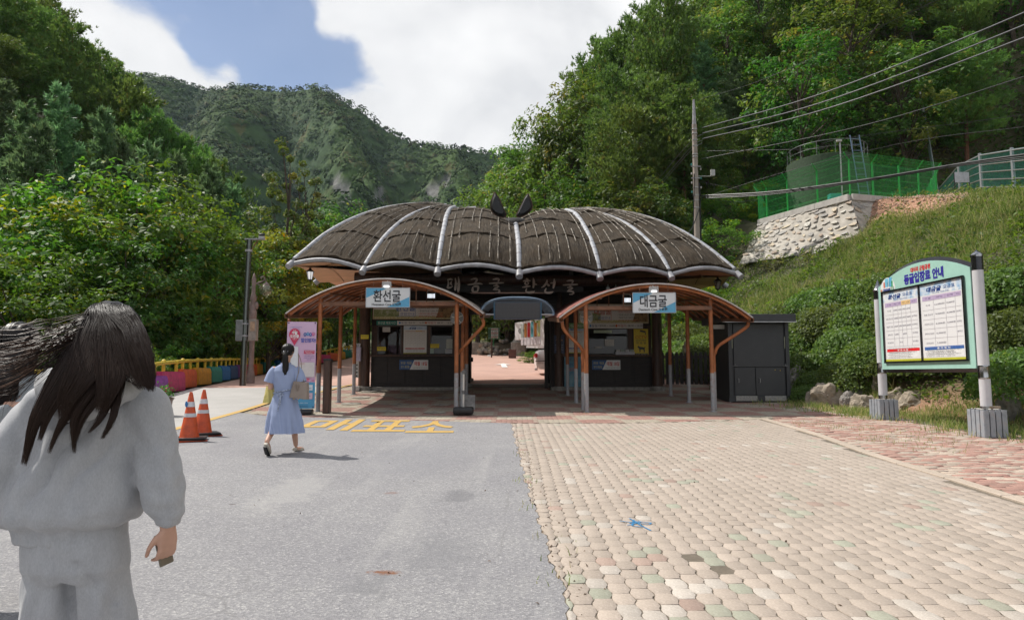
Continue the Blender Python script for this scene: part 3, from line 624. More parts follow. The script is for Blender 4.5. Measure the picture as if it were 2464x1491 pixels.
for i in range(NG):
 m = MB()
 if i < 6:
  for q in range(7):
   u = .12 + q * .127 + .012 * math.sin(i + q * 3.1); t = .06
   while t < .95:
    t2 = min(.96, t + .05 + .12 * random.random())
    if random.random() < .72:
     pts = []
     for s in np.linspace(t, t2, 6):
      p, n = gore(i, u + .008 * mnoise.noise(Vector((s * 30, q, i))), s); pts.append(p + n * .085)
     m.tube(pts, .010 + .006 * random.random(), 4)
    t = t2 + .01
  under_roof(tag(m.build('thatch_cord', M_cord, smooth=60), kind='stuff'))
 e = [];
 for s in np.linspace(0, 1, 15): p, n = gore(i, s, .02); e.append(p + Vector((0, 0, -.03)))
 m = MB(); m.tube(e, .062, 10); under_roof(m.build('eave_pipe', M_pipe, smooth=50))
for i, r in enumerate(ring):
 m = MB(); nn = [gore(i, .0, s)[1] for s in np.linspace(0, 1, NR)]
 pts = [p + Vector((0, 0, .05)) for p in r]; m.tube(pts[1:], [.077] * (NR - 1), 12)
 rb = under_roof(m.build('roof_rib', M_tube, smooth=50)); rb_inv = Matrix.Translation((0, 0, 0))
 m = MB()                                        # ties round the wrapped pipe
 for s in range(2, NR - 2, 2):
  a = pts[s]; d = (pts[s + 1] - pts[s - 1]).normalized() * .006; m.tube([a - d, a + d], .0805, 12)
 tie = m.build('tie', pm('dark tie wire', (.10, .07, .06), .6), rb, smooth=50)
 m = MB(); d = (r[0] - r[1]).normalized(); o = r[0] + Vector((0, 0, -.0)); m.cyl(o - d * .12, o + d * .10, .095, .095, 18); m.cyl(o + d * .10, o + d * .104, .075, .075, 18)
 m.build('rib_end', M_pipe, rb, smooth=40)
for hub, d in ((Vector((-1.85, YC, 7.02)), 1), (Vector((1.62, YC, 6.92)), -1)):
 m = MB(); m.cyl(hub + Vector((-.1 * d, 0, 0)), hub + Vector((.62 * d, -.05, .06)), .085, .085, 14); m.sphere(hub, .12, 12, 8); under_roof(m.build('hub_pipe', M_pipe, smooth=40))
def soffit():
 n = 0
 for i in range(NG):
  for k in range(5):                          # boards follow the eave, stepping in to the walls
   m = MB(); A = []; B = []
   for s in np.linspace(0, 1, 7):
    p, _ = gore(i, s, .02); c = Vector((p.x * .35, YC + (p.y - YC) * .25, 4.35)); ris = (.62 if 1 <= i <= 4 else .22 if i in (0, 5) else .05) ; q0 = p + (c - p) * (k / 5 + .004); q1 = p + (c - p) * ((k + 1) / 5 - .004)
    q0.z = p.z - .10 + ris * math.sqrt(k / 5) - .006 * (k % 2); q1.z = p.z - .10 + ris * math.sqrt((k + 1) / 5) - .006 * (k % 2); A.append(q0); B.append(q1)
   m.grid([A, B]); m.grid([[a + Vector((0, 0, .03)) for a in A], [b + Vector((0, 0, .03)) for b in B]])
   under_roof(m.build('soffit_board', M_log if 1 <= i <= 4 else M_soffit))  # front gores get the dark log colour in place of eave shadow
soffit()
def ears():
 def ear(pts, nm):
  V = [W(x, y, 20.9) for x, y in pts]; c = sum(V, Vector()) / len(V); m = MB(); n = len(V)
  f = Vector((0, -.10, 0)); b = Vector((0, .09, 0)); ins = [c + (p - c) * .72 for p in V]
  vs = [p for p in V] + [p + f * 1.0 for p in ins] + [p + b for p in ins]; fs = [tuple(range(n, 2 * n)), tuple(range(3 * n - 1, 2 * n - 1, -1))]
  for i in range(n): j = (i + 1) % n; fs += [(i, j, n + j, n + i), (j, i, 2 * n + i, 2 * n + j)]
  m.add(vs, fs); under_roof(m.build('bat_ear', M_black, smooth=30))
  m = MB(); m.tube(catmull(V + [V[0]], 40), .018, 6); under_roof(m.build('ear_rim', pm('rusty rim', (.09, .045, .03), .7, var=.3)))
 sx = lambda a: (1120 + a / 2.464) / 1.662; sy = lambda b: (760 + b / 2.464) / 1.662; rx = lambda a: (2040 + a / 2.464) / 1.662
 ear([(sx(a), sy(b)) for a, b in [(2115, 22), (2090, 80), (2074, 150), (2082, 200), (2110, 235), (2160, 262), (2205, 268), (2228, 240), (2205, 190), (2180, 130), (2150, 70)]], 'l')
 ear([(rx(a), sy(b + 5)) for a, b in [(175, 28), (200, 80), (218, 140), (210, 185), (185, 215), (140, 245), (95, 262), (62, 248), (88, 190), (118, 130), (145, 70)]], 'r')
 m = MB(); c = W(sx(2318), sy(300), 21.2); m.sphere(c + Vector((0, .3, -.16)), (.66, .6, .30), 20, 12); under_roof(m.build('bat_head', pm('black felt', (.014, .013, .013), .8, var=.3, bump=.5), smooth=60))
ears()
m = MB(); m.cyl((-4.70, 20.3, 4.32), (4.62, 20.3, 4.20), .16, .16, 20); under_gate(m.build('log_beam', M_log, smooth=40))
m = MB(); m.cyl((-4.85, 24.7, 4.36), (4.85, 24.7, 4.30), .17, .17, 20); under_gate(m.build('log_beam', M_log, smooth=40))
for s in (-1, 1):
 m = MB(); m.cyl((s * 4.5, 20.5, 4.30), (s * 4.5, 25.6, 4.30), .16, .16, 18); under_gate(m.build('log_beam', M_log, smooth=40))
for k in range(6):                                  # fascia of horizontal boards
 m = MB(); z = 3.36 + k * .172 - (.16 if k > 3 else 0); x0, x1 = (-4.5, 4.45) if k > 4 else (-2.15, 2.15) if k > 3 else (-1.72, 1.45); m.bbox(((x0 + x1) / 2, 20.36 if k > 3 else 22.05 + .006 * (k % 2), z + .085), (x1 - x0, .06, .168), .008); under_gate(m.build('fascia_board', M_wood))
m = MB(); m.box((0, 22.4, 4.22), (9.6, 1.5, .06)); m.box((0, 24.5, 4.225), (9.7, 2.4, .05)); under_gate(m.build('ceiling', M_wood))
M_callig = pm('carved brush lettering', (.62, .50, .42), .7, var=.12, scale=6, bump=.2)
def brush_text():
 G = {
     'dae': [[(-.42, .30, .05), (-.20, .34, .06), (-.06, .30, .03)], [(-.36, .28, .06), (-.34, .0, .07), (-.40, -.22, .06), (-.22, -.20, .07), (-.05, -.10, .03)], [(-.12, .22, .03), (-.20, .05, .06), (-.10, -.02, .05)], [(.10, .42, .05), (.14, .1, .07), (.10, -.32, .08), (.08, -.4, .04)], [(.13, .04, .04), (.26, .06, .05)], [(.30, .50, .05), (.34, .1, .09), (.30, -.36, .09), (.27, -.5, .03)]],
     'geum': [[(-.28, .36, .05), (-.02, .42, .07), (.12, .38, .07), (.06, .22, .06), (-.10, .08, .03)], [(-.48, .02, .05), (-.15, .06, .06), (.25, .10, .07), (.48, .06, .05)], [(-.14, -.12, .06), (-.16, -.34, .08), (-.10, -.46, .06)], [(-.12, -.10, .05), (.16, -.08, .08), (.20, -.24, .08), (.14, -.44, .06)], [(-.10, -.44, .05), (.14, -.42, .05)]],
     'gul': [[(-.24, .38, .05), (.02, .42, .07), (.16, .38, .07), (.10, .22, .05)], [(-.48, .12, .05), (-.1, .14, .06), (.48, .16, .06)], [(.02, .14, .06), (-.02, -.04, .06)], [(-.20, -.04, .05), (.10, -.02, .07), (.12, -.12, .06), (-.12, -.20, .05), (-.18, -.30, .06), (.04, -.28, .05), (.22, -.34, .07), (.14, -.46, .07), (-.08, -.48, .04)]],
     'hwan': [[(-.26, .46, .05), (-.10, .42, .06)], [(-.44, .30, .05), (-.16, .33, .06), (.04, .32, .04)], [(-.20, .30, .04), (-.32, .16, .06), (-.20, .06, .05), (-.08, .16, .05), (-.18, .27, .04)], [(-.2, .06, .04), (-.22, -.04, .05)], [(-.50, -.10, .05), (-.2, -.06, .06), (.04, -.02, .05)], [(.22, .50, .05), (.26, .2, .09), (.22, -.14, .08)], [(.26, .10, .05), (.46, .08, .05)], [(-.20, -.18, .06), (-.26, -.36, .07), (-.10, -.44, .07), (.16, -.42, .08), (.32, -.36, .04)]],
     'seon': [[(-.12, .42, .05), (-.16, .22, .08), (-.34, .0, .06), (-.50, -.08, .03)], [(-.16, .20, .05), (-.02, .06, .08), (.02, .0, .04)], [(.06, .20, .04), (.26, .22, .06)], [(.34, .50, .05), (.34, .2, .09), (.28, -.14, .08)], [(-.18, -.12, .06), (-.26, -.34, .08), (-.10, -.42, .07), (.14, -.40, .08), (.28, -.34, .04)]]}
 for k, (key, vx, vy) in enumerate((('dae', 1091.5, 684), ('geum', 1143, 685.5), ('gul', 1194.5, 686), ('hwan', 1275, 687), ('seon', 1321, 688.5), ('gul', 1372.5, 690))):
  c = W(vx, vy, 20.08); m = MB(); H = .46
  for st in G[key]:
   P = catmull([(x, w * 10, z) for x, z, w in st], 14); L, Rr = [], []
   for i, p in enumerate(P):
    q = P[min(i + 1, 13)] - P[max(i - 1, 0)]; n = Vector((-q.z, 0, q.x)).normalized(); w = p.y / 10 * (.55 + .35 * math.sin(math.pi * i / 13)) * 1.0
    a = Vector((p.x, 0, p.z)); L.append(c + (a + n * w) * H); Rr.append(c + (a - n * w) * H)
   m.grid([L, Rr]); m.grid([[v + Vector((0, .03, 0)) for v in Rr], [v + Vector((0, .03, 0)) for v in L]]); m.grid([L, [v + Vector((0, .03, 0)) for v in L]]); m.grid([[v + Vector((0, .03, 0)) for v in Rr], Rr])
  under_gate(m.build('letter', M_callig, fixn=False))
brush_text()
def log_col(x, y, z0, z1, r, carved=False):
 m = MB()
 if carved:
  prof = [(r * .9, 0), (r * 1.0, .35), (r * .95, .9), (r * 1.0, 1.02), (r * 1.25, 1.1), (r * 1.32, 1.35), (r * 1.2, 1.62), (r * 1.05, 1.72), (r * 1.3, 1.85), (r * 1.35, 2.1), (r * 1.05, 2.3), (r, z1 - z0)]
 else: prof = [(r * 1.03, 0), (r, .8), (r * .98, 1.6), (r * .97, z1 - z0)]
 m.lathe(prof, (x, y, z0), 20); c = under_gate(m.build('log_column', M_log if not carved else M_wood, smooth=40))
 m = MB(); m.lathe([(r * 1.5, -.15), (r * 1.5, .10), (r * 1.42, .14), (r * 1.05, .15)], (x, y, z0 - .02), 20); under_gate(m.build('column_base', M_stone, smooth=40)); return c
zb = lambda x, y: float(g(x, y))
log_col(-4.80, 22.25, zb(-4.8, 22.25), 4.2, .18); log_col(4.72, 22.25, zb(4.7, 22.25), 4.2, .17); log_col(-1.66, 22.25, zb(-1.6, 22.2), 4.2, .16)
log_col(-1.53, 23.3, zb(-1.5, 23.3), 4.2, .13, True); log_col(1.26, 23.3, zb(1.2, 23.3), 4.2, .13, True); log_col(1.52, 22.3, zb(1.5, 22.2), 4.2, .13)
for x in (-4.8, -1.66, 1.5, 4.72): log_col(x, 25.4, zb(x, 25.4), 4.2, .16)
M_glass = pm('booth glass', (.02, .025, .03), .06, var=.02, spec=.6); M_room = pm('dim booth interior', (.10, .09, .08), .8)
def glass_mat():
 m, nt, out = new_mat('window glass'); L = nt.links.new
 gl = N(nt, 'ShaderNodeBsdfGlossy'); gl.inputs['Roughness'].default_value = .03; tr = N(nt, 'ShaderNodeBsdfTransparent'); tr.inputs[0].default_value = (.55, .6, .58, 1)
 fr = N(nt, 'ShaderNodeFresnel'); fr.inputs[0].default_value = 1.5; mx = N(nt, 'ShaderNodeMixShader'); L(math_n(nt, 'MULTIPLY', fr.outputs[0], 1.0), mx.inputs[0]); L(tr.outputs[0], mx.inputs[1]); L(gl.outputs[0], mx.inputs[2]); L(mx.outputs[0], out.inputs[0]); return m
M_pane = glass_mat()
YF = 22.42                                           # plane of the booth fronts
def zy(v, D=YF): return W(1232, v, D).z
def xx(v, D=YF): return (v - 1232) * D / FV * .9985
def booth(x0, x1, wins, name):
 z0 = zb((x0 + x1) / 2, YF) - .1; zs = zy(854); zt = zy(783)
 m = MB(); m.box(((x0 + x1) / 2, YF + .08, (z0 + .12 + zs) / 2 + .05), (x1 - x0, .12, zs - z0 - .12)); w = under_gate(m.build('front_wall', M_wood))
 for k in range(5):                                # framed lower panels
  a = x0 + (x1 - x0) * k / 5; b = x0 + (x1 - x0) * (k + 1) / 5; m = MB(); m.bbox(((a + b) / 2, YF + .008, (z0 + .25 + zs) / 2), (b - a - .09, .03, zs - z0 - .35), .01); under_gate(m.build('wall_panel', M_wood))
 m = MB(); m.bbox(((x0 + x1) / 2, YF - .06, zs - .02), (x1 - x0 + .04, .30, .06), .01); under_gate(m.build('counter_ledge', M_log))
 m = MB(); m.bbox(((x0 + x1) / 2, YF + .1, z0 + .07), (x1 - x0 + .3, .55, .24), .02); under_gate(m.build('stone_plinth', M_stone))
 m = MB(); m.box(((x0 + x1) / 2, YF + .08, (zt + 4.2) / 2), (x1 - x0, .12, 4.2 - zt)); under_gate(m.build('upper_wall', M_wood))
 last = x0
 for a, b in wins + [(x1, x1)]:                   # mullions between the windows
  if a - last > .01: m = MB(); m.bbox(((last + a) / 2, YF + .06, (zs + zt) / 2), (a - last, .12, zt - zs), .008); under_gate(m.build('mullion', M_log))
  last = b
  if b > a:
   m = MB()
   for c, s in ((((a + b) / 2, YF + .05, zs + .035), (b - a, .05, .03)), (((a + b) / 2, YF + .05, zt - .015), (b - a, .05, .03)), ((a + .015, YF + .05, (zs + zt) / 2), (.03, .05, zt - zs)), ((b - .015, YF + .05, (zs + zt) / 2), (.03, .05, zt - zs))): m.box(c, s)
   fr = under_gate(m.build('window_frame', pm('window aluminium', (.10, .09, .085), .4, metal=.3)))
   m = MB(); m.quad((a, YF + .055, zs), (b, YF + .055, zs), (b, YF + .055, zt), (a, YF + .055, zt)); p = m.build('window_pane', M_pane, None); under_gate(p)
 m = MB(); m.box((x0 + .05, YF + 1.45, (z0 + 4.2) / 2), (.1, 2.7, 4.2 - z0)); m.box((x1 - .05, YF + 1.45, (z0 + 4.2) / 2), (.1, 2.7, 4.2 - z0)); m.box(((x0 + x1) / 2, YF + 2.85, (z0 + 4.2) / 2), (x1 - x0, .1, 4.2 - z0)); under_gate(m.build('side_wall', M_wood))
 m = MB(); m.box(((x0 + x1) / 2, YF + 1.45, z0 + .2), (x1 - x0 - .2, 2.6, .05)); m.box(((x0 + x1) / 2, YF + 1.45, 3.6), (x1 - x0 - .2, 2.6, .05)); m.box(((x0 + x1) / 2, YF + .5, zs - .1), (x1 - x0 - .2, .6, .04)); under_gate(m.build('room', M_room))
booth(-4.62, -1.70, [(xx(907), xx(965)), (xx(970), xx(1028)), (xx(1035), xx(1089))], 'west')
booth(1.42, 4.58, [(xx(1416), xx(1512))], 'east')
m = MB(); m.box((-1.60, 23.9, 2.6), (.14, 2.6, 3.4)); m.box((1.34, 23.9, 2.6), (.14, 2.6, 3.4)); under_gate(m.build('passage_wall', M_wood))
m = MB(); m.bbox((1.06 + .08, 22.9, 2.1), (.11, .11, 2.3), .01); m.bbox((-1.50, 23.0, 3.35), (.2, .2, .3), .01); under_gate(m.build('door_post', M_wood))
m = MB(); m.tube([(-1.44, 23.9, 1.95), (-1.36, 23.9, 1.95)], .08, 10); under_gate(m.build('gate_hinge', M_black))
# ---- boards and notices fixed to the booths -------------------------------------------------
M_alu = pm('aluminium edge', (.45, .45, .46), .35, metal=.7); M_wht = pm('white board', (.70, .70, .68), .4, var=.03, scale=2)
def board(name, label, cat, vx0, vx1, vy0, vy1, D, thick=.02, mat=None, group=None, rz=0.0, frame=None):
 """a flat board whose local frame has x right, z up, -y to the reader; returns thing, half sizes"""
 a, b = W(vx0, vy1, D), W(vx1, vy0, D); w, h = b.x - a.x, b.z - a.z
 t = thing(name, label, cat, ((a.x + b.x) / 2, D, (a.z + b.z) / 2), rz, group)
 m = MB(); m.bbox((0, thick / 2, 0), (w, thick, h), min(.004, thick / 3)); m.build('panel', mat or M_wht, t)
 if frame:
  m = MB(); f = frame[0]
  for c, s in (((0, 0, h / 2 - f / 2), (w, f)), ((0, 0, -h / 2 + f / 2), (w, f)), ((-w / 2 + f / 2, 0, 0), (f, h - 2 * f)), ((w / 2 - f / 2, 0, 0), (f, h - 2 * f))): m.box((c[0], -.006, c[2]), (s[0], .012, s[1]))
  m.build('frame', frame[1], t)
 return t, w, h
def patch(t, x0, x1, z0, z1, col, name='print', y=-.002, poly=None, rough=.5):
 m = MB(); P = poly or [(x0, z0), (x1, z0), (x1, z1), (x0, z1)]; m.add([(a, y, b) for a, b in P], [tuple(range(len(P)))])
 return m.build(name, ink(col, rough) if isinstance(col, tuple) else col, t, fixn=False)
def photo_mat(name, cols, sc=6, stretch=(1, 1, 1)):
 m, nt, out = new_mat(name); b = N(nt, 'ShaderNodeBsdfPrincipled'); nt.links.new(b.outputs[0], out.inputs[0]); tc = N(nt, 'ShaderNodeTexCoord')
 mp = N(nt, 'ShaderNodeMapping'); mp.inputs['Scale'].default_value = stretch; nt.links.new(tc.outputs['Object'], mp.inputs[0])
 n = N(nt, 'ShaderNodeTexNoise'); setin(n, Scale=float(sc), Detail=8.0, Roughness=.65, Distortion=.6); nt.links.new(mp.outputs[0], n.inputs[0])
 k = len(cols); nt.links.new(ramp(nt, n.outputs[0], [(.25 + .5 * i / (k - 1), c) for i, c in enumerate(cols)]), b.inputs['Base Color']); b.inputs['Roughness'].default_value = .45; return m
def info_board(x0, x1, y0, y1, title, tcol, lines, lab, lshift=0.0):
 t, w, h = board('information_board', lab, 'information board', x0, x1, y0, y1, 22.30, .03, M_wht, None, 0, (.014, pm('brass edge', (.42, .33, .18), .4, metal=.5)))
 patch(t, -w / 2 + .02, w * .5 - .02, -h / 2 + .015, -h / 2 + .11, photo_mat('meadow print', [(.10, .13, .03), (.45, .36, .10), (.6, .6, .45), (.2, .26, .06)], 22, (1, 1, 2)))
 patch(t, -w / 2 + .03, -w * .18, -h * .36, h * .02, photo_mat('forest print', [(.08, .12, .04), (.25, .3, .12), (.6, .6, .55)], 9), y=-.0025)
 patch(t, 0, 0, 0, 0, photo_mat('cave print', [(.03, .02, .015), (.12, .07, .03), (.4, .25, .1), (.05, .03, .02)], 7), y=-.003, poly=[(w * .27, -h * .42), (w * .49, -h * .42), (w * .49, h * .44), (w * .36, h * .44), (w * .31, h * .2), (w * .30, -h * .1)])
 put_text(t, title, -w * .10 + lshift, h * .10, .17, tcol, w * .24, y=-.004, offset=.004); put_text(t, '관람안내', -w * .08 + lshift, -h * .22, .085, (.10, .16, .42), w * .17)
 m = MB(); a, b_, c_, d_ = -w * .21 + lshift, w * .02 + lshift, -h * .34, h * .24
 for c, s in ((((a + b_) / 2, -.004, c_), (b_ - a, .004, .012)), ((b_, -.004, (c_ + d_) / 2), (.012, .004, d_ - c_))): m.box(c, s)
 m.build('frame_line', ink(tcol), t)
 for i, (s, col) in enumerate(lines): put_text(t, s, w * .05 + .03, h * .38 - i * h * .145, .052, col, min(w * .30, .035 * len(s)), align='LEFT')
 return t
DK = (.05, .05, .055); RD = (.5, .04, .04); NV = (.02, .05, .22)
info_board(896.8, 1094, 722.7, 768, '환선굴', (.06, .14, .42), [('• 관람권은 동굴입구에서 확인함', DK), ('• 환선굴 소요시간 : 약2시간', DK), ('  (입구까지 30분, 관람 1시간)', DK), ('• 환선굴가는길 : 1.3km, 계속직진', DK), ('※ 걸어서 또는 300m 앞에서 모노레일 탑승', RD), ('  (왕복 7,000원 / 편도 4,000원)', RD)], 'wide visitor information board with blue cave title above the left ticket windows')
info_board(1391.5, 1560, 731, 778, '대금굴', (.5, .12, .08), [('• 관람권은 인터넷으로 예매 후', RD), ('  예매시간 30분전 매표소에 도착 발권', DK), ('• 발권표는 대금굴 탑승구역에서 제출', RD), ('• 대금굴 소요시간 : 약 1시간 30분', DK), ('• 대금굴 가는길 : 50m직진 후 왼쪽', DK), ('※ 현장구매는 예매 잔여 수량 있을시 가능', RD)], 'wide visitor information board with red cave title above the right ticket window', -.12)
def hours(x0, x1, y0, y1, name, col, lab, split):
 t, w, h = board('hours_sign', lab, 'hours sign', x0, x1, y0, y1, 22.28, .025)
 patch(t, -w / 2, -w / 2 + w * split, -h / 2, h / 2, col); put_text(t, name, -w / 2 + w * split / 2, 0, h * .55, (.75, .77, .74), w * split * .86)
 x = -w / 2 + w * split
 for dx, s, c, ww in ((.05, '●', (.04, .2, .5), .05), (.15, '동절기', NV, .11), (.36, '09:00 ~ 16:00', DK, .20), (.52, '●', (.6, .12, .04), .05), (.62, '하절기', RD, .11), (.86, '08:30 ~ 16:30', DK, .20)): put_text(t, s, x + w * (1 - split) * dx, 0, h * (.42 if s != '●' else .5), c, w * ww * (1 if s != '●' else .55), y=-.005)
hours(906, 1089, 771.5, 781.5, '환선굴 매표시간', (.02, .22, .18), 'ticket hours strip with dark teal end above the left ticket windows', .27)
hours(1369.6, 1547, 777, 790, '대금굴 매표시간', (.12, .30, .10), 'ticket hours strip with green end above the right ticket window', .25)
def closed_sign(x0, x1, y0, y1, lab):
 t, w, h = board('closing_day_sign', lab, 'sign', x0, x1, y0, y1, 22.36, .02)
 patch(t, 0, 0, 0, 0, (.02, .09, .26), poly=[(-w / 2, -h / 2), (-w * .14, -h / 2), (w * .02, h / 2), (-w / 2, h / 2)])
 put_text(t, '환선굴 · 대금굴', -w * .265, h * .2, .075, (.7, .62, .2), w * .37, y=-.004); put_text(t, '정기 휴관일', -w * .30, -h * .22, .075, (.7, .62, .2), w * .29, y=-.004)
 put_text(t, '매월 18일', w * .245, h * .12, .12, RD, w * .44, y=-.004, offset=.003); put_text(t, '※ 18일이 휴일, 연휴인 경우 그 다음 평일', w * .22, -h * .32, .035, DK, w * .5, y=-.004)
closed_sign(960.8, 1030.4, 865.6, 888.7, 'blue and white closing day sign on the left booth below the windows')
closed_sign(1425, 1492.6, 866, 889, 'blue and white closing day sign on the right booth below the window')
def fee_poster(name, label, x0, x1, y0, y1, D, title, accent, foot=True, rz=0.0):
 t, w, h = board(name, label, 'poster', x0, x1, y0, y1, D, .012, None, None, rz)
 patch(t, -w / 2, w / 2, h * .36, h / 2, photo_mat('pale sky print', [(.2, .35, .6), (.5, .6, .72), (.72, .74, .76)], 3)); patch(t, -w / 2, w / 2, -h / 2, -h * .46, (.45, .42, .06))
 put_text(t, title, -w * .1, h * .41, h * .055, NV, w * .3, y=-.005, offset=.003, shear=.2); put_text(t, '요금표', w * .2, h * .41, h * .04, (.06, .1, .3), w * .24, y=-.005)
 patch(t, -w * .42, w * .42, h * .285, h * .33, (.55, .45, .42)); patch(t, w * .02, w * .3, h * .285, h * .33, (.62, .42, .2), y=-.003)
 m = MB()
 for i in range(7): m.box((0, -.003, h * (.285 - .085 * i)), (w * .84, .001, .004))
 for i in (-.42, -.22, -.06, .10, .26, .42): m.box((w * i, -.003, h * .03), (.004, .001, h * .51))
 m.build('table_lines', ink((.45, .43, .45)), t)
 for i in range(5):
  for k, s in enumerate(('어 른', '4,500원', '4,000원', '1,500원', '확인')): put_text(t, s, w * (-.32 + .165 * k), h * (.24 - .085 * i), h * .02, (.22, .2, .22), w * .09, y=-.004)
 if foot:
  patch(t, -w * .42, w * .42, -h * .33, -h * .29, accent); patch(t, -w * .42, w * .42, -h * .455, -h * .335, (.66, .66, .66))
  put_text(t, '주 의 사 항', 0, -h * .31, h * .025, (.8, .8, .8), w * .3, y=-.005)
 for i in range(3): put_text(t, '관람권은 해당 동굴에만 사용하실 수 있습니다', 0, -h * (.35 + .03 * i), h * .014, (.2, .2, .2), w * .7, y=-.005)
 return t
fee_poster('fee_poster', 'fee table poster with red footer between the two windows of the left booth', 970.6, 1027, 783.5, 851, 22.40, '환선굴', (.5, .05, .04))
fee_poster('fee_poster', 'fee table poster on the right booth beside the dark navy poster', 1361, 1404.7, 787, 849.5, 22.30, '대금굴', (.05, .12, .4))
def yellow_note(x0, x1, y0, y1, D, lab):
 t, w, h = board('yellow_notice', lab, 'notice', x0, x1, y0, y1, D, .006, pm('yellow card', (.72, .58, .02), .5, var=.04), 'small yellow notices on the left booth')
 for i, (s, c) in enumerate((('환선굴 모노레일', DK), ('10분 올라가서', DK), ('별도구매', RD))): put_text(t, s, 0, h * (.28 - .28 * i), h * .17, c, w * (.8 if i < 2 else .5), y=-.002)
cx3 = lambda a: (1120 + a / 2.464) / 1.662
yellow_note(cx3(795), cx3(873), cx3(537), cx3(578), 22.05, 'small yellow notice on the big outer log column of the left booth')
yellow_note(cx3(955), cx3(1043), cx3(655), cx3(695), 22.40, 'small yellow notice at the foot of the left window of the left booth')
yellow_note(cx3(1480), cx3(1567), cx3(627), cx3(667), 22.40, 'small yellow notice on the right window of the left booth')
yellow_note(cx3(1800), cx3(1850), cx3(550), cx3(590), 22.9, 'small yellow notice on the inner wall behind the sloping downpipe')
def paper(x0, x1, y0, y1, D, lab, n=4, col=(.62, .62, .6)):
 t, w, h = board('paper_notice', lab, 'notice', x0, x1, y0, y1, D, .003, pm('paper %s' % (col,), col, .6, var=.03))
 for i in range(n): put_text(t, '매표소 안내 말씀 드립니다', 0, h * (.5 - (i + .7) / (n + .4)), h * .4 / n, DK, w * .8, y=-.002)
paper(cx3(1010), cx3(1085), cx3(462), cx3(510), 22.40, 'white paper taped high inside the left window of the left booth', 2)
paper(cx3(1638), cx3(1698), cx3(580), cx3(672), 22.40, 'pale text notice at the right edge of the left booth window', 6, (.5, .55, .5))
paper(cx3(1630), cx3(1695), cx3(678), cx3(722), 22.40, 'small pale notice below the text notice at the left booth corner', 3, (.5, .52, .55))
paper(cx3(1478), cx3(1516), cx3(672), cx3(722), 22.40, 'small greenish notice at the foot of the right window of the left booth', 3, (.42, .55, .48))
c4x = lambda a: (2040 + a / 2.0533) / 1.662; c4y = lambda b: (1120 + b / 2.0533) / 1.662
paper(c4x(778), c4x(853), c4y(485), c4y(540), 22.40, 'white paper notice in the middle of the right booth window', 4)
paper(c4x(687), c4x(837), c4y(410), c4y(433), 22.40, 'narrow white green edged notice at the top of the right booth window', 2, (.55, .65, .5))
paper(c4x(697), c4x(757), c4y(545), c4y(558), 22.40, 'thin white label low on the right booth window', 1)
t, w, h = board('warning_sign', 'yellow CCTV and no pets sign on the right booth', 'sign', 1525.8, 1559.5, 791, 857.7, 22.33, .015, pm('yellow sheet', (.72, .55, .03), .45, var=.04))
put_text(t, 'CCTV', 0, h * .20, .11, (.55, .12, .02), w * .78, offset=.002); put_text(t, '감시카메라', 0, h * .085, .07, DK, w * .7); put_text(t, '작 동 중', 0, -h * .01, .065, DK, w * .7)
patch(t, -w * .44, w * .44, -h * .48, -h * .38, DK); put_text(t, 'NO PETS', 0, -h * .43, .06, (.7, .6, .3), w * .74, y=-.004)
patch(t, 0, 0, 0, 0, DK, 'camera_picture', poly=[(-w * .08, h * .40), (w * .30, h * .36), (w * .33, h * .42), (-.02, h * .46)]); patch(t, w * .28, w * .33, h * .28, h * .38, DK, 'camera_picture')
patch(t, 0, 0, 0, 0, DK, 'dog_picture', poly=[(-w * .26, -h * .15), (-w * .16, -h * .10), (-w * .13, -h * .14), (w * .18, -h * .17), (w * .30, -h * .14), (w * .24, -h * .2), (w * .24, -h * .34), (w * .18, -h * .34), (w * .14, -h * .24), (-w * .04, -h * .24), (-w * .06, -h * .34), (-w * .12, -h * .34), (-w * .14, -h * .22)], y=-.003)
t, w, h = board('fraud_poster', 'dark navy caution poster on the right booth beside the opening', 'poster', 1333, 1358, 805.7, 850, 22.2, .012, pm('navy print', (.012, .02, .07), .4))
put_text(t, '사기주의', 0, h * .22, .05, (.65, .28, .05), w * .62); put_text(t, '▲', 0, h * .36, .04, (.7, .3, .05), w * .16)
for i in range(3): put_text(t, '개인정보를 알려주지 마세요', 0, -h * (.05 + .12 * i), .022, (.5, .52, .6), w * .75)
t, w, h = board('reservation_poster', 'large blue reservation poster low on the right booth', 'poster', 1358.5, 1401, 858, 930, 22.30, .012, photo_mat('blue sea print', [(.03, .10, .16), (.07, .22, .30), (.25, .38, .42)], 3))
for i, (s, c) in enumerate((('대금굴', DK), ('예약자는', NV), ('입장권', RD), ('찾아가세요!', NV))): put_text(t, s, 0, h * (.40 - .16 * i), .10, c, w * (.5 if i < 3 else .8))
t = thing('leaflet_box', 'clear acrylic leaflet box on the ledge of the right booth', 'leaflet holder', (xx(c4x(938)), 22.30, zy(857.5))); w = (c4x(1015) - c4x(860)) * YF / FV
m = MB(); m.bbox((0, 0, .075), (w, .12, .15), .004); m.build('tray', pm('frosted acrylic', (.42, .42, .46), .3), t)
for k in range(4): m = MB(); m.box((-w * .36 + k * w * .24, -.03, .16), (w * .2, .04, .13), rx=-.15); m.build('leaflet', pm('leaflet %d' % (k % 2), ((.5, .5, .5), (.35, .42, .38))[k % 2], .5), t)
t = thing('monitor', 'dark computer monitor inside the left booth window', 'monitor', (xx(943), 22.9, zy(852) + .0)); m = MB(); m.bbox((0, 0, .3), (.36, .04, .26), .008); m.build('screen', M_black, t); m = MB(); m.bbox((0, .03, .09), (.05, .04, .2), .005); m.bbox((0, .02, .012), (.2, .16, .02), .004); m.build('stand', M_black, t)
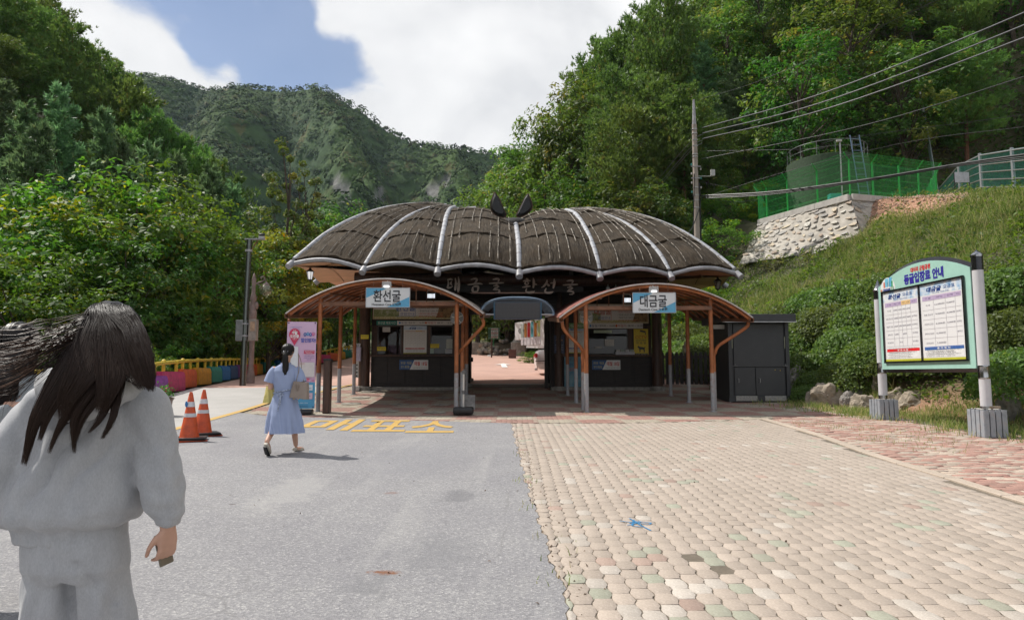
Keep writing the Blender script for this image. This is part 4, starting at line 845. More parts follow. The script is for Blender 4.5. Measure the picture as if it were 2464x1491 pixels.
# ================================================================== THE QUEUE CANOPIES
M_orange = pm('orange brown painted steel', (.36, .115, .035), .5, var=.18, scale=5, dirt=((.17, .08, .04), .6, 7), bump=.1)
M_orange_d = pm('brown painted steel', (.20, .085, .04), .5, var=.18, scale=5, dirt=((.10, .06, .04), .6, 7))
M_greyp = pm('chipped grey paint', (.36, .37, .39), .5, var=.12, scale=9, dirt=((.22, .12, .08), .8, 9), bump=.2)
M_shing = pm('red shingle', (.26, .085, .065), .85, var=.2, scale=14, rand=.3, bump=.5, bscale=120)
M_shing_g = pm('grey brown shingle', (.16, .13, .11), .85, var=.2, scale=14, rand=.3, bump=.5, bscale=120)
M_edge = pm('pale roof edge trim', (.48, .44, .42), .4, var=.1, metal=.3)
def poly_mat(name, col, mixf, clear=0.0):
 m, nt, out = new_mat(name); L = nt.links.new; b = N(nt, 'ShaderNodeBsdfPrincipled'); b.inputs['Base Color'].default_value = (*col, 1); b.inputs['Roughness'].default_value = .25
 t = N(nt, 'ShaderNodeBsdfTranslucent'); t.inputs[0].default_value = (*[min(1, c * 1.6) for c in col], 1); mx = N(nt, 'ShaderNodeMixShader'); mx.inputs[0].default_value = mixf
 L(b.outputs[0], mx.inputs[1]); L(t.outputs[0], mx.inputs[2])
 if clear: tr = N(nt, 'ShaderNodeBsdfTransparent'); m2 = N(nt, 'ShaderNodeMixShader'); m2.inputs[0].default_value = clear; L(mx.outputs[0], m2.inputs[1]); L(tr.outputs[0], m2.inputs[2]); mx = m2
 L(mx.outputs[0], out.inputs[0]); return m
M_poly = poly_mat('bronze polycarbonate', (.30, .20, .16), .45); M_polyb = poly_mat('blue polycarbonate', (.22, .36, .50), .5, .6)
def canopy(label, xc, half, z0, sag, posts, shing, red_left, pipes, y0=16.5, y1=21.7, slope=.085):
 t = thing('queue_canopy', label, 'canopy', (xc, y0, float(g(xc, y0))), 0, 'barrel vaulted queue canopies before the gate'); inv = Matrix.Translation((-xc, -y0, -float(g(xc, y0))))
 def P(o): o.parent = t; o.matrix_parent_inverse = inv; return o
 Rr = (half * half + sag * sag) / (2 * sag); a0 = math.asin(half / Rr); zc = z0 + sag - Rr
 def arc(a, y, dr=0.0): return Vector((xc + (Rr + dr) * math.sin(a), y, zc + (Rr + dr) * math.cos(a) + slope * (y - y0)))
 n = 8
 for k in range(n):                                # arched ribs
  y = y0 + .05 + (y1 - y0 - .1) * k / (n - 1); m = MB(); pts = [arc(-a0 + 2 * a0 * i / 28, y) for i in range(29)]
  m.tube(pts, .034 if 0 < k < n - 1 else .045, 6); P(m.build('arched_rib', M_orange, smooth=50))
 for sgn in (-1, 1):                               # gutters
  a = arc(sgn * a0, y0 - .06, -.02); b = arc(sgn * a0, y1, -.02); m = MB(); d = Vector((sgn * .05, 0, 0)); prof = [(-.05, .05), (-.045, -.045), (.05, -.05), (.065, .055), (.05, .055), (.04, -.03), (-.035, -.03), (-.038, .05)]
  m.prism(prof, lambda u, v, s, a=a, b=b, sgn=sgn: Vector((a.x + u * sgn, (a.y if s == 0 else b.y), (a.z if s == 0 else b.z) + v)), 1); P(m.build('gutter', M_orange_d))
 for f in (-.55, 0, .55):                          # purlins
  m = MB(); m.tube([arc(f * a0, y0, -.05), arc(f * a0, y1, -.05)], .022, 6); P(m.build('purlin', M_orange_d))
 m = MB(); rows = [[arc(-a0 + 2 * a0 * i / 32, y0 + (y1 - y0) * j / 6, .045) for i in range(33)] for j in range(7)]; m.grid(rows)
 m.grid([[p + Vector((0, 0, .008)) for p in r] for r in rows]); P(m.build('roof_skin', M_poly, smooth=50, fixn=False))
 for y in (y0 - .02, y1 + .0): m = MB(); m.tube([arc(-a0 * 1.0 + 2 * a0 * i / 32, y, .055) for i in range(33)], .02, 6); P(m.build('edge_trim', M_edge, smooth=50))
 L = Rr * 2 * a0; rowh = .165; nr = int(L / rowh); cw = .33; nc = int((y1 - y0) / cw); sm = {}; rest = MB(); cnt = 0
 base = bpy.data.meshes.new('shingle'); mm = MB(); mm.bbox((0, 0, 0), (.185, cw - .014, .012), .003); tmp = mm.build('shingle_src', shing); base = tmp.data; bpy.data.objects.remove(tmp)
 order = range(nr) if red_left else range(nr - 1, -1, -1)
 for r in order:
  a = -a0 + 2 * a0 * (r + .5) / nr
  for c in range(nc + 1):
   y = y0 + cw * (c + (.5 if r % 2 else 0)) ; 
   if y > y1 or y < y0 + .1: continue
   p = arc(a, y, .072 + .004 * random.random()); ang = a
   if cnt < 280:
    o = bpy.data.objects.new('shingle', base); COL.objects.link(o); o.location = p; o.rotation_euler = (math.atan(slope), ang + (.03 if a > 0 else -.03), 0); P(o); cnt += 1
   else: rest.box(p, (.185, cw - .014, .012), ry=ang, rx=math.atan(slope))
 P(tag(rest.build('shingle_field', shing, fixn=False), kind='stuff'))
 for sgn, plist in ((-1, posts[0]), (1, posts[1])):
  tops = []
  for x, y in plist:                            # posts: brown above, grey below, on a small flange
   zb_ = float(g(x, y)); d = abs(x - xc); zt = zc + math.sqrt(Rr * Rr - d * d) + slope * (y - y0) - .05
   zt = min(zt, 2.62 + 1.0 + slope * (y - y0) * .8 if False else zt)
   m = MB(); m.cyl((x, y, zb_ + .93), (x, y, zt), .052, .052, 14); p = P(m.build('post', M_orange, smooth=40))
   m = MB(); m.cyl((x, y, zb_ - .05), (x, y, zb_ + .93), .0535, .0535, 14); q = m.build('grey_foot', M_greyp, p, smooth=40)
   m = MB(); m.cyl((x, y, zb_ - .01), (x, y, zb_ + .012), .10, .10, 12); q = m.build('flange', M_greyp, p)
   tops.append((x, y))
  (xa, ya), (xb, yb) = tops[0], tops[-1]; zz = lambda y: 3.08 + slope * (y - y0) + (.08 if xc < 0 else -.02)
  m = MB(); m.tube([(xa, ya - .05, zz(ya)), (xb, yb + .1, zz(yb))], .05, 4); P(m.build('side_beam', M_orange_d))
 for (x, y), (x2, y2) in zip(posts[0], posts[1]):
  z = 3.07 + slope * (y - y0) + (.08 if xc < 0 else -.02); m = MB(); m.bbox(((x + x2) / 2, (y + y2) / 2, z), (x2 - x, .07, .10), .006); P(m.build('tie_beam', M_orange_d))
  for f in (.3, .7): m = MB(); xq = x + (x2 - x) * f; d = xq - xc; m.cyl((xq, y, z), (xq, y, zc + math.sqrt(Rr * Rr - d * d) + slope * (y - y0)), .014, n=6); P(m.build('hanger_rod', M_orange_d))
 for path in pipes:                                # downpipes, grey at the foot
  zf = float(g(path[-1][0], path[-1][1])); m = MB(); pts = catmull([Vector(p) for p in path[:-1]], 14) + [Vector((path[-2][0], path[-2][1], zf + .95))] if len(path) > 4 else [Vector(p) for p in path]
  m.tube(pts, .042, 12); pp = P(m.build('downpipe', M_orange, smooth=50))
  if len(path) > 4: m = MB(); m.cyl((path[-2][0], path[-2][1], zf + .95), (path[-2][0], path[-2][1], zf + .03), .0435, .0435, 12); m.build('grey_foot', M_greyp, pp, smooth=40)
 return t
def wpt(vx, vy, D): p = W(vx, vy, D); return (p.x, p.y, p.z)
PL = [(-4.72, 16.75), (-4.77, 18.96), (-4.86, 21.1)]; PR = [(-1.36, 16.75), (-1.36, 18.96), (-1.40, 21.1)]
canopy('barrel vaulted canopy with brown shingles and orange ribs over the left ticket windows', -3.09, 2.36, 2.86, .84, (PL, PR), M_shing_g, False,
       [[wpt(1160, 766, 16.7), wpt(1164, 779, 16.75), wpt(1150, 797, 16.8), wpt(1112, 838, 16.9), wpt(1105, 850, 16.95), (-1.24, 16.95, 2.0), (-1.24, 16.95, 0)],
  [wpt(696, 768, 16.7), wpt(698, 782, 16.75), wpt(716, 800, 16.85), (-4.75, 17.0, 2.2)]])
QL = [(1.80, 16.6), (1.77, 18.96), (1.69, 20.9)]; QR = [(4.89, 16.75), (4.88, 18.96), (4.78, 20.7)]
canopy('barrel vaulted canopy with red shingles over the right ticket window', 3.49, 2.31, 2.76, .82, (QL, QR), M_shing, True,
       [[wpt(1352, 772, 16.6), wpt(1356, 790, 16.65), wpt(1368, 806, 16.7), wpt(1398, 836, 16.8), wpt(1404, 850, 16.85), (1.74, 16.85, 2.0), (1.74, 16.85, 0)],
  [wpt(1801, 775, 16.7), wpt(1797, 786, 16.72), wpt(1768, 806, 16.8), wpt(1728, 832, 16.9), wpt(1722, 846, 16.95), (5.0, 16.95, 1.9), (5.0, 16.95, 0)]])
M_sky1 = (.11, .38, .60); M_lampglow = pm('lit flood lens', (.9, .9, .9), .3, emis=((.95, .97, 1.0), 1.0)); M_lampglow2 = pm('lit white led strips', (.9, .9, .9), .3, emis=((.85, .92, 1.0), 1.3))
M_clear = pm('clear plastic housing', (.55, .55, .55), .2, alpha=.45); M_offw = pm('off white metal', (.48, .48, .46), .4, var=.06)
def cave_sign(x0, x1, y0, y1, ko, en, lab, rz):
 t, w, h = board('hanging_sign', lab, 'sign', x0, x1, y0, y1, 16.40, .05, pm('lit white sign face', (.66, .68, .70), .35, var=.02), None, rz, (.010, M_alu))
 patch(t, 0, 0, 0, 0, M_sky1, 'corner', y=-.003, poly=[(-w * .49, h * .48), (-w * .49, -h * .02), (-w * .02, h * .48)]); patch(t, 0, 0, 0, 0, M_sky1, 'corner', y=-.003, poly=[(w * .49, -h * .48), (w * .49, h * .04), (-w * .02, -h * .48)])
 put_text(t, ko, -w * .02, h * .08, h * .52, (.03, .03, .035), w * .62, y=-.006, offset=.006); put_text(t, en, -w * .03, -h * .34, h * .14, (.03, .03, .035), w * .66, y=-.006, offset=.0015)
 for s in (-.33, .33): m = MB(); m.cyl((w * s, .02, h / 2), (w * s, .02, h / 2 + .16), .009, n=6); m.build('hanger', M_orange_d, t)
 m = MB(); m.bbox((0, 0, 0), (.22, .09, .16), .01); hs = m.build('lamp_housing', M_clear, t); hs.location = (-.02, -.08, h / 2 + .06)
 m = MB(); m.bbox((0, -.02, -.045), (.14, .10, .05), .02); m.build('lamp', M_lampglow, hs, smooth=50); m = MB(); m.tube([(0, .0, .06), (0, .12, .10)], .01, 6); m.build('bracket', M_offw, hs)
cave_sign(880, 986.6, 692, 739.5, '환선굴', 'Hwanseon Cave 幻仙窟', 'white and light blue hanging sign of the Hwanseon Cave on the left canopy arch', R(1.5))
cave_sign(1522.7, 1625.6, 703.5, 752.5, '대금굴', 'Daegeum Cave 大金窟', 'white and light blue hanging sign of the Daegeum Cave on the right canopy arch', R(-1.5))
for vx, vy, lab in ((1038, 712, 'small lit LED floodlight under the left canopy arch'), (1508, 722, 'small lit LED floodlight under the right canopy arch')):
 p = W(vx, vy, 17.9); t = thing('floodlight', lab, 'floodlight', p, 0); m = MB(); m.bbox((0, 0, 0), (.25, .06, .17), .015); m.build('housing', pm('dark floodlight body', (.05, .05, .05), .4), t)
 for k in range(6): m = MB(); m.box((-.085 + k * .034, -.034, 0), (.018, .008, .11)); m.build('led_strip', M_lampglow2, t)
 m = MB(); m.tube([(-.1, .02, .07), (-.1, .03, .16), (.1, .03, .16), (.1, .02, .07)], .01, 6); m.build('bracket', M_offw, t)
for vx, vy, D, lab in ((1099.5, 764.7, 17.6, 'round pale disc with radiating spokes behind the inner front post of the left canopy'), (1411, 764, 17.5, 'round pale disc with radiating spokes behind the inner front post of the right canopy')):
 p = W(vx, vy, D); r = 15.5 * D / FV; t = thing('spoked_disc', lab, 'fan', p, 0)
 m = MB(); m.tube([(r * math.cos(a), 0, r * math.sin(a)) for a in np.linspace(0, 2 * math.pi, 33)], .008, 6); m.build('rim', M_alu, t)
 m = MB(); m.cyl((0, .03, 0), (0, .034, 0), r, r, 28); m.build('disc', pm('smoky disc', (.16, .17, .16), .25), t)
 m = MB(); m.cyl((0, -.02, 0), (0, .03, 0), .03, n=14); m.build('hub', M_offw, t)
 for k in range(5): a = k * 2 * math.pi / 5 + .4; m = MB(); m.box((math.cos(a) * r * .62, .0, math.sin(a) * r * .62), (r * .6, .008, .016), ry=-a); m.build('spoke', pm('pale spoke', (.62, .60, .52), .4), t)
for i, (vx, vy, s, lab) in enumerate(((1463, 697, .10, 'small grey box on the dark fascia, left one of two above the right canopy'), (1482, 697, .10, 'small grey box on the dark fascia, right one of two above the right canopy'))):
 p = W(vx, vy, 20.2); t = thing('junction_box', lab, 'junction box', p); m = MB(); m.bbox((0, 0, 0), (.10, .06, .16), .01); m.build('body', M_offw, t); m = MB(); m.cyl((0, 0, .08), (0, 0, .30), .012, n=6); m.build('conduit', M_offw, t)
# ---- LED display hung from a small blue arched roof in the middle
t = thing('arched_walkway_roof', 'small arched roof of blue translucent ribs between the two canopies', 'canopy', (.13, 17.5, 2.97))
def earc(a, y, k=1.0): return Vector((.94 * math.cos(a) * (abs(math.cos(a)) ** -.25 if abs(math.cos(a)) > .05 else 1) * k, y, .43 * math.sin(a) ** .9 * k + .07 * y))
for k in range(6):
 m = MB(); m.tube([earc(a, k * .75) for a in np.linspace(.02, math.pi - .02, 25)], .035, 8); m.build('arched_rib', pm('blue grey rib', (.25, .34, .46), .4, var=.1), t, smooth=50)
m = MB(); m.grid([[earc(a, y, 1.04) for a in np.linspace(.02, math.pi - .02, 25)] for y in np.linspace(-.1, 3.9, 7)]); m.build('roof_skin', pm('navy canopy sheet', (.03, .06, .10), .4, var=.1), t, smooth=60, fixn=False)
for s in (-1, 1): m = MB(); m.tube([(.93 * s, -.05, 0), (.93 * s, 3.85, .27)], .03, 6); m.build('side_rail', pm('blue grey rib', (.25, .34, .46), .4), t)
m = MB(); m.tube([(-.93, 0, 0), (-.5, 0, 0)], .022, 6); m.build('front_rail', M_alu, t); m = MB(); m.tube([(.93, 0, 0), (.5, 0, 0)], .022, 6); m.build('front_rail', M_alu, t)
t, w, h = board('led_display', 'switched off grey LED display hanging over the passage', 'display', 1190, 1301, 726, 768, 17.3, .12, pm('navy display case', (.02, .035, .06), .35))
def led_mat():
 m, nt, out = new_mat('led matrix'); b = N(nt, 'ShaderNodeBsdfPrincipled'); L = nt.links.new; L(b.outputs[0], out.inputs[0]); tc = N(nt, 'ShaderNodeTexCoord')
 w1 = N(nt, 'ShaderNodeTexWave', wave_type='BANDS', bands_direction='X'); w1.inputs['Scale'].default_value = 9; L(tc.outputs['Object'], w1.inputs[0]); w2 = N(nt, 'ShaderNodeTexWave', wave_type='BANDS', bands_direction='Z'); w2.inputs['Scale'].default_value = 9; L(tc.outputs['Object'], w2.inputs[0])
 L(ramp(nt, math_n(nt, 'MULTIPLY', w1.outputs[0], w2.outputs[0]), [(0, (.045, .045, .048)), (.6, (.075, .075, .078))]), b.inputs['Base Color']); b.inputs['Roughness'].default_value = .7; return m
m = MB(); m.bbox((0, -.006, 0), (w - .05, .012, h - .06), .003); m.build('screen', led_mat(), t)
for s in (-1, 1): m = MB(); m.bbox((s * (w / 2 + .012), .03, 0), (.02, .05, h * .96), .004); m.build('side_fin', pm('blue fin', (.03, .13, .22), .4), t)
# ---- lanterns hanging at the corners of the roof
def lantern(vx, vy, D, lab, lit):
 p = W(vx, vy, D); t = thing('lantern', lab, 'lantern', p, 0, 'lanterns hanging under the roof corners')
 m = MB()
 for k in range(6):
  a, b = k * math.pi / 3, (k + 1) * math.pi / 3
  A = Vector((math.cos(a), math.sin(a), 0)); B = Vector((math.cos(b), math.sin(b), 0)); r1, r2 = .105, .065
  f = MB(); f.tube([A * r1 + Vector((0, 0, .10)), A * r2 + Vector((0, 0, -.13))], .008, 5); f.build('glazing_bar', M_black, t)
  m.add([A * r1 * .93 + Vector((0, 0, .10)), B * r1 * .93 + Vector((0, 0, .10)), B * r2 * .93 + Vector((0, 0, -.13)), A * r2 * .93 + Vector((0, 0, -.13))], [(0, 1, 2, 3)])
 m.build('glass', lit, t)
 m = MB(); m.lathe([(.13, .10), (.12, .115), (.06, .17), (.035, .19), (.035, .22), (.01, .24)], n=12); m.build('lantern_cap', M_black, t, smooth=40)
 m = MB(); m.lathe([(.0, -.22), (.012, -.20), (.012, -.17), (.05, -.15), (.07, -.13)], n=12); m.build('finial', M_black, t, smooth=40)
 m = MB(); m.tube([(0, 0, .23), (0, 0, .34)], .008, 6); m.build('hook', M_black, t)
lantern(746, 662, 20.7, 'black lantern with lit frosted glass under the left corner of the roof', pm('lit lantern glass', (.8, .8, .8), .3, emis=((.95, .97, 1), .55)))
lantern(1727, 685, 20.6, 'black unlit lantern under the right corner of the roof', pm('unlit lantern glass', (.30, .27, .24), .2, alpha=.6))
for vx, vy in ((955, 947), (1030, 947), (955+90, 965-4), (935, 966-4), (1005, 965), (1113, 965), (1160, 950), (940, 988), (1010, 989)):
 pass
p = ghit(1115, 998); t = thing('tape_post', 'white portable barrier post on a black foot beside the inner left canopy post', 'barrier post', p)
m = MB(); m.bbox((0, 0, .10), (.46, .36, .17), .04); m.build('foot', pm('black plastic', (.015, .015, .017), .4), t, smooth=40)
m = MB(); m.cyl((0, 0, .17), (0, 0, .98), .022, n=10); m.build('pole', pm('white plastic pole', (.62, .60, .56), .4), t, smooth=40); 
for z in (.52, .98): m = MB(); m.lathe([(.03, -.04), (.034, 0), (.05, .03), (.05, .045), (.0, .045)], (0, 0, z), 12); m.build('collar', pm('grey plastic', (.14, .15, .16), .5), t, smooth=40)
p = ghit(1124, 985); t = thing('concrete_block', 'small hollow concrete block behind the black foot of the barrier post', 'concrete block', p); m = MB(); m.bbox((0, 0, .18), (.40, .24, .36), .012); m.build('block', pm('grey block', (.30, .29, .28), .9, var=.2, bump=.5), t)
# ================================================================== MOUNTAIN, WOODS AND WEEDS
def mountain():
 sk = curve([(-900, 60), (-300, 60), (0, 90), (150, 125), (270, 145), (350, 151), (440, 175), (470, 186), (520, 180), (560, 178), (620, 184), (690, 186), (740, 181), (765, 187), (810, 212), (860, 240), (895, 268), (930, 291), (1000, 330), (1100, 334), (1200, 350), (1400, 370), (1800, 420), (2600, 500)])
 xs = np.arange(-460, 170, 1.9); ys = np.arange(190, 800, 1.9); X, Y = np.meshgrid(xs, ys)
 vx = 1232 + FV * X / Y * 1.0; YR = 640.0 + 40 * np.sin(X / 70)
 zr_ = (899.5 - sk(vx)) / FV * YR + CAMZ - 5                     # ridge height seen in this direction
 t = np.clip((Y - 190) / (YR - 190), 0, 1.25)
 def fbm(x, y, o=5):
  r = np.zeros_like(x); a = 1.0; f = 1.0
  for k in range(o): r += a * lump(x * f, y * f, 1.0, k * 1.7 + .5); a *= .5; f *= 1.93
  return r
 wx = X + 26 * fbm(X / 90, Y / 90, 3); wy = Y + 20 * fbm(X / 80 + 5, Y / 80, 3)
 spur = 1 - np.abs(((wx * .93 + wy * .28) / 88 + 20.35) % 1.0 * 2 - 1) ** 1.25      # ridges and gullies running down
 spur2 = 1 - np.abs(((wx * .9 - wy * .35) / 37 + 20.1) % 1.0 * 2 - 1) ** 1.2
 prof = np.where(t <= 1, .30 * t + .70 * t ** 1.9, 1 - (t - 1) * 1.3)
 env = np.sin(np.clip(t, 0, 1) * math.pi) ** .8
 z = zr_ * prof + (spur - .55) * 70 * env + (spur2 - .5) * 16 * env + 7 * fbm(X / 40, Y / 40, 4) * np.clip(env, .05, 1)
 z = z - 8 * (1 - np.clip(t * 4, 0, 1))
 i1 = np.modf(np.abs(np.sin(np.floor(X / 9) * 127.1 + np.floor(Y / 9) * 311.7) * 43758.5453))[0]; i2 = i1; c1 = np.ones_like(z); z = z + rng.normal(0, .4, X.shape)
 gz, gx2 = np.gradient(z, 1.9); rock = np.zeros_like(z)
 for rx, ry, rr in ((1038, 458, 24), (815, 445, 26), (690, 438, 14), (1072, 425, 12), (905, 465, 20)):
  d = np.full(X.shape, 0.0); pvx = vx; pvy = 899.5 - FV * (z - CAMZ) / Y
  rock = np.maximum(rock, np.clip(1.3 - np.hypot((pvx - rx) / rr, (pvy - ry) / (rr * 1.5)) + .55 * fbm(X / 9, Y / 9, 3), 0, 1))
 rock = sstep(.35, .6, rock); z = z - 3.5 * rock * (c1 > 0)
 nx = len(xs); i = np.arange(len(ys) - 1)[:, None] * nx + np.arange(nx - 1)[None, :]
 me = np_mesh('mountain', np.stack([X, Y, z], -1).reshape(-1, 3), np.stack([i, i + 1, i + nx + 1, i + nx], -1).reshape(-1, 4), False)
 v = np.clip(.5 + .35 * fbm(X / 45, Y / 60, 4) + .25 * (i1 - .5) + .3 * (spur - .5), 0, 1)  # spur term lightens ridges and darkens gullies: slope shading put into the colour
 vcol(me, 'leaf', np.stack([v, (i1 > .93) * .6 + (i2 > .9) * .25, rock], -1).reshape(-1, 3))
 r = np.random.default_rng(77); gxs = np.arange(-450, 160, 6.2); gys = np.arange(200, 700, 5.6); A, Bq = np.meshgrid(gxs, gys); A = (A + r.uniform(-3, 3, A.shape)).ravel(); Bq = (Bq + r.uniform(-3.3, 3.3, Bq.shape)).ravel()
 ix = np.clip(((A - xs[0]) / 1.9).astype(int), 0, len(xs) - 1); iy = np.clip(((Bq - ys[0]) / 1.9).astype(int), 0, len(ys) - 1); zc = z[iy, ix]; rk = rock[iy, ix]; vv = v_ = np.clip(.5 + .35 * fbm(A / 45, Bq / 60, 4) + .3 * (spur[iy, ix] - .5) + r.normal(0, .16, A.shape), 0, 1)  # crown tone also carries the painted ridge and gully shading
 pv = 1232 + FV * A / Bq; pw = 899.5 - FV * (zc - CAMZ) / Bq; keep = (pv > 180) & (pv < 1320) & (pw < 560) & (rk < .3) & (Bq < YR[0, ix] + 14); A, Bq, zc, vv = A[keep], Bq[keep], zc[keep], vv[keep]; n = len(A); K = 34
 Rr = r.uniform(3.1, 5.4, n); u = unit(r.normal(size=(n * K, 3))); u[:, 2] = np.abs(u[:, 2]); C = np.stack([A, Bq, zc + 1.0], -1).repeat(K, 0) + u * (Rr * 1.0).repeat(K)[:, None] * r.uniform(.75, 1.05, (n * K, 1)) * (1, 1, 1.15)
 yl = (r.uniform(size=n) < .07) * r.uniform(.3, .9, n); col = np.stack([np.clip(vv.repeat(K) + r.normal(0, .13, n * K), 0, 1), yl.repeat(K), np.zeros(n * K)], -1)
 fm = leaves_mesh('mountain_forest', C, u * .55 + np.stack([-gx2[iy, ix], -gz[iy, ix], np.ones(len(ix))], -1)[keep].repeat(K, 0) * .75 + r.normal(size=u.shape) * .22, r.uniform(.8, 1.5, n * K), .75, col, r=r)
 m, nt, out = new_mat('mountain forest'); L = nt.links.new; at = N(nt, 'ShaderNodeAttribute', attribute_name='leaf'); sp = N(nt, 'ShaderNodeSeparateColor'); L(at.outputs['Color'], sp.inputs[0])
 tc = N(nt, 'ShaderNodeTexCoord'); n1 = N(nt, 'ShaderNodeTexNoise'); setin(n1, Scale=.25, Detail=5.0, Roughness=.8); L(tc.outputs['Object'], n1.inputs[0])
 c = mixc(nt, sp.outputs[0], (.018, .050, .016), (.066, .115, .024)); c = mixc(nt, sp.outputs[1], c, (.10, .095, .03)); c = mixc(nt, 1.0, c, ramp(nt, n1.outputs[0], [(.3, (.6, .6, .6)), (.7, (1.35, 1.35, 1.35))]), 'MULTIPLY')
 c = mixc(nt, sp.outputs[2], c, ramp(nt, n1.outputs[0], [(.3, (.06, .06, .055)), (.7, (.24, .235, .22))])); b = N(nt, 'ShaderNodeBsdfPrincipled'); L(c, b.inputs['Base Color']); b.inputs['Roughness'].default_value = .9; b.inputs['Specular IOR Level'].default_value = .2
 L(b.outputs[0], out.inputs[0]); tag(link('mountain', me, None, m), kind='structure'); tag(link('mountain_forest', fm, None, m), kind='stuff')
# ------------------------------------------------------------------ leaves, tufts, trees
def unit(v): return v / np.maximum(1e-9, np.linalg.norm(v, axis=1, keepdims=True))
def leaves_mesh(name, C, Nn, size, asp, col, smooth=False, r=None, fold=.25):
 """a rhombic, slightly folded leaf at each centre"""
 r = r or rng; n = len(C); Nn = unit(Nn); a = unit(np.cross(Nn, unit(r.normal(size=(n, 3))))); b = np.cross(Nn, a); s = size[:, None]
 V = np.stack([C - a * s, C + b * s * asp + Nn * s * fold * .5, C + a * s - Nn * s * fold, C - b * s * asp + Nn * s * fold * .5], 1).reshape(-1, 3)
 me = np_mesh(name, V, np.arange(n * 4).reshape(n, 4), smooth); vcol(me, 'leaf', np.repeat(col, 4, 0)); return me
def tuft_mesh(name, C, D, length, k, col, r, width=.03, spread=.75):
 """k thin needles fanning out from each centre around direction D"""
 n = len(C); D = unit(D); C = np.repeat(C, k, 0); Dk = np.repeat(D, k, 0); dirs = unit(Dk + r.normal(size=(n * k, 3)) * spread); ln = np.repeat(length, k)[:, None] * r.uniform(.7, 1.15, (n * k, 1))
 s = unit(np.cross(dirs, r.normal(size=(n * k, 3)))) * width * ln / .2
 V = np.stack([C - s, C + s, C + dirs * ln], 1).reshape(-1, 3); me = np_mesh(name, V, np.arange(n * k * 3).reshape(-1, 3)); vcol(me, 'leaf', np.repeat(np.repeat(col, k, 0), 3, 0)); return me
mountain()
M_bark = pm('grey brown bark', (.10, .075, .055), .9, var=.35, scale=6, bump=.8, bscale=20, stretch=(3, 3, .7)); M_barkp = pm('reddish pine bark', (.17, .085, .05), .9, var=.35, scale=6, bump=.8, bscale=20, stretch=(3, 3, .7))
LM = {'bright': leaf_mat('bright broad leaves', (.030, .088, .014), (.125, .245, .038), .45, .55, (.36, .34, .03)),
      'deep': leaf_mat('deep green broad leaves', (.022, .068, .014), (.085, .185, .030), .40, .55, (.22, .20, .05), spec=.4),
      'olive': leaf_mat('olive chestnut leaves', (.034, .080, .016), (.14, .23, .045), .42, .55, (.30, .25, .06), spec=.45),
      'yellow': leaf_mat('yellowing leaves', (.10, .13, .015), (.30, .27, .03), .45, .45, (.50, .22, .03)),
      'pine': leaf_mat('red pine needles', (.050, .115, .030), (.17, .28, .065), .38, .5, (.17, .15, .04)),
      'wpine': leaf_mat('soft grey green needles', (.065, .13, .06), (.18, .30, .13), .35, .5, (.14, .17, .06)),
      'bush': leaf_mat('dense shrub leaves', (.045, .085, .020), (.14, .21, .045), .4, .5, (.20, .22, .05)),
      'weed': leaf_mat('bank weeds', (.040, .105, .018), (.15, .28, .045), .42, .5, (.36, .33, .12)),
      'grass': leaf_mat('bank grass', (.08, .14, .025), (.22, .28, .07), .4, .6, (.42, .36, .18))}
def make_broad(seed, H, Rc, ncl, per, leaf, low=.22, flat=1.0, sparse=1.0):
 r = np.random.default_rng(seed); tz = H * (low + .08); cz = H * (low + 1) / 2; hz = H * (1 - low) / 2
 u = unit(r.normal(size=(ncl * 3, 3))); rad = r.uniform(.15, 1, ncl * 3) ** (1 / 2.4); P = u * rad[:, None] * (Rc, Rc, hz) + (0, 0, cz)
 lobes = unit(r.normal(size=(7, 3))); bul = 1 + .28 * np.clip((u @ lobes.T).max(1), .3, 1) - .2; P[:, :2] *= bul[:, None]; P[:, 2] = np.clip(P[:, 2], H * low * .8, H * 1.0)
 keep = [0]
 for i in range(1, len(P)):
  if len(keep) >= ncl: break
  if np.min(np.linalg.norm(P[keep] - P[i], axis=1)) > Rc * .17 * sparse: keep.append(i)
 P = P[keep]; ncl = len(P); cr = r.uniform(.17, .30, ncl) * Rc * .9
 idx = np.repeat(np.arange(ncl), per); d = unit(r.normal(size=(ncl * per, 3))); q = r.uniform(.35, 1, ncl * per) ** .6
 C = P[idx] + d * (q * cr[idx])[:, None] * (1, 1, .62); outw = unit(C - (0, 0, cz)); Nn = d * .5 + outw * .4 + (0, 0, .9) + r.normal(size=(len(C), 3)) * .55
 cv = r.uniform(0, 1, ncl); col = np.stack([np.clip(.12 + .45 * r.uniform(0, 1, len(C)) + .45 * cv[idx], 0, 1), (r.uniform(size=len(C)) < .05) * .7 + (cv[idx] > .93) * .4, np.zeros(len(C))], -1)
 crown = leaves_mesh('crown', C, Nn, r.uniform(.7, 1.2, len(C)) * leaf, .42, col, r=r)
 m = MB(); lean = r.normal(0, .03, 2); tp = [Vector((lean[0] * H * t * t * 2 + .06 * math.sin(t * 9 + seed), lean[1] * H * t * t * 2, H * t)) for t in np.linspace(-.04, .82, 8)]; rr = H * .0155
 m.tube(tp, [rr * (1.25 - t) for t in np.linspace(0, 1.05, 8)], 8)
 for k in r.choice(ncl, min(ncl, 26), replace=False):
  e = Vector(P[k]); t0 = np.clip((e.z / H) - .22 - .1 * r.random(), .12, .75); s = Vector((lean[0] * H * t0 * t0 * 2, lean[1] * H * t0 * t0 * 2, H * t0)); mid = s.lerp(e, .5) + Vector((0, 0, H * .02 * r.normal()))
  m.tube([s, mid, e], [rr * .38, rr * .22, rr * .07], 5)
 tr = m.build('trunk_src', M_bark, smooth=60, fixn=False); tm = tr.data; bpy.data.objects.remove(tr); return tm, crown, H, Rc
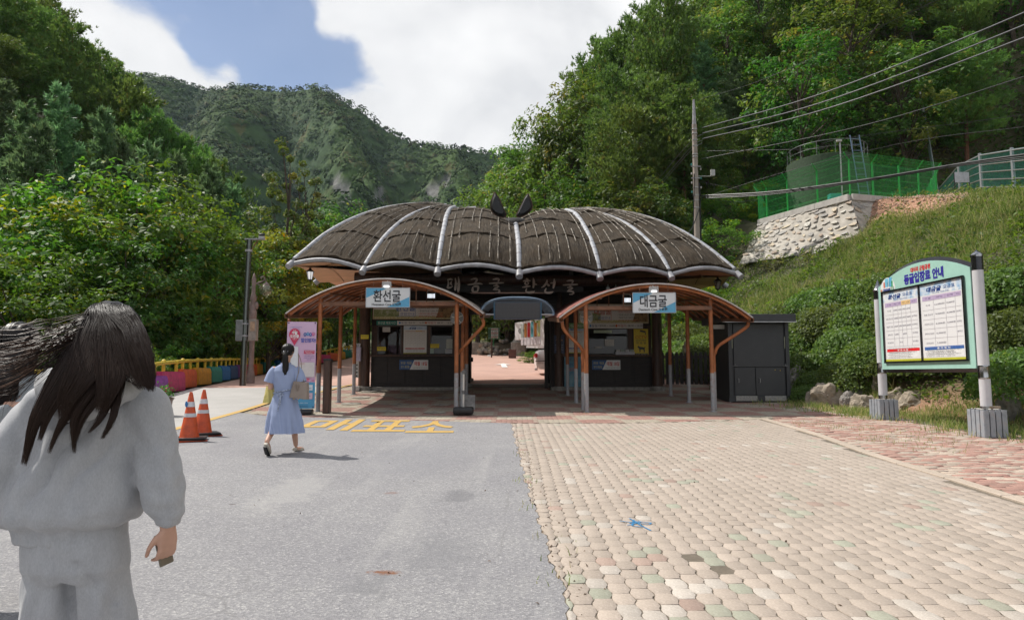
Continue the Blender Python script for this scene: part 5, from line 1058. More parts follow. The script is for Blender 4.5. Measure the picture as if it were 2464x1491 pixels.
def make_pine(seed, H, Rc, nb, cone=.0, start=.3, tl=.20, ntuft=5, dens=1.0, droop=.0):
 r = np.random.default_rng(seed); m = MB(); bend = r.normal(0, .035, 2)
 tr = lambda t: Vector((bend[0] * H * math.sin(t * 3.0) * t, bend[1] * H * math.sin(t * 2.3 + 1) * t, H * t)); rr = H * .0145
 m.tube([tr(t) for t in np.linspace(-.03, .97, 10)], [rr * (1.15 - 1.0 * t) for t in np.linspace(0, 1, 10)], 8); CC, DD = [], []; cvs = []
 for i in range(nb):
  t = start + (1 - start) * ((i + .5) / nb) ** .9 * .985; az = i * 2.399 + r.normal(0, .35); ln = Rc * ((1 - (t - start) / (1 - start)) ** .8 * .95 + .08 if cone else (math.sin(math.pi * min(1, (t - start) / (1 - start) * .86 + .14)) ** .7)) * r.uniform(.65, 1.12)
  s = tr(t); up = (.25 if not cone else .10) + .5 * (t - start) - droop; d = Vector((math.cos(az), math.sin(az), 0)); pts = [s + d * ln * q + Vector((0, 0, ln * (up * q * .6 + .22 * q * q * (1 if not cone else .8)))) + Vector((0, 0, .05 * r.normal())) for q in (0, .35, .7, 1)]
  m.tube(pts, [rr * .30 * (1.1 - t), rr * .2 * (1.1 - t), rr * .12 * (1.1 - t), .008], 4)
  cp = catmull(pts, 10); nt_ = int(ln * 26 * dens) + 5; cv = r.uniform(0, 1)
  for k in range(nt_):
   q = r.uniform(.25, 1.0) if not cone else r.uniform(.12, 1.0); p = cp[int(q * 9)]; w = ln * (.34 if not cone else .26) * (1.15 - q * .55)
   off = r.normal(size=3) * (w * .62, w * .62, .10 + w * .09); CC.append((p.x + off[0], p.y + off[1], p.z + abs(off[2]) + .02)); DD.append((d.x * .55 + off[0] / (w + .01) * .3, d.y * .55 + off[1] / (w + .01) * .3, .95 if not cone else .45)); cvs.append(cv)
 CC, DD, cvs = np.array(CC), np.array(DD), np.array(cvs); n = len(CC); col = np.stack([np.clip(.1 + .5 * r.uniform(size=n) + .4 * cvs, 0, 1), (r.uniform(size=n) < .05) * .6, np.zeros(n)], -1)
 crown = tuft_mesh('crown', CC, DD, r.uniform(.8, 1.25, n) * tl, ntuft, col, r, .034, .62)
 t_ = m.build('trunk_src', M_barkp, smooth=60, fixn=False); tm = t_.data; bpy.data.objects.remove(t_); return tm, crown, H, Rc
PROTO = {}
for k in range(3): PROTO['bright%d' % k] = ('bright', 'bright green broadleaf tree', make_broad(11 + k, 9, 3.4, 88, 84, .135, .10))
for k in range(3): PROTO['deep%d' % k] = ('deep', 'dark green broadleaf tree', make_broad(21 + k, 10, 3.5, 90, 74, .155, .12))
for k in range(3): PROTO['olive%d' % k] = ('olive', 'olive green chestnut tree', make_broad(31 + k, 11, 3.6, 90, 70, .17, .12))
PROTO['yellow0'] = ('yellow', 'yellowing broadleaf tree', make_broad(41, 6, 2.2, 60, 110, .10, .15))
PROTO['slim0'] = ('olive', 'slender open crowned chestnut tree', make_broad(45, 13, 2.0, 60, 70, .13, .18, sparse=1.6))
for k in range(4): PROTO['pine%d' % k] = ('pine', 'red pine with layered branches', make_pine(51 + k, 12, 3.5, 38, 0, .28, .30, 6, 1.35))
for k in range(3): PROTO['wpine%d' % k] = ('wpine', 'soft grey green conical pine', make_pine(61 + k, 12, 3.3, 62, 1, .10, .32, 6, 1.1, -.05))
for k, v in PROTO.items(): v[2][0].materials.clear(); v[2][0].materials.append(M_barkp if 'pine' in k else M_bark); v[2][0].name = 'trunk'; v[2][1].materials.append(LM[v[0]])
TREES = []                                   # x, y, z, height, kind key, vx, vy(top)
def plant_tree(key, x, y, h, wide=1.0):
 k, desc, (tm, cm, H, Rc) = PROTO[key]; z = float(T(x, y)) - .15; s = h / H
 t = thing(k + '_tree' if 'pine' not in k else 'pine_tree', None, 'tree', (x, y, z), random.random() * 6.28); t.scale = (s * wide, s * wide, s)
 link('trunk', tm, t); link('crown', cm, t); vx, vy = proj(x, y, z + h); TREES.append((t, x, y, h, desc, vx, vy, Rc * s * wide)); return t
def plant_px(key, vx, vy, D, hmax=19, wide=1.0):
 p = W(vx, vy, D); h = p.z - float(T(p.x, p.y)); return plant_tree(key, p.x, p.y, min(max(h, 2.5), hmax), wide * (1.0 if h < 12 else 12 / h if h < 17 else .72))
SKY = curve([(-800, -420), (-60, -60), (0, -30), (60, -8), (110, 4), (170, 58), (250, 118), (300, 160), (360, 198), (400, 255), (430, 300), (500, 335), (560, 385), (600, 410), (625, 450), (660, 480), (880, 495), (1000, 505), (1075, 500), (1100, 462), (1160, 402), (1200, 345), (1230, 300), (1290, 232), (1340, 190), (1370, 180), (1425, 165), (1450, 100), (1500, 60), (1560, 20), (1600, -14), (2464, -560), (3400, -1100)])
random.seed(3)
for a in (('pine0', 60, -6, 62), ('pine1', 128, 6, 66), ('pine2', 176, 58, 60), ('pine3', 228, 118, 64), ('pine0', 275, 162, 60), ('pine1', 325, 200, 58), ('pine2', 362, 266, 56), ('pine3', 20, -40, 58), ('pine2', 10, 90, 54), ('pine0', -40, 60, 52), ('wpine1', 15, 190, 46), ('pine1', 60, 110, 56), ('pine1', 415, 318, 58), ('pine2', 470, 352, 62), ('pine0', 520, 395, 60),
          ('wpine0', 150, 205, 44), ('wpine1', 60, 245, 42), ('wpine2', 250, 265, 45), ('wpine0', 425, 322, 46), ('wpine1', 365, 320, 42), ('wpine2', 515, 392, 52), ('wpine1', 565, 430, 56), ('wpine0', 505, 400, 47), ('wpine2', 100, 300, 38), ('wpine1', 300, 300, 44),
          ('bright0', 330, 382, 31), ('bright1', 235, 410, 30), ('bright2', 75, 388, 31), ('bright0', 150, 470, 28), ('bright1', 415, 440, 33), ('deep0', 395, 520, 30), ('bright2', 20, 470, 27), ('deep1', 470, 500, 34), ('deep2', 300, 560, 27), ('bright1', 60, 600, 24), ('bright0', 200, 590, 25.5), ('deep0', 560, 560, 38), ('olive0', 610, 540, 42), ('olive1', 660, 560, 46),
          ('slim0', 692, 328, 46), ('slim0', 740, 395, 49), ('olive2', 640, 470, 48), ('deep1', 820, 478, 62), ('deep2', 870, 500, 66), ('olive0', 770, 505, 56), ('yellow0', 690, 560, 44), ('yellow0', 655, 585, 42), ('deep0', 730, 545, 50),
          ('deep0', 1140, 462, 66), ('olive0', 1200, 408, 64), ('olive1', 1255, 335, 62), ('olive2', 1325, 242, 60), ('olive0', 1372, 190, 58), ('olive1', 1400, 176, 58), ('pine0', 1425, 160, 64), ('pine1', 1455, 98, 62), ('pine2', 1505, 58, 60), ('pine3', 1562, 18, 60), ('pine0', 1600, -15, 56), ('pine1', 1480, 170, 52), ('pine2', 1560, 190, 48), ('pine3', 1640, 215, 47), ('pine0', 1530, 260, 46), ('wpine1', 1690, 100, 54), ('wpine2', 1770, 140, 52),
          ('olive2', 1300, 360, 50), ('olive1', 1220, 430, 54), ('olive0', 1150, 490, 56), ('deep1', 1380, 410, 48), ('olive2', 1450, 430, 45), ('olive0', 1530, 400, 44), ('deep2', 1600, 420, 43), ('olive1', 1700, 300, 47), ('olive2', 1790, 290, 50), ('olive0', 1880, 250, 52)):
 plant_px(*a)
def fill(side, n, ymin, ymax, kinds, spacing, seed):
 r = np.random.default_rng(seed); pts = [(t[1], t[2]) for t in TREES]; made = 0
 for _ in range(n * 14):
  if made >= n: break
  y = r.uniform(ymin, ymax)
  if side < 0: x = xbar(y) - r.uniform(2.5, 70)
  elif side > 0: x = xfoot(y) + r.uniform(1.5, 80)
  else: x = r.uniform(-40, -2)
  vx, vb = proj(x, y, float(T(x, y)))
  if vx < -160 or vx > 2620: continue
  if side > 0 and (y < 45.5 and x > 9 or y < 40 or x < 7.5 and y < 54): continue
  if side < 0 and y < 36 and x > xbar(y) - 6.5: continue
  if side > 0 and 13 < x < 40 and y < 47.5: continue
  if side == 0 and -13 < x < 2.5 and y < 75: continue
  if min((math.hypot(x - a, y - b) for a, b in pts), default=9) < spacing * (.8 + y / 160): continue
  h = r.uniform(8, 13) * (1.15 if y > 70 else 1); z = float(T(x, y)); lim = W(vx, float(SKY(vx + (75 if vx < 900 else -75 if side > 0 else 0))) + 10, y).z - z; h = min(h, lim)
  if h < 3.2: continue
  top = proj(x, y, z + h)[1]
  if top > 900: continue
  if side < 0 and vx < 700: h = min(h, W(vx, 440 if y < 34 else 270 + .25 * vx if y < 50 else -999, y).z - z)
  if side > 0 and vx > 1380 and y < 58 and not x > 12: h = min(h, W(vx, 330, y).z - z)
  if h < 3: continue
  kk = kinds(x, y, vx, top, r); plant_tree(kk, x, y, h, min(1.0, 1.0 if h < 11 else 11 / h) * r.uniform(.95, 1.2)); pts.append((x, y)); made += 1
 return made
pick = lambda r, *a: a[int(r.integers(len(a)))]
nL = fill(-1, 125, 20, 84, lambda x, y, vx, top, r: (pick(r, 'bright0', 'bright1', 'bright2', 'deep0', 'deep1', 'bright1') if y < 34 else pick(r, 'deep0', 'wpine0', 'wpine1', 'wpine2', 'deep2', 'olive1') if y < 50 else pick(r, 'pine0', 'pine1', 'pine2', 'pine3')), 3.3, 5)
nR = fill(1, 235, 40, 92, lambda x, y, vx, top, r: pick(r, 'olive0', 'olive1', 'olive2', 'deep0', 'deep1', 'deep2', 'olive1', 'pine1', 'pine2') if (y < 60 or vx < 1400) else pick(r, 'pine0', 'pine1', 'pine2', 'pine3', 'olive0', 'olive2', 'wpine1'), 3.3, 6)
nC = fill(0, 46, 66, 112, lambda x, y, vx, top, r: pick(r, 'deep0', 'olive0', 'deep1', 'olive2', 'deep2', 'bright1'), 4.2, 8)
SHR = [make_broad(71 + k, 2.6, 1.5, 60, 90, .062, -.08) for k in range(3)]
for s in SHR: s[0].materials.clear(); s[0].materials.append(M_bark); s[0].name = 'stem'; s[1].name = 'foliage'; s[1].materials.append(LM['bright'])
BUSHES = []
def shrub(x, y, h, w=1.0, mats=None, src=None, nm='shrub'):
 sm = src or SHR[random.randrange(3)]; z = float(T(x, y)) - .1; t = thing(nm, None, 'shrub' if nm != 'grass_tuft' else 'grass', (x, y, z), random.random() * 6.28); s = h / sm[2]; t.scale = (s * w, s * w, s)
 link('stem', sm[0], t); link('foliage', sm[1], t); BUSHES.append((t, x, y, h, *proj(x, y, z + h))); return t
random.seed(12)
yy = 15.0
while yy < 62:
 x = float(xbar(yy)) - 1.3 - random.random() * 1.6; shrub(x, yy, random.uniform(1.2, 2.0) if yy < 34 else random.uniform(2, 3.4), 1.2); yy += random.uniform(1.0, 1.7) * (1 + yy / 60)
for k in range(26):
 y = random.uniform(14, 40); x = float(xbar(y)) - random.uniform(3.5, 9); shrub(x, y, random.uniform(2.6, 4.2), 1.1)
for k in range(20):
 y = random.uniform(38, 62); x = float(xfoot(y)) + random.uniform(.8, 3.5)
 if not (x > 10 and y < 46) and not (x < 7.5 and y < 53): shrub(x, y, random.uniform(2.0, 4.0), 1.2)
for vx, D in ((1600, 36), (1640, 37), (1690, 38), (1735, 40), (1765, 43), (1800, 46), (1700, 34), (1840, 48)):
 p = W(vx, 600, D); shrub(p.x, D, random.uniform(2.0, 3.2), 1.2)
def make_bush(seed, Rr=1.0, n=5200):
 r = np.random.default_rng(seed); u = unit(r.normal(size=(n, 3))); u[:, 2] = np.abs(u[:, 2]) * 1.0 - .12; lob = unit(r.normal(size=(16, 3)) * (1, 1, .6)); lob[:, 2] = np.abs(lob[:, 2])
 bul = .80 + .24 * np.clip((u @ lob.T).max(1) - .55, 0, .5) / .45; rad = (r.uniform(.72, 1.04, n) ** .8) * bul; C = u * rad[:, None] * Rr * (1, 1, .88); C[:, 2] += .2
 Nn = u * .7 + (0, 0, .5) + r.normal(size=(n, 3)) * .6; col = np.stack([np.clip(r.uniform(0, .75, n) + .35 * (bul - .8) / .24, 0, 1), (r.uniform(size=n) < .04) * .6, np.zeros(n)], -1)
 me = leaves_mesh('foliage', C, Nn, r.uniform(.7, 1.3, n) * .042, .5, col, r=r); me.materials.append(LM['bush'])
 m = MB()
 for k in range(9): d = Vector(unit(r.normal(size=(1, 3)))[0]); d.z = abs(d.z) + .3; m.tube([(0, 0, -.3), d * .35, d * .8], [.03, .02, .008], 5)
 t = m.build('s', M_bark, fixn=False); tm = t.data; bpy.data.objects.remove(t); tm.name = 'stem'; return tm, me, 1.1, Rr
BSH = [make_bush(80 + k) for k in range(4)]
random.seed(5); EV = []
for vx, D, rr in ((1930, 21, .9), (1968, 19.6, .62), (1940, 19.0, .5), (2045, 20.0, 1.0), (2040, 18.6, .78), (2108, 18.3, .85), (2100, 21, 1.05), (2160, 17.6, .7), (2215, 17.0, .85), (2290, 16.6, .85), (2365, 16.0, .85), (2440, 15.4, 1.0), (2480, 13.6, 1.0), (2455, 17.3, 1.05), (2350, 18.4, 1.0), (2270, 19.0, 1.0), (2190, 19.5, 1.0), (2010, 22.3, 1.1), (1960, 23.2, 1.1),
                  (1900, 23.0, 1.1), (1850, 24.0, 1.15), (1790, 24.6, 1.15), (1730, 25.2, 1.15), (1680, 26.0, 1.1), (1640, 26.8, 1.0), (1600, 27.6, 1.0), (1830, 26.6, 1.2), (1760, 27.4, 1.2), (1700, 28.6, 1.2), (1640, 29.6, 1.2), (1900, 25.6, 1.2), (1980, 25.0, 1.2), (2060, 23.6, 1.15), (2140, 22.0, 1.1), (1600, 31, 1.2), (1660, 32, 1.2), (1560, 33, 1.2), (1780, 22.6, .8), (1830, 22.0, .8)):
 x = (vx - 1232) * D / FV; src = BSH[random.randrange(4)]; t = shrub(x, D, rr * 1.5, random.uniform(.82, .95), None, src, 'evergreen_bush'); BUSHES.pop(); EV.append((t, x, D, rr, *proj(x, D, float(T(x, D)) + rr)))
# ------------------------------------------------------------------ weeds, grass and undergrowth (nobody could count these)
def scatter(name, n, xs, ys, dens, hgt, leaf, mat, seed, asp=.45, kindcol=None):
 r = np.random.default_rng(seed); x = r.uniform(*xs, n * 2); y = r.uniform(*ys, n * 2); k = r.uniform(size=n * 2) < dens(x, y); x, y = x[k][:n], y[k][:n]; z = T(x, y)
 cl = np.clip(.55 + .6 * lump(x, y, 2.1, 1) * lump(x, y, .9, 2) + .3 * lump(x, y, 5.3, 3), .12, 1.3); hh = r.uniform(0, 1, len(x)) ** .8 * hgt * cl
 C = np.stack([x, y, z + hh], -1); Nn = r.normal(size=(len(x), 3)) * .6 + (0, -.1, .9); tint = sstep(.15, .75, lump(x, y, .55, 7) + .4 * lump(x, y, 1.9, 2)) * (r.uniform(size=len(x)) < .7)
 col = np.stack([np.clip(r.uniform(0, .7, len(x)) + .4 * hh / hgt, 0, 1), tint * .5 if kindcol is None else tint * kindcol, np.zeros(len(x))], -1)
 return tag(link(name, leaves_mesh(name, C, Nn, r.uniform(.6, 1.3, len(x)) * leaf, asp, col, r=r), None, mat), kind='stuff')
def dens_bank(x, y):
 d = x - xfoot(y); pad = (x > 17.4) & (y > 34.4 + .5 * (x - 17.7)) & (y < 46); q = np.abs((y - 33.5) + .22 * (x - 24) + 1.2 * lump(x, y, .5, 4)); dirt = (q < 4.3) & (x > 18.4)
 wall = (x < 18) & (y > 33) & (((x - 12.9) * 4.9 + (y - 38.3) * 4.3) / 6.5 > .15)
 return np.where((d > .6) & ~pad & ~wall, 1.0, 0) * (.25 + .75 * sstep(-.75, -.1, lump(x, y, 2.7, 8))) * np.where(dirt, .12, 1) * np.clip(1.5 - y / 60, .3, 1) * (y < 46)
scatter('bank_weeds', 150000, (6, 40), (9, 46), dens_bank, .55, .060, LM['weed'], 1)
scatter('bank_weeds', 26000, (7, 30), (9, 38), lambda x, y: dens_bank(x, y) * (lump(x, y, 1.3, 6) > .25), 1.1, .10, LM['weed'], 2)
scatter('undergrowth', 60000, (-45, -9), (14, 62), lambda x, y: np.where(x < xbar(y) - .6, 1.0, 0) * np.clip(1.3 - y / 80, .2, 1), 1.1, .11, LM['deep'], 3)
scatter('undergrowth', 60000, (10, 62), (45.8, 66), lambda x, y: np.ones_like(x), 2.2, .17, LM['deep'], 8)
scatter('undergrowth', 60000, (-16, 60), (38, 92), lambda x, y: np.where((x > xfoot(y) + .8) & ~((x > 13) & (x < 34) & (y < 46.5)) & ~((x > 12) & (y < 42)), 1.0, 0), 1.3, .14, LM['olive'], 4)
def grass(name, n, xs, ys, dens, h, mat, seed, w=.006, zf=T):
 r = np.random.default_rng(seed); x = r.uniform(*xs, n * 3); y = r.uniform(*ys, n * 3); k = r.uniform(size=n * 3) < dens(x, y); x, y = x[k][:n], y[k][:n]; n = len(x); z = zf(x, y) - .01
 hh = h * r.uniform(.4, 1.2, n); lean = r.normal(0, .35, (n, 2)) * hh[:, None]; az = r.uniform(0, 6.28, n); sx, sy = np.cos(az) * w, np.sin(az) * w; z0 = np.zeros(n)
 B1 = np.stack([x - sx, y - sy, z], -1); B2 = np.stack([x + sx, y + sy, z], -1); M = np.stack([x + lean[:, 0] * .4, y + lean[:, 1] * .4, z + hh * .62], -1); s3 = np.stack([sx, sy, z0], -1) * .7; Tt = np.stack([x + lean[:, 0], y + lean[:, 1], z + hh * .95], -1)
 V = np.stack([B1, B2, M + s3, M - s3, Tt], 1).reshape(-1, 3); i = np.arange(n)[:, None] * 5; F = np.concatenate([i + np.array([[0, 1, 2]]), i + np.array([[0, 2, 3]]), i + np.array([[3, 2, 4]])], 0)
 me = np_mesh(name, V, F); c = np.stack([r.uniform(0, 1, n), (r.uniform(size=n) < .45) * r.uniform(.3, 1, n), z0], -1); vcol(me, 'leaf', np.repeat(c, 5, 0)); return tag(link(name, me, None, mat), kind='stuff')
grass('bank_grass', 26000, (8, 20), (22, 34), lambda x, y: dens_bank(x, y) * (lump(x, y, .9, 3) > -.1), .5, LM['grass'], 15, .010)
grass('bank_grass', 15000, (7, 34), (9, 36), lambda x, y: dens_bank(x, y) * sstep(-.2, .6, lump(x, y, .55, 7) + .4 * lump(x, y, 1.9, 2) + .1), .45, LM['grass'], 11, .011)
def dens_verge(x, y):
 d = x - xfoot(y); c = np.clip(.5 + .9 * lump(x, y, 2.3, 5), 0, 1)
 return np.where((d < .9) & (d > -2.2), 1, 0) * sstep(-2.0, -.1, d + .9 * lump(x, y, 1.4, 9)) * c
grass('verge_grass', 26000, (6.0, 11), (7.5, 19), dens_verge, .17, LM['grass'], 12, .006)
spots = [ghit(*p) for p in ((1420, 994), (1400, 996), (1975, 1022), (2165, 1062), (2240, 1080), (620, 905), (640, 912), (300 + 142, 1038), (2250, 1060), (2130, 1058), (1290, 1222), (1273, 1160), (1340, 1345), (1352, 1400), (1262, 1095), (1318, 1300), (2200, 1040), (2050, 1030))]
def dens_spot(x, y):
 v = np.zeros_like(x)
 for p in spots: v = np.maximum(v, np.exp(-((x - p.x) ** 2 + (y - p.y) ** 2) / (.11 if p.y > 8 and p.x > 3 else .012)))
 return v
grass('joint_weeds', 9000, (-7, 9), (4, 23), lambda x, y: dens_spot(x, y) * 30 * .2, .075, LM['grass'], 13, .004, g)
for p in spots[:9] + spots[10:]:
 pass
import sys; sys.stderr.write('trees %d %d %d %d\n' % (len(TREES), nL, nR, nC))
def haze():
 m, nt, out = new_mat('thin haze'); v = N(nt, 'ShaderNodeVolumePrincipled'); v.inputs['Color'].default_value = (.72, .86, 1, 1); v.inputs['Density'].default_value = .00008
 nt.links.new(v.outputs[0], out.inputs['Volume']); b = MB(); b.box((-150, 420, 185), (1500, 960, 402)); tag(b.build('haze', m), kind='stuff')
haze()
# ================================================================== THINGS AROUND THE GATE
def at_ground(vx, vy, fn=g): return ghit(vx, vy, fn)
# ---- barrier: coloured concrete blocks, each a thing, and the yellow pipe rail over them ----
BLK = [((.26, .06, .30), 'purple'), ((.50, .035, .13), 'pink'), ((.62, .10, .02), 'orange'), ((.58, .26, .01), 'amber'), ((.01, .22, .16), 'green'), ((.005, .13, .34), 'blue'), ((.01, .05, .14), 'navy'), ((.13, .02, .16), 'dark purple')]
def barrier():
 ys = []; s = 13.9; pos = []
 y = 12.2; k = 0; L = 2.05
 seq = [6, 7, 0, 1, 2, 3, 4, 5, 6, 7, 1, 2, 3, 4, 5, 6, 7, 1, 2, 3, 4]; 
 L = 2.2; yy = 20.8 - 3 * (L + .1)
 while yy < 62 and k < 24:
  x0, x1 = float(xbar(yy)), float(xbar(yy + .5)); ang = math.atan2(.5, x1 - x0); d = Vector((math.cos(ang), math.sin(ang), 0))
  c = Vector((x0, yy, 0)) + d * L / 2; c.z = float(g(c.x + .5, c.y)); pos.append((c, ang)); yy += d.y * (L + .10); k += 1
 ordn = ['first', 'second', 'third', 'fourth', 'fifth', 'sixth', 'seventh', 'eighth', 'ninth', 'tenth']
 names = []
 for i, (c, ang) in enumerate(pos):
  ci = (i + 6) % 8 if i < 3 else [1, 2, 3, 4, 5, 6, 7][(i - 3) % 7]
  if i == 2: ci = 0
  if i < 2: ci = (5, 7)[i]
  col, nm = BLK[ci]; names.append(nm); vx = proj(c.x, c.y, c.z + .3)[0]
  nth = names.count(nm); lab = '%s painted block of the barrier, %s' % (nm, ('nearest one of this colour', 'second of this colour along the road', 'far one seen behind the left canopy', 'farthest of this colour')[min(nth - 1, 3)])
  t = thing('barrier_block', lab, 'barrier block', c, ang, 'painted concrete blocks of the roadside barrier'); m = MB(); L2 = L / 2; pr = [(-.17, 0), (.17, 0), (.15, .50), (.10, .64), (-.10, .64), (-.15, .50)]
  m.prism(pr, lambda u, v, s_: Vector((-L2 + 2 * L2 * s_, u, v)), 1); b = m.build('block', pm('%s block paint' % nm, col, .65, var=.12, scale=7, dirt=(tuple(q * .35 + .02 for q in col), .55, 5), bump=.25), t)
  bm = bmesh.new(); bm.from_mesh(b.data); bmesh.ops.bevel(bm, geom=bm.edges[:], offset=.02, segments=2, affect='EDGES'); bm.to_mesh(b.data); bm.free()
 My = pm('yellow rail paint', (.62, .44, .02), .45, var=.12, scale=8, dirt=((.25, .16, .04), .6, 9), bump=.15)
 c0 = pos[0][0]; t = thing('guard_rail', 'long yellow pipe rail standing on the painted blocks', 'guard rail', c0); inv = Vector(c0); pts = [c + Vector((0, 0, .93)) - inv for c, a in pos]
 seg = catmull(pts, 4 * len(pts))
 for i in range(0, len(seg) - 4, 4): m = MB(); m.tube(seg[i:i + 5], .058, 10); m.build('rail', My, t, smooth=50)
 for c, a in pos:
  for f in (-.5, .5): q = c + Vector((math.cos(a), math.sin(a), 0)) * f * L * .55 - inv; m = MB(); m.cyl(q + Vector((0, 0, .6)), q + Vector((0, 0, .92)), .05, n=10); m.sphere(q + Vector((0, 0, .935)), .078, 10, 8); m.build('rail_post', My, t, smooth=50)
barrier()
# ---- traffic cones ----
def cone(vx, vy, lab, rz, h=.72, smear=False):
 p = at_ground(vx, vy); t = thing('traffic_cone', lab, 'traffic cone', p, rz, 'orange traffic cones'); Mo = pm('cone orange', (.60, .085, .02), .5, var=.12, scale=6, dirt=((.25, .05, .03), .5, 9)); Mwh = pm('reflective white band', (.60, .61, .64), .35, var=.06)
 m = MB(); pr = [(.155, .06), (.150, .075), (.034, h), (.028, h + .004)]; r = lambda z: .150 + (.034 - .150) * (z - .075) / (h - .075)
 m.lathe([(.165, .05), (.155, .062), (.150, .075), (r(h - .012), h - .012), (.028, h)], n=28); m.build('cone_body', Mo, t, smooth=35)
 for z0, z1 in ((h * .52, h * .60), (h * .74, h * .85)): m = MB(); m.lathe([(r(z0) + .003, z0), (r(z1) + .003, z1)], n=28); m.build('reflective_band', Mwh, t, smooth=35)
 m = MB(); m.lathe([(.040, h - .06), (.036, h - .01), (.02, h + .05), (.0, h + .05)], n=16); m.build('cone_tip', Mo, t, smooth=35)
 for k, (z, mat, a) in enumerate(((.008, Mo, .25), (.028, M_black, .08), (.050, M_black, 0))):   # stacked square bases
  m = MB(); m.bbox((0.012 * k, -.01 * k, z), (.50 - .02 * (k == 2), .50 - .02 * (k == 2), .020), .008, rz=a); m.build('base', mat, t)
 if smear: m = MB(); m.sphere((-.055, -.066, h * .80), (.022, .012, .05), 8, 6); m.build('paint_smear', pm('blue paint smear', (.02, .16, .42), .5), t)
cone(455, 1060, 'orange traffic cone with blue paint smear on the upper band, the nearer left one', .3, .745, True)
cone(487, 1048, 'orange traffic cone behind, the farther right one of the pair', .55, .745)
p = at_ground(385, 1000); t = thing('flower_pot', 'brown glazed flower pot with red flowers behind the hooded person', 'flower pot', p)
m = MB(); m.lathe([(.15, 0), (.17, .02), (.23, .22), (.25, .34), (.27, .36), (.28, .40), (.25, .40), (.23, .36), (0, .34)], n=28); m.build('pot', pm('brown glaze', (.12, .06, .04), .3, var=.3, scale=9), t, smooth=40)
r = np.random.default_rng(4); C = r.normal(size=(500, 3)) * (.12, .12, .09) + (0, 0, .50); me = leaves_mesh('foliage', C, r.normal(size=(500, 3)) + (0, 0, .6), r.uniform(.02, .035, 500), .6, np.c_[r.uniform(0, 1, 500), np.zeros(500), np.zeros(500)], r=r); link('foliage', me, t, LM['deep'])
for k in range(9): a = k * 2.4; m = MB(); m.sphere((.11 * math.cos(a), .11 * math.sin(a), .55 + .05 * math.sin(k * 3.3)), (.03, .03, .022), 8, 6); m.build('flower', pm('red petals', (.5, .01, .03), .5), t)
# ---- pink banner on a weighted stand ----
p = at_ground(750, 990); p.x = -4.93; p.y = 16.0; p.z = float(g(p.x, p.y)); t = thing('standing_banner', 'tall pink and blue discount banner on a black foot beside the canopy', 'banner', p, R(9))
BW, BH, BZ = .66, 2.02, .14
def banner_mat():
 m, nt, out = new_mat('pink banner cloth'); L = nt.links.new; b = N(nt, 'ShaderNodeBsdfPrincipled'); L(b.outputs[0], out.inputs[0]); tc = N(nt, 'ShaderNodeTexCoord'); sp = N(nt, 'ShaderNodeSeparateXYZ'); L(tc.outputs['Object'], sp.inputs[0])
 c = ramp(nt, math_n(nt, 'DIVIDE', sp.outputs[2], 2.2), [(.0, (.06, .30, .52)), (.335, (.10, .36, .58)), (.345, (.60, .38, .56)), (1.0, (.62, .44, .62))], 'LINEAR'); L(c, b.inputs['Base Color']); b.inputs['Roughness'].default_value = .45; return m
m = MB(); rows = [[Vector((-BW / 2 + BW * i / 8, .012 * math.sin(i * .9 + j * .4), BZ + BH * j / 16)) for i in range(9)] for j in range(17)]; m.grid(rows); m.grid([[q + Vector((0, .004, 0)) for q in r_] for r_ in rows]); m.build('banner_cloth', banner_mat(), t, smooth=60, fixn=False)
for s in (-1, 1): m = MB(); m.tube([(s * .02, .08, .1), (s * BW * .42, .03, BZ + BH - .02)], .012, 6); m.build('stand_rod', pm('black rod', (.02, .02, .02), .4), t)
for sx_ in (-1, 1):
 for sz in (0, 1): m = MB(); m.lathe([(.016, 0), (.012, .012), (0, .014)], n=10); o = m.build('eyelet', M_black, t); o.location = (sx_ * (BW / 2 - .03), -.016, BZ + .03 + sz * (BH - .06)); o.rotation_euler = (R(90), 0, 0)
m = MB(); m.bbox((0.0, .05, .06), (.58, .36, .12), .03); m.build('foot', pm('black plastic', (.015, .015, .017), .4), t, smooth=40)
yb = -.02
def bt(s, x, z, h, col, w=None, off=0.0): return put_text(t, s, x, BZ + z, h, col, w, y=yb - .004, offset=off)
def bp(x0, x1, z0, z1, col, nm='print', y=yb, poly=None): return patch(t, x0, x1, BZ + z0, BZ + z1, col, nm, y, [(a, BZ + b) for a, b in poly] if poly else None)
pin = [(-.16 + .125 * math.cos(a), 1.72 + .14 * math.sin(a)) for a in np.linspace(-.6, math.pi + .6, 22)] + [(-.16, 1.46)]
bp(0, 0, 0, 0, (.55, .03, .10), 'map_pin', poly=pin); bt('강원', -.16, 1.81, .03, (.8, .8, .8)); bt('생활', -.16, 1.755, .065, (.8, .8, .8), .13, .003); bt('도민증', -.16, 1.675, .065, (.8, .8, .8), .20, .003); bt('만들고', -.16, 1.61, .03, (.8, .7, .7), .09); bt('강원특별자치도와 함께하면', -.14, 1.89, .022, (.12, .14, .45), .28)
for k, (s, c) in enumerate((('요', (.05, .10, .35)), ('기', (.08, .25, .5)), ('조', (.06, .12, .4)), ('기', (.55, .12, .3)))): bp(0, 0, 0, 0, c, 'balloon', yb - .001 * k, [(.075 + k * .062 + .036 * math.cos(a), 1.72 + .012 * (k % 2) + .045 * math.sin(a)) for a in np.linspace(0, 6.1, 14)]); bt(s, .075 + k * .062, 1.725 + .012 * (k % 2), .035, (.75, .75, .8))
bt('할인받자!', .155, 1.585, .085, (.10, .12, .42), .34, .004)
bp(-.31, -.07, .95, 1.44, (.68, .70, .74), 'phone_picture'); bt('환선굴', -.19, 1.385, .03, (.5, .05, .1), .09)
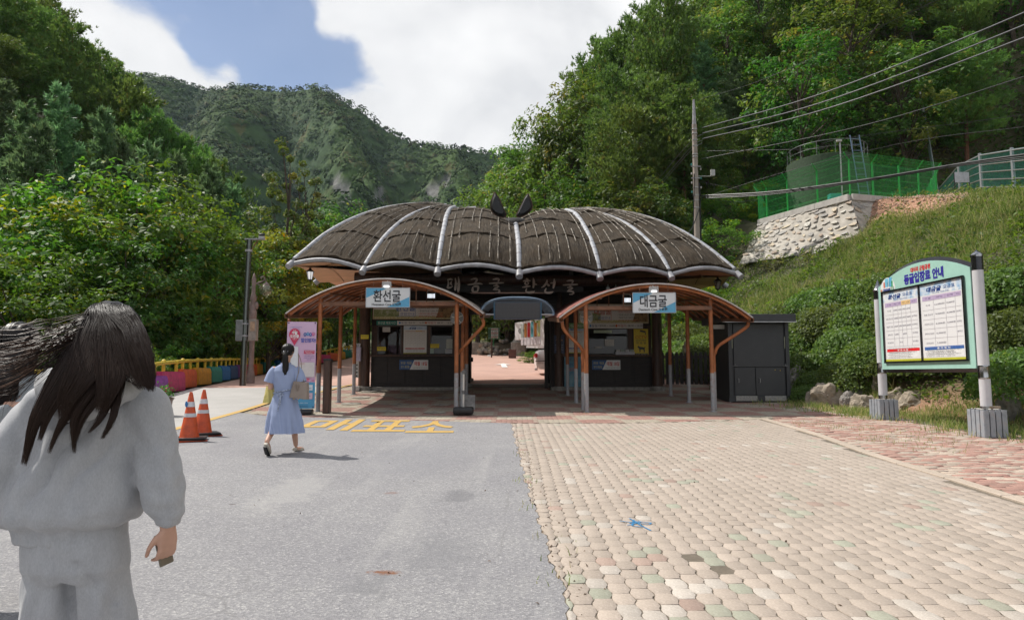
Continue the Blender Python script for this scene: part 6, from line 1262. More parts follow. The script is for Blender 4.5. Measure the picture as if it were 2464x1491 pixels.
bp(.06, .30, 1.27, 1.35, (.55, .06, .14), 'tab'); bt('QR코드를 찍어', .18, 1.325, .025, (.8, .8, .8), .2, ); bt('가입하세요!', .18, 1.29, .025, (.8, .8, .8), .15)
bt('더 많은 혜택은 확인하면', .18, 1.215, .022, NV, .24); bt('강원혜택이지 홈페이지를', .18, 1.175, .022, NV, .24); bt('방문하세요!', .18, 1.135, .02, NV, .1)
bp(-.05, .31, .73, 1.07, (.62, .58, .58), 'photo_panel', yb - .001); bt('이런점이?', .02, 1.04, .03, (.55, .12, .15), .13)
bp(-.1, .2, .63, .70, (.55, .08, .14), 'tab', yb - .001); bt('카드형으로', .05, .665, .03, (.8, .8, .8), .2)
for k in range(9): bp(0, 0, 0, 0, ((.55, .2, .35), (.62, .40, .55))[k % 2], 'scallop', yb - .0015, [(-.31 + k * .07 + .035 + .035 * math.cos(a), .66 + .035 * math.sin(a)) for a in np.linspace(math.pi, 2 * math.pi, 7)])
bp(.10, .28, .42, .55, (.62, .68, .74), 'tag_picture'); bt('도민!', .2, .47, .03, NV, .1); bp(.04, .28, .22, .36, (.62, .45, .55), 'tag_picture'); bt('할인 혜택!', .16, .29, .03, NV, .15)
bt('033-249-2200', .05, .13, .03, (.6, .7, .8), .26); bt('강원특별자치도', .02, .055, .045, (.05, .12, .22), .34)
p2 = Vector((-4.70, 16.15, float(g(-4.7, 16.15)))); t = thing('rubbish_bin', 'narrow dark brown board box standing behind the pink banner', 'bin', Vector((-4.42, 16.45, float(g(-4.42, 16.45)))), R(8)); m = MB(); m.bbox((0, 0, .62), (.16, .42, 1.24), .012); m.build('box', M_log, t); m = MB(); m.bbox((0, 0, 1.26), (.18, .44, .05), .01); m.build('lid', M_black, t)
# ---- lamp post, CCTV pole with cabinet ----
p = W(587, 838, 25.5); zg = float(T(p.x, 25.5)); t = thing('camera_pole', 'tall steel pole with a camera arm and grey cabinets beside the yellow rail', 'camera pole', (p.x, 25.5, zg)); zt = W(598, 577, 25.5).z - zg; Ms = pm('polished steel', (.13, .14, .13), .25, var=.08, metal=.85)
m = MB(); m.cyl((0, 0, 0), (.06, 0, zt), .115, .10, 18); m.build('pole', Ms, t, smooth=40); m = MB(); m.bbox((.27, 0, zt + .02), (.75, .14, .05), .01); m.build('arm_plate', M_pipe, t); m = MB(); m.bbox((.52, 0, zt + .09), (.20, .14, .09), .01); m.build('bracket', M_offw, t)
m = MB(); m.sphere((.52, 0, zt + .19), (.13, .07, .06), 12, 8); m.build('camera', M_black, t, smooth=60); m = MB(); m.tube([(.12, 0, zt - .42), (.2, 0, zt - .3), (.38, 0, zt - .02)], .02, 6); m.build('strut', M_orange_d, t)
m = MB(); m.lathe([(.13, -.04), (.13, .04)], (.05, 0, zt - .42), 16); m.build('clamp', M_pipe, t)
zc = W(587, 795, 25.5).z - zg; m = MB(); m.bbox((-.10, .05, zc), (.42, .28, .78), .015); m.build('cabinet', pm('weathered grey steel', (.22, .23, .23), .5, var=.15, metal=.3), t); m = MB(); m.bbox((.33, .0, zc + .02), (.28, .26, .80), .015); cb = m.build('cabinet', pm('pale brown cabinet', (.30, .26, .23), .5, var=.15), t); m = MB(); m.box((.34, -.135, zc + .15), (.17, .006, .35)); m.build('label', pm('faded label', (.50, .33, .22), .6, var=.2), cb)
for z in (zc + .25, zc - .2): m = MB(); m.lathe([(.125, -.03), (.125, .03)], (.02, 0, z), 16); m.build('clamp', M_pipe, t)
D = 27.5; p = W(605, 850, D); zg = float(T(p.x, D)); t = thing('street_lamp', 'ornate cast lamp post with a scrolled arm and a hanging glass globe', 'street lamp', (p.x, D, zg)); Mi = pm('pinkish grey cast iron', (.26, .19, .17), .6, var=.15, bump=.2); ZZ = lambda v: W(605, v, D).z - zg
zt = ZZ(666); m = MB(); m.lathe([(.16, 0), (.16, .3), (.12, .5), (.10, .6), (.11, ZZ(770)), (.15, ZZ(765)), (.15, ZZ(750)), (.10, ZZ(742)), (.09, ZZ(725)), (.13, ZZ(720)), (.11, ZZ(712)), (.075, ZZ(705)), (.07, ZZ(690)), (.085, zt - .1), (.06, zt), (.03, zt + .12), (0, zt + .16)], n=16); m.build('post', Mi, t, smooth=40)
m = MB(); z = ZZ(680); m.tube([(0, 0, z - .05), (.18, 0, z), (.34, 0, z + .05), (.44, 0, z + .16), (.38, 0, z + .26), (.28, 0, z + .22), (.30, 0, z + .14)], .028, 8); m.tube([(.1, 0, z - .03), (.24, 0, z - .10), (.28, 0, z - .2), (.2, 0, z - .22)], .022, 8); m.tube([(.42, 0, z + .1), (.50, 0, z + .08), (.50, 0, z - .04)], .02, 8); m.build('scroll_arm', Mi, t, smooth=50)
zg_ = ZZ(698); m = MB(); m.sphere((.50, 0, zg_), .235, 20, 14); 
def clear_globe():
 mm, nt, out = new_mat('dusty clear globe'); a = N(nt, 'ShaderNodeBsdfGlossy'); a.inputs['Roughness'].default_value = .08; a.inputs[0].default_value = (.7, .7, .6, 1); b = N(nt, 'ShaderNodeBsdfTransparent'); b.inputs[0].default_value = (.80, .80, .70, 1); d = N(nt, 'ShaderNodeBsdfDiffuse'); d.inputs[0].default_value = (.4, .4, .33, 1)
 m1 = N(nt, 'ShaderNodeMixShader'); m1.inputs[0].default_value = .16; nt.links.new(b.outputs[0], m1.inputs[1]); nt.links.new(a.outputs[0], m1.inputs[2]); m2 = N(nt, 'ShaderNodeMixShader'); m2.inputs[0].default_value = .18; nt.links.new(m1.outputs[0], m2.inputs[1]); nt.links.new(d.outputs[0], m2.inputs[2]); nt.links.new(m2.outputs[0], out.inputs[0]); return mm
m.build('globe', clear_globe(), t, smooth=80); m = MB(); m.lathe([(.10, -.02), (.13, -.04), (.12, .04), (.06, .1), (.02, .14)], (.50, 0, zg_ + .2), 14); m.build('globe_cap', Mi, t, smooth=40)
for s in (-1, 1): m = MB(); m.sphere((s * .13, 0, ZZ(735)), (.09, .07, .16), 10, 8); m.build('scroll_ornament', Mi, t, smooth=60)
# ---- leaflet stand on the left of the big log column ----
pz = lambda v, D=22.0: W(1232, v, D).z
t = thing('brochure_stand', 'white and lilac brochure stand beside the big outer log column', 'brochure stand', (xx(cx3(762), 22.0), 22.0, float(g(-5.1, 22)))); z0 = float(g(-5.1, 22)); y3 = lambda b: (1120 + b / 2.464) / 1.662
m = MB(); m.bbox((0, 0, pz(y3(880)) - z0), (.11, .05, pz(y3(800)) - pz(y3(960))), .005); st = m.build('panel', M_offw, t)
for k in range(4): m = MB(); m.cyl((0, -.028, pz(y3(835 + 36 * k)) - z0), (0, -.024, pz(y3(835 + 36 * k)) - z0), .028, n=10); m.build('hole', M_black, st)
m = MB(); m.bbox((0, 0, pz(y3(728)) - z0), (.24, .14, pz(y3(660)) - pz(y3(798))), .008); m.build('rack', pm('lilac rack', (.42, .38, .50), .4), t)
for k in range(3): m = MB(); m.box((-.05 + .05 * k, 0, pz(y3(650)) - z0), (.07, .04, .18), ry=.15 * (k - 1)); m.build('brochure', pm('brochure paper', (.45, .45, .48), .5), t)
m = MB(); m.bbox((0, 0, .08), (.22, .22, .16), .02); m.build('foot', M_offw, t)
# ---- grey metal kiosk on the right ----
c4 = lambda a: (2040 + a / 2.0533) / 1.662; c4v = lambda b: (1120 + b / 2.0533) / 1.662
D = 19.0; KX0, KX1 = (c4(1785) - 1232) * D / FV, (c4(2283) - 1232) * D / FV; kz = float(g(6.7, D)); Kz = lambda b: W(1232, c4v(b), D).z - kz
t = thing('kiosk', 'closed dark grey metal kiosk with shutter and two doors right of the gate', 'kiosk', ((KX0 + KX1) / 2, D, kz)); cw = KX1 - KX0; Mk2 = pm('charcoal steel', (.050, .052, .056), .5, var=.12, scale=120, metal=.2, bump=.1, bscale=300, dirt=((.10, .10, .10), .2, 3)); zt = Kz(345); zb0 = Kz(955)
m = MB(); m.bbox((0, .75, (zt + zb0) / 2), (cw, 1.48, zt - zb0), .012); m.build('body', Mk2, t)
for s in (-1, 1): m = MB(); m.bbox((s * (cw / 2 - .05), -.03, (zt + zb0) / 2), (.10, .07, zt - zb0), .006); m.build('corner_post', Mk2, t)
m = MB(); m.bbox(((-.08), .62, Kz(315)), (cw + .38, 1.9, Kz(285) - Kz(345)), .015); m.build('flat_roof', pm('roof charcoal', (.035, .036, .04), .4, var=.1), t); m = MB(); m.box((-.06, -.335, Kz(349)), (cw + .36, .02, .022)); m.build('roof_trim', M_alu, t)
fx = lambda a: (c4(a) - 1232) * D / FV - (KX0 + KX1) / 2
m = MB(); m.bbox(((fx(1830) + fx(2240)) / 2, -.02, (Kz(360) + Kz(712)) / 2), (fx(2240) - fx(1830), .04, Kz(360) - Kz(712)), .006); m.build('shutter', Mk2, t)
for a, b in ((1832, 2000), (2006, 2240)):
 m = MB(); m.bbox(((fx(a) + fx(b)) / 2, -.02, (Kz(718) + Kz(945)) / 2), (fx(b) - fx(a), .035, Kz(718) - Kz(945)), .006); d = m.build('door', Mk2, t); hx = fx(a) + .10
 m = MB(); m.tube([(hx, -.04, Kz(805)), (hx, -.08, Kz(808)), (hx, -.08, Kz(838)), (hx, -.04, Kz(841))], .009, 6); m.build('handle', M_alu, d)
def tread_mat():
 mm = pm('tread plate', (.40, .39, .37), .35, var=.15, scale=30, metal=.7, bump=1.0, bscale=60); return mm
for a, b in ((1837, 2010), (2073, 2246)): m = MB(); m.bbox(((fx(a) + fx(b)) / 2, -.05, (Kz(948) + Kz(990)) / 2), (fx(b) - fx(a), .02, Kz(948) - Kz(990)), .003); m.build('tread_plate', tread_mat(), t)
m = MB(); m.bbox((0, .72, zb0 - .06), (cw + .02, 1.5, .17), .01); m.build('plinth', Mk2, t)
for x in (fx(1800), fx(2180), fx(2255)): m = MB(); m.cyl((x, .05, 0), (x, .05, zb0 - .1), .03, n=10); m.cyl((x, .05, 0), (x, .05, .025), .055, n=12); m.build('leg', M_alu, t)
for a in (1833, 2243): m = MB(); m.tube([(fx(a) - .07, -.06, Kz(703)), (fx(a) + .08, -.06, Kz(705))], .014, 6); m.bbox((fx(a) + .01, -.06, Kz(698)), (.04, .03, .07), .005); m.build('latch', pm('dull latch', (.12, .12, .12), .4, metal=.5), t)
for a in (2163, 2205): m = MB(); m.sphere((fx(a), -.045, Kz(736 + (a > 2200) * 5)), .014, 8, 6); m.build('knob', pm('yellow dot', (.6, .42, .03), .5), t)
for a, b in ((1816, 2), (2245, 3)): m = MB(); m.bbox((fx(a), -.07, (Kz(465) + Kz(560)) / 2), (.016, .012, Kz(465) - Kz(560)), .003); m.build('hinge_rod', pm('brassy rod', (.35, .36, .26), .4, metal=.4), t)
m = MB(); m.box((KX0 - (KX0 + KX1) / 2 - .16, .25, Kz(378)), (.32, .02, .12)); m.build('side_label', M_offw, t)
# ---- picket fence and sat dish behind the canopy ----
D = 23.6; t = thing('picket_fence', 'dark brown picket fence between the right booth and the kiosk', 'fence', (4.9, D, float(g(5, D)))); inv = Vector((4.9, D, float(g(5, D))))
for k in range(13):
 x = 4.86 + k * .165; h = W(1232, c4v(585), D).z - float(g(x, D)); m = MB(); w_ = .055; y0 = 0.0; m.prism([(-w_, .06), (w_, .06), (w_, h - .08), (.0, h), (-w_, h - .08)], lambda a, b, s, x=x: Vector((x + a - inv.x, s, b + float(g(x, D)) - inv.z)), .025); m.build('picket', M_wood, t)
for z in (.35, 1.0): m = MB(); m.bbox((1.05, .05, z), (2.3, .05, .09), .005); m.build('fence_rail', M_log, t)
t = thing('satellite_dish', 'pale round dish tilted behind the picket fence', 'satellite dish', W(c4(1425), c4v(535), 25.2), R(70)); m = MB(); m.lathe([(0, 0), (.12, .02), (.24, .07), (.30, .12)], n=20); o = m.build('dish', pm('dish grey', (.40, .38, .34), .5), t, smooth=60); o.rotation_euler = (R(100), 0, 0); m = MB(); m.cyl((0, .02, 0), (0, .05, -.7), .02, n=8); m.build('mast', M_pipe, t)
# ---- the fee board ----
LP_, RP_ = Vector((7.93, 14.55, 0)), Vector((7.73, 11.35, 0))
LP_ = at_ground(2128, 1008); RP_ = at_ground(2378, 1050); LP_.z = float(g(LP_.x, LP_.y)); RP_.z = float(g(RP_.x, RP_.y))
ax = (RP_ - LP_); ax.z = 0; BL = ax.length; mid = (LP_ + RP_) / 2; mid.z = (LP_.z + RP_.z) / 2; rz = math.atan2(ax.y, ax.x)
t = thing('fee_board', 'large pale green arched fee board on two white posts at the verge', 'notice board', mid, rz)
nrm = Vector((-math.sin(rz), math.cos(rz), 0)); nrm = -nrm if nrm.dot(Vector((0, -1, 0))) < 0 else nrm         # towards the reader
sg = -1 if nrm.dot(Matrix.Rotation(rz, 3, 'Z') @ Vector((0, -1, 0))) > 0 else 1
M_wp = pm('white post paint', (.62, .62, .65), .35, var=.06, scale=3, dirt=((.45, .43, .4), .3, 6)); M_chr = pm('polished steel cap', (.45, .45, .47), .15, metal=1.0); M_dk = pm('dark chrome', (.06, .06, .065), .15, metal=.8)
M_slat = pm('grey planter slats', (.33, .36, .40), .55, var=.12, scale=8, dirt=((.25, .14, .08), .4, 8))
zL = lambda v: W(2110, v, LP_.y).z - mid.z; zR = lambda v: W(2365, v, RP_.y).z - mid.z
for (x, zf, base, vt) in ((-BL / 2, zL, LP_, (672, 702, 720)), (BL / 2, zR, RP_, (600, 618, 650))):
 zz = [zf(v) for v in vt]; b0 = base.z - mid.z; r = .088
 m = MB(); m.cyl((x, 0, b0 + .3), (x, 0, zz[2]), r, n=24); pp = m.build('post', M_wp, t, smooth=40)
 m = MB(); m.cyl((x, 0, zz[2]), (x, 0, zz[1]), r * 1.04, n=24); m.build('collar', M_dk, pp, smooth=40)
 m = MB(); m.lathe([(r * 1.16, 0), (r * 1.18, .03), (r * 1.0, .05), (0, zz[0] - zz[1])], (x, 0, zz[1]), 24); m.build('post_cap', M_chr, pp, smooth=30)
 zb_ = b0 + 1.0; m = MB(); m.lathe([(r * 1.06, -.01), (r * 1.09, .0), (r * 1.05, .03), (r * 1.05, .19), (r * 1.09, .21), (r * 1.06, .22)], (x, 0, zb_), 24); m.build('steel_band', M_chr, pp, smooth=40)
 m = MB(); m.lathe([(r * 1.04, 0), (r * 1.04, .10)], (x, 0, b0 + .42), 24); m.build('steel_band', M_chr, pp, smooth=40)
 pw, ph = .42, .42 if x < 0 else .46; o0 = Vector((x, 0, b0)); bx = thing('x', None, None); bpy.data.objects.remove(bx)
 m = MB(); m.bbox(o0 + Vector((0, 0, ph / 2)), (pw - .06, pw - .06, ph - .02), .005); box = m.build('planter', M_black, t)
 for side in range(4):
  a = side * math.pi / 2; d = Vector((math.cos(a), math.sin(a), 0)); e = Vector((-d.y, d.x, 0))
  for k in range(4): c = o0 + d * (pw / 2 - .012) + e * ((k - 1.5) * pw / 4) + Vector((0, 0, ph / 2 + .0)); m = MB(); m.bbox(c, (.02, pw / 4 - .018, ph), .004, rz=a); m.build('slat', M_slat, box)
 m = MB()
 for k in range(60): q = o0 + Vector((random.uniform(-.17, .17), random.uniform(-.17, .17), ph + .01)); m.sphere(q, (.022, .018, .012), 6, 4)
 tag(m.build('pebbles', pm('pale pebbles', (.42, .40, .37), .8, rand=.3), box), kind='stuff')
xl, xr_ = -BL / 2 + .10, BL / 2 - .12; bzL, bzR = zL(885), zR(888); tzL, tzR = zL(698), zR(625)
zb1 = (zL(888) * .5 + zR(886) * .5); side_t = (zL(700) + zR(632)) / 2; arch = .32
zc0 = (side_t); 
def top_z(x): u = (x - (xl + xr_) / 2) / ((xr_ - xl) / 2); return side_t + arch * (1 - u * u)
PX = [xl + (xr_ - xl) * i / 24 for i in range(25)]; poly = [(xl, zb1), (xr_, zb1)] + [(x, top_z(x)) for x in reversed(PX)]
S = sg                                              # reader side is y = S * something
def pan(a, b, y0, y1, P, nm, mat, par=t): m = MB(); m.prism(P, lambda u, v, s: Vector((u, y0 if s == 0 else y1, v)), 1); return m.build(nm, mat, par)
pan(0, 0, -.05 , .05, poly, 'panel', pm('pale green panel', (.36, .60, .52), .35, var=.03))
m = MB(); pts = [Vector((a, 0, b)) for a, b in poly] + [Vector((poly[0][0], 0, poly[0][1]))]
for (p_, q_) in zip(pts[:-1], pts[1:]):
 d = (q_ - p_).normalized(); m.tube([p_ - d * .005, q_ + d * .005], .032, 4, flat=2.2)
m.build('edge_frame', M_dk, t)
for z in (zb1 + .22, side_t - .12):
 for x0_, x1_ in ((-BL / 2 + .08, xl), (xr_, BL / 2 - .08)): m = MB(); m.cyl((x0_, 0, z), (x1_ , 0, z), .02, n=8); m.build('bracket', M_chr, t)
fr = Matrix.Rotation(math.pi if S > 0 else 0, 4, 'Z')
face = bpy.data.objects.new('poster_case', None); 
wi, z0_, z1_ = (xr_ - xl) - .30, zb1 + .13, side_t - .12
m = MB(); f = .035
for c, s in (((0, -.075, z0_ + f / 2), (wi, .03, f)), ((0, -.075, z1_ - f / 2), (wi, .03, f)), ((-wi / 2 + f / 2, -.075, (z0_ + z1_) / 2), (f, .03, z1_ - z0_)), ((wi / 2 - f / 2, -.075, (z0_ + z1_) / 2), (f, .03, z1_ - z0_)), ((0, -.075, (z0_ + z1_) / 2), (f * .8, .03, z1_ - z0_))): m.box(c, s)
xm = (xl + xr_) / 2
case = m.build('poster_case', M_dk, t); case.location = (xm, 0, 0)
def fee(x0, x1, z0, z1, name, grp, cols, rows, accent, foot, ftxt):
 m = MB(); m.box(((x0 + x1) / 2, -.058, (z0 + z1) / 2), (x1 - x0, .012, z1 - z0)); po = m.build('poster', pm('poster white', (.76, .76, .77), .35, var=.01), case); w, h, cx, cz = x1 - x0, z1 - z0, (x0 + x1) / 2, (z0 + z1) / 2; Y = -.0655
 def q(a0, a1, b0, b1, col, dy=0): return patch(po, cx + w * a0, cx + w * a1, cz + h * b0, cz + h * b1, col, y=Y - dy)
 def tx(s, a, b, hh, col, ww=None, off=0.0, sh=0.0): return put_text(po, s, cx + w * a, cz + h * b, h * hh, col, None if ww is None else w * ww, y=Y - .002, offset=off, shear=sh)
 q(-.5, .5, .36, .5, photo_mat('cloudy blue print', [(.02, .16, .42), (.35, .5, .68), (.74, .76, .78), (.76, .78, .8)], 4.0)); q(-.5, .5, -.5, -.47, (.50, .50, .04))
 tx(name, -.16, .425, .055, (.0, .03, .20), .36, .004, .15); tx('요금표', .20, .43, .045, (.02, .10, .32), .26, .0015); tx('(모노레일 이용료 ' + grp + ')', 0, .375, .020, (.15, .2, .4), .40)
 n = len(cols); xs = [-.45] + [c[0] for c in cols] + [.45]
 q(-.45, .45, .285, .345, (.48, .38, .56)); 
 if n == 5: q(.02, .27, .285, .345, (.74, .50, .22), .001)
 m = MB(); rh = .115 if n == 5 else .125
 for k in range(6): m.box((cx, Y - .001, cz + h * (.285 - rh * k)), (w * .9, .001, .004))
 for a in xs[1:-1]: m.box((cx + w * a, Y - .001, cz + h * (.345 - (.06 + 5 * rh) / 2)), (.004, .001, h * (.06 + 5 * rh)))
 m.build('table_lines', ink((.40, .38, .42)), po)
 for k, (_, s) in enumerate([(0, '구 분')] + cols): tx(s, (xs[k] + xs[k + 1]) / 2, .315, .020, (.12, .1, .2), (xs[k + 1] - xs[k]) * .55)
 for r_, row in enumerate(rows):
  for k, s in enumerate(row):
   if s: tx(s, (xs[k] + xs[k + 1]) / 2, .285 - rh * (r_ + .5), .022, (.16, .15, .2), min((xs[k + 1] - xs[k]) * .82, .035 * len(s)))
 zb2 = .285 - rh * 5
 for k in range(3): tx('※ 관람권은 발권 당일에 한하여 사용하실 수 있으며 문의 바랍니다', -.02, zb2 - .03 - .027 * k, .013, (.15, .15, .15), (.84, .5, .8)[k])
 q(-.44, .44, -.455, -.365, (.78, .78, .78), 0); q(-.45, .45, -.365 + 0, -.325, accent, .001); tx(ftxt, 0, -.345, .020, (.8, .8, .8), .30, .001)
 for k in range(4): tx('○ ' + foot[k % len(foot)], -.08, -.385 - .021 * k, .012, (.1, .1, .1), (.62, .7, .6, .66)[k])
zc1, hw = (z0_ + z1_) / 2, wi / 2
fee(-hw + f, -.02, z0_ + f, z1_ - f, '환선굴', '미포함', [(-.22, '개인'), (-.08, '단체'), (.02, '개인'), (.14, '단체'), (.27, '비고')], [('어 른', '4,500원', '4,000원', '1,500원', '1,000원', ''), ('경로 청소년', '3,000원', '2,500원', '1,000원', '500원', '현지확인'), ('어린이 군인', '2,000원', '2,000원', '500원', '500원', '현지확인'), ('삼척시민', '2,000원', '', '500원', '', '현지확인'), ('국가유공자', '', '무 료', '', '', '현지확인')], (.70, .015, .02), ['환선굴 관람권은 별도로 매표하여야 합니다', '안내에 따라 질서를 지켜 주시기 바랍니다'], '주 의 사 항')
fee(.02, hw - f, z0_ + f, z1_ - f, '대금굴', '포함', [(-.18, '개인'), (.10, '단체'), (.32, '비고')], [('어 른', '12,000원', '10,000원', ''), ('경로 청소년', '9,000원', '8,000원', '현지확인'), ('어린이 군인', '6,000원', '5,000원', '현지확인'), ('삼척시민 장애인', '6,000원', '', '현지확인'), ('국가유공자', '3,000원', '', '')], (.01, .10, .38), ['어린이 : 7세 이상 ~ 12세 이하', '청소년 : 13세 이상 ~ 18세 이하'], '용 어 정 의')
put_text(t, '대이리 군립공원', xm + .05, side_t + .20, .085, (.62, .02, .03), .62, y=-.054, offset=.004); put_text(t, '동굴입장료 안내', xm + .12, side_t + .035, .17, (.03, .02, .30), 1.22, y=-.054, offset=.010)
cxx, czz = xl + .36, side_t - .03; patch(t, 0, 0, 0, 0, (.74, .76, .76), 'emblem', -.052, [(cxx + .27 * math.cos(a), czz - .07 + .27 * math.sin(a)) for a in np.linspace(0, math.pi, 15)])
for (a, b, c_, d_, col) in ((-.15, .02, .06, .12, (.60, .18, .12)), (-.09, .03, .12, .18, (.16, .48, .66)), (-.01, .04, .09, .10, (.55, .72, .78)), (.05, .02, .11, .20, (.12, .42, .62)), (.13, .01, .06, .13, (.12, .46, .20))): patch(t, cxx + a, cxx + a + c_, czz + b - .03, czz + b + d_ - .03, col, 'emblem', -.0535)
put_text(t, 'H', cxx - .24, czz - .06, .065, (.62, .12, .02), None, y=-.055, offset=.003); put_text(t, '2', cxx - .19, czz - .07, .04, (.62, .2, .3), None, y=-.055); put_text(t, 'DREAM!', cxx - .04, czz - .06, .062, (.02, .03, .26), .26, y=-.055, offset=.003); put_text(t, '삼척', cxx + .16, czz - .05, .075, (.05, .30, .08), .13, y=-.055)
# ================================================================== TANK YARD, POLE AND WIRES
padz = lambda x, y: PADZ + .07 * max(0, min(9, x - 17.7))
A3, B3, C3 = (Vector((p[0], p[1], padz(*p))) for p in (PAD_A, PAD_B, PAD_C))
def rock_mesh(seed, flat=.6, sub=2, rough=.35):
 r = random.Random(seed); bm = bmesh.new(); bmesh.ops.create_icosphere(bm, subdivisions=sub, radius=1); o = Vector((r.random() * 50, r.random() * 50, 0))
 pl = [Vector((r.gauss(0, 1), r.gauss(0, 1), r.gauss(0, 1))).normalized() for _ in range(9)]; dd = [r.uniform(.62, .95) for _ in pl]
 for v in bm.verts:
  c = v.co.copy()
  for n, d in zip(pl, dd):
   e = c.dot(n) - d
   if e > 0: c -= n * e * .9
  c *= 1 + rough * .35 * mnoise.noise(c * 2.2 + o) + rough * .18 * mnoise.noise(c * 6 + o); v.co = Vector((c.x, c.y * flat, c.z))
 me = bpy.data.meshes.new('rock'); bm.to_mesh(me); bm.free(); return me
M_mort = pm('rough mortar', (.47, .43, .375), .9, var=.14, scale=2, bump=1.0, bscale=7); M_cop = pm('pale concrete coping', (.52, .49, .46), .85, var=.08, scale=3, dirt=((.3, .27, .24), .4, 4), bump=.2)
STM = [pm('wall stone %d' % i, c, .85, var=.22, scale=4, rand=.25, bump=.6, bscale=14) for i, c in enumerate(((.47, .43, .38), (.46, .37, .28), (.52, .49, .44), (.42, .40, .37), (.52, .43, .33)))]
stones = [rock_mesh(300 + i, .45, 1, .5) for i in range(6)]
def stone_wall():
 t = thing('retaining_wall', 'battered retaining wall of pale rubble stones set in mortar under the green fence', 'retaining wall', B3 - Vector((0, 0, 2.5))); inv = Matrix.Translation(-(B3 - Vector((0, 0, 2.5))))
 def P(o): o.parent = t; o.matrix_parent_inverse = inv; return o
 Al, Bl = W(1779, 634, 38.3), W(2078, 592, 33.4); Cl = Vector((C3.x + .5, C3.y - .9, C3.z - 1.2)); variants = [(A3, B3, Al, Bl, 150, 1), (B3, C3, Bl, Cl, 90, 2)]; n = 0
 for (P0, P1, Q0, Q1, cnt, sd) in variants:
  rows = []; N_ = (P1 - P0).cross(Q0 - P0).normalized(); N_ = -N_ if N_.y > 0 else N_
  for j in range(15):
   row = []
   for i in range(31):
    a = P0.lerp(P1, i / 30); b = Q0.lerp(Q1, i / 30); p = a.lerp(b, j / 14); row.append(p + N_ * (.07 * mnoise.noise(p * 2.3) + .05 * mnoise.noise(p * 6)) + (Vector((0, 0, -.2)) if j == 0 else Vector()))
   rows.append(row)
  m = MB(); m.grid(rows); P(m.build('mortar_face', M_mort, smooth=30)); rnd = random.Random(sd); pts = []; U = (P1 - P0).normalized()
  for _ in range(cnt * 14):
   if len(pts) >= cnt: break
   i, j = rnd.random(), rnd.random() * .94 + .05; a = P0.lerp(P1, i); b = Q0.lerp(Q1, i); p = a.lerp(b, j)
   if all((p - q).length > .33 for q in pts):
    pts.append(p); o = link('stone', stones[rnd.randrange(6)].copy() if False else stones[rnd.randrange(6)], None); P(o); V_ = N_.cross(U).normalized(); an = rnd.uniform(-.9, .3); X_ = U * math.cos(an) + V_ * math.sin(an); Z_ = X_.cross(N_)
    M = Matrix((X_, N_, Z_)).transposed().to_4x4(); s = rnd.uniform(.10, .30); M = M @ Matrix.Diagonal((s * rnd.uniform(1.1, 1.7), rnd.uniform(.018, .036), s * rnd.uniform(.6, .85), 1)); M.translation = p + N_ * .03; o.matrix_basis = M
 for P0, P1 in ((A3, B3), (B3, C3)):
  d = (P1 - P0); L = d.length; k = int(L / 2.2) + 1
  for i in range(k): m = MB(); a, b = P0 + d * (i / k) , P0 + d * ((i + 1) / k) - d.normalized() * .012; c = (a + b) / 2; m.bbox((0, 0, 0), ((b - a).length, .36, .34), .02); o = P(m.build('coping', M_cop)); o.matrix_basis = Matrix.Translation(c + Vector((0, 0, -.02))) @ Matrix.Rotation(math.atan2(d.y, d.x), 4, 'Z') @ Matrix.Rotation(-math.asin(d.z / L), 4, 'Y')
for i, s in enumerate(stones): s.materials.append(STM[i % 5])
stone_wall()
M_green = pm('green fence coating', (.02, .33, .05), .4, var=.08, scale=3); M_greenw = pm('green wire', (.03, .40, .08), .5)
def mesh_fence():
 t = thing('mesh_fence', 'bright green welded mesh fence with cranked tops round the water tank', 'fence', B3); D_ = B3.copy()
 runs = [(A3, B3, (0, .1, .35, .68, 1)), (B3, C3, (.25, .55, .78, 1)), (Vector((18.2, 47.2, PADZ + .1)), A3 + Vector((0, 0, 0)), (0, .33, .66)), (C3, Vector((27.5, 44.5, PADZ + .9)), (.4, .8)), (Vector((18.2, 47.2, PADZ + .1)), Vector((27.5, 44.5, PADZ + .9)), (.2, .4, .6, .8))]
 cen = Vector((20.5, 41, PADZ)); up = Vector((0, 0, 1)); H = 1.92
 for P0, P1, ts in runs:
  d = P1 - P0; L = d.length; u = d.normalized(); out = Vector((u.y, -u.x, 0)); out = -out if out.dot(P0.lerp(P1, .5) - cen) < 0 else out; back = P0.y > 46 or P1.y > 43
  for f in ts:
   p = P0 + d * f - D_; m = MB(); m.bbox(p + up * (H / 2 + .1), (.075, .075, H), .01); po = m.build('post', M_green, t); q = p + up * (H + .05); m = MB(); m.tube([q, q + (out * .55 + up * .62) * .62], .035, 4); m.build('crank_arm', M_green, po)
  st = .055 if not back else .11; n = int(L / st); bays = [0] + [x for x in ts if 0 < x < 1] + [1]
  for b0, b1 in zip(bays[:-1], bays[1:]):
   m = MB()
   for i in range(int(n * b0), int(n * b1) + 1):
    p = P0 + u * (L * i / n) - D_; m.tube([p + up * .18, p + up * (H + .06), p + up * (H + .06) + (out * .55 + up * .62) * .58], .0055, 3, cap=False)
   for z in (.2, .36, .40, .75, 1.1, 1.14, 1.5, 1.85, 1.9): m.tube([P0 + d * b0 - D_ + up * z, P0 + d * b1 - D_ + up * z], .0075, 3, cap=False)
   for z in (.15, .35, .56): m.tube([P0 + d * b0 - D_ + up * (H + .06) + (out * .55 + up * .62) * z, P0 + d * b1 - D_ + up * (H + .06) + (out * .55 + up * .62) * z], .0075, 3, cap=False)
   m.build('mesh_panel', M_greenw, t, fixn=False)
mesh_fence()
tc_ = Vector((20.0, 42.3, PADZ + .1)); t = thing('water_tank', 'round dark pebbled water tank with a top railing and ladder inside the green fence', 'water tank', tc_)
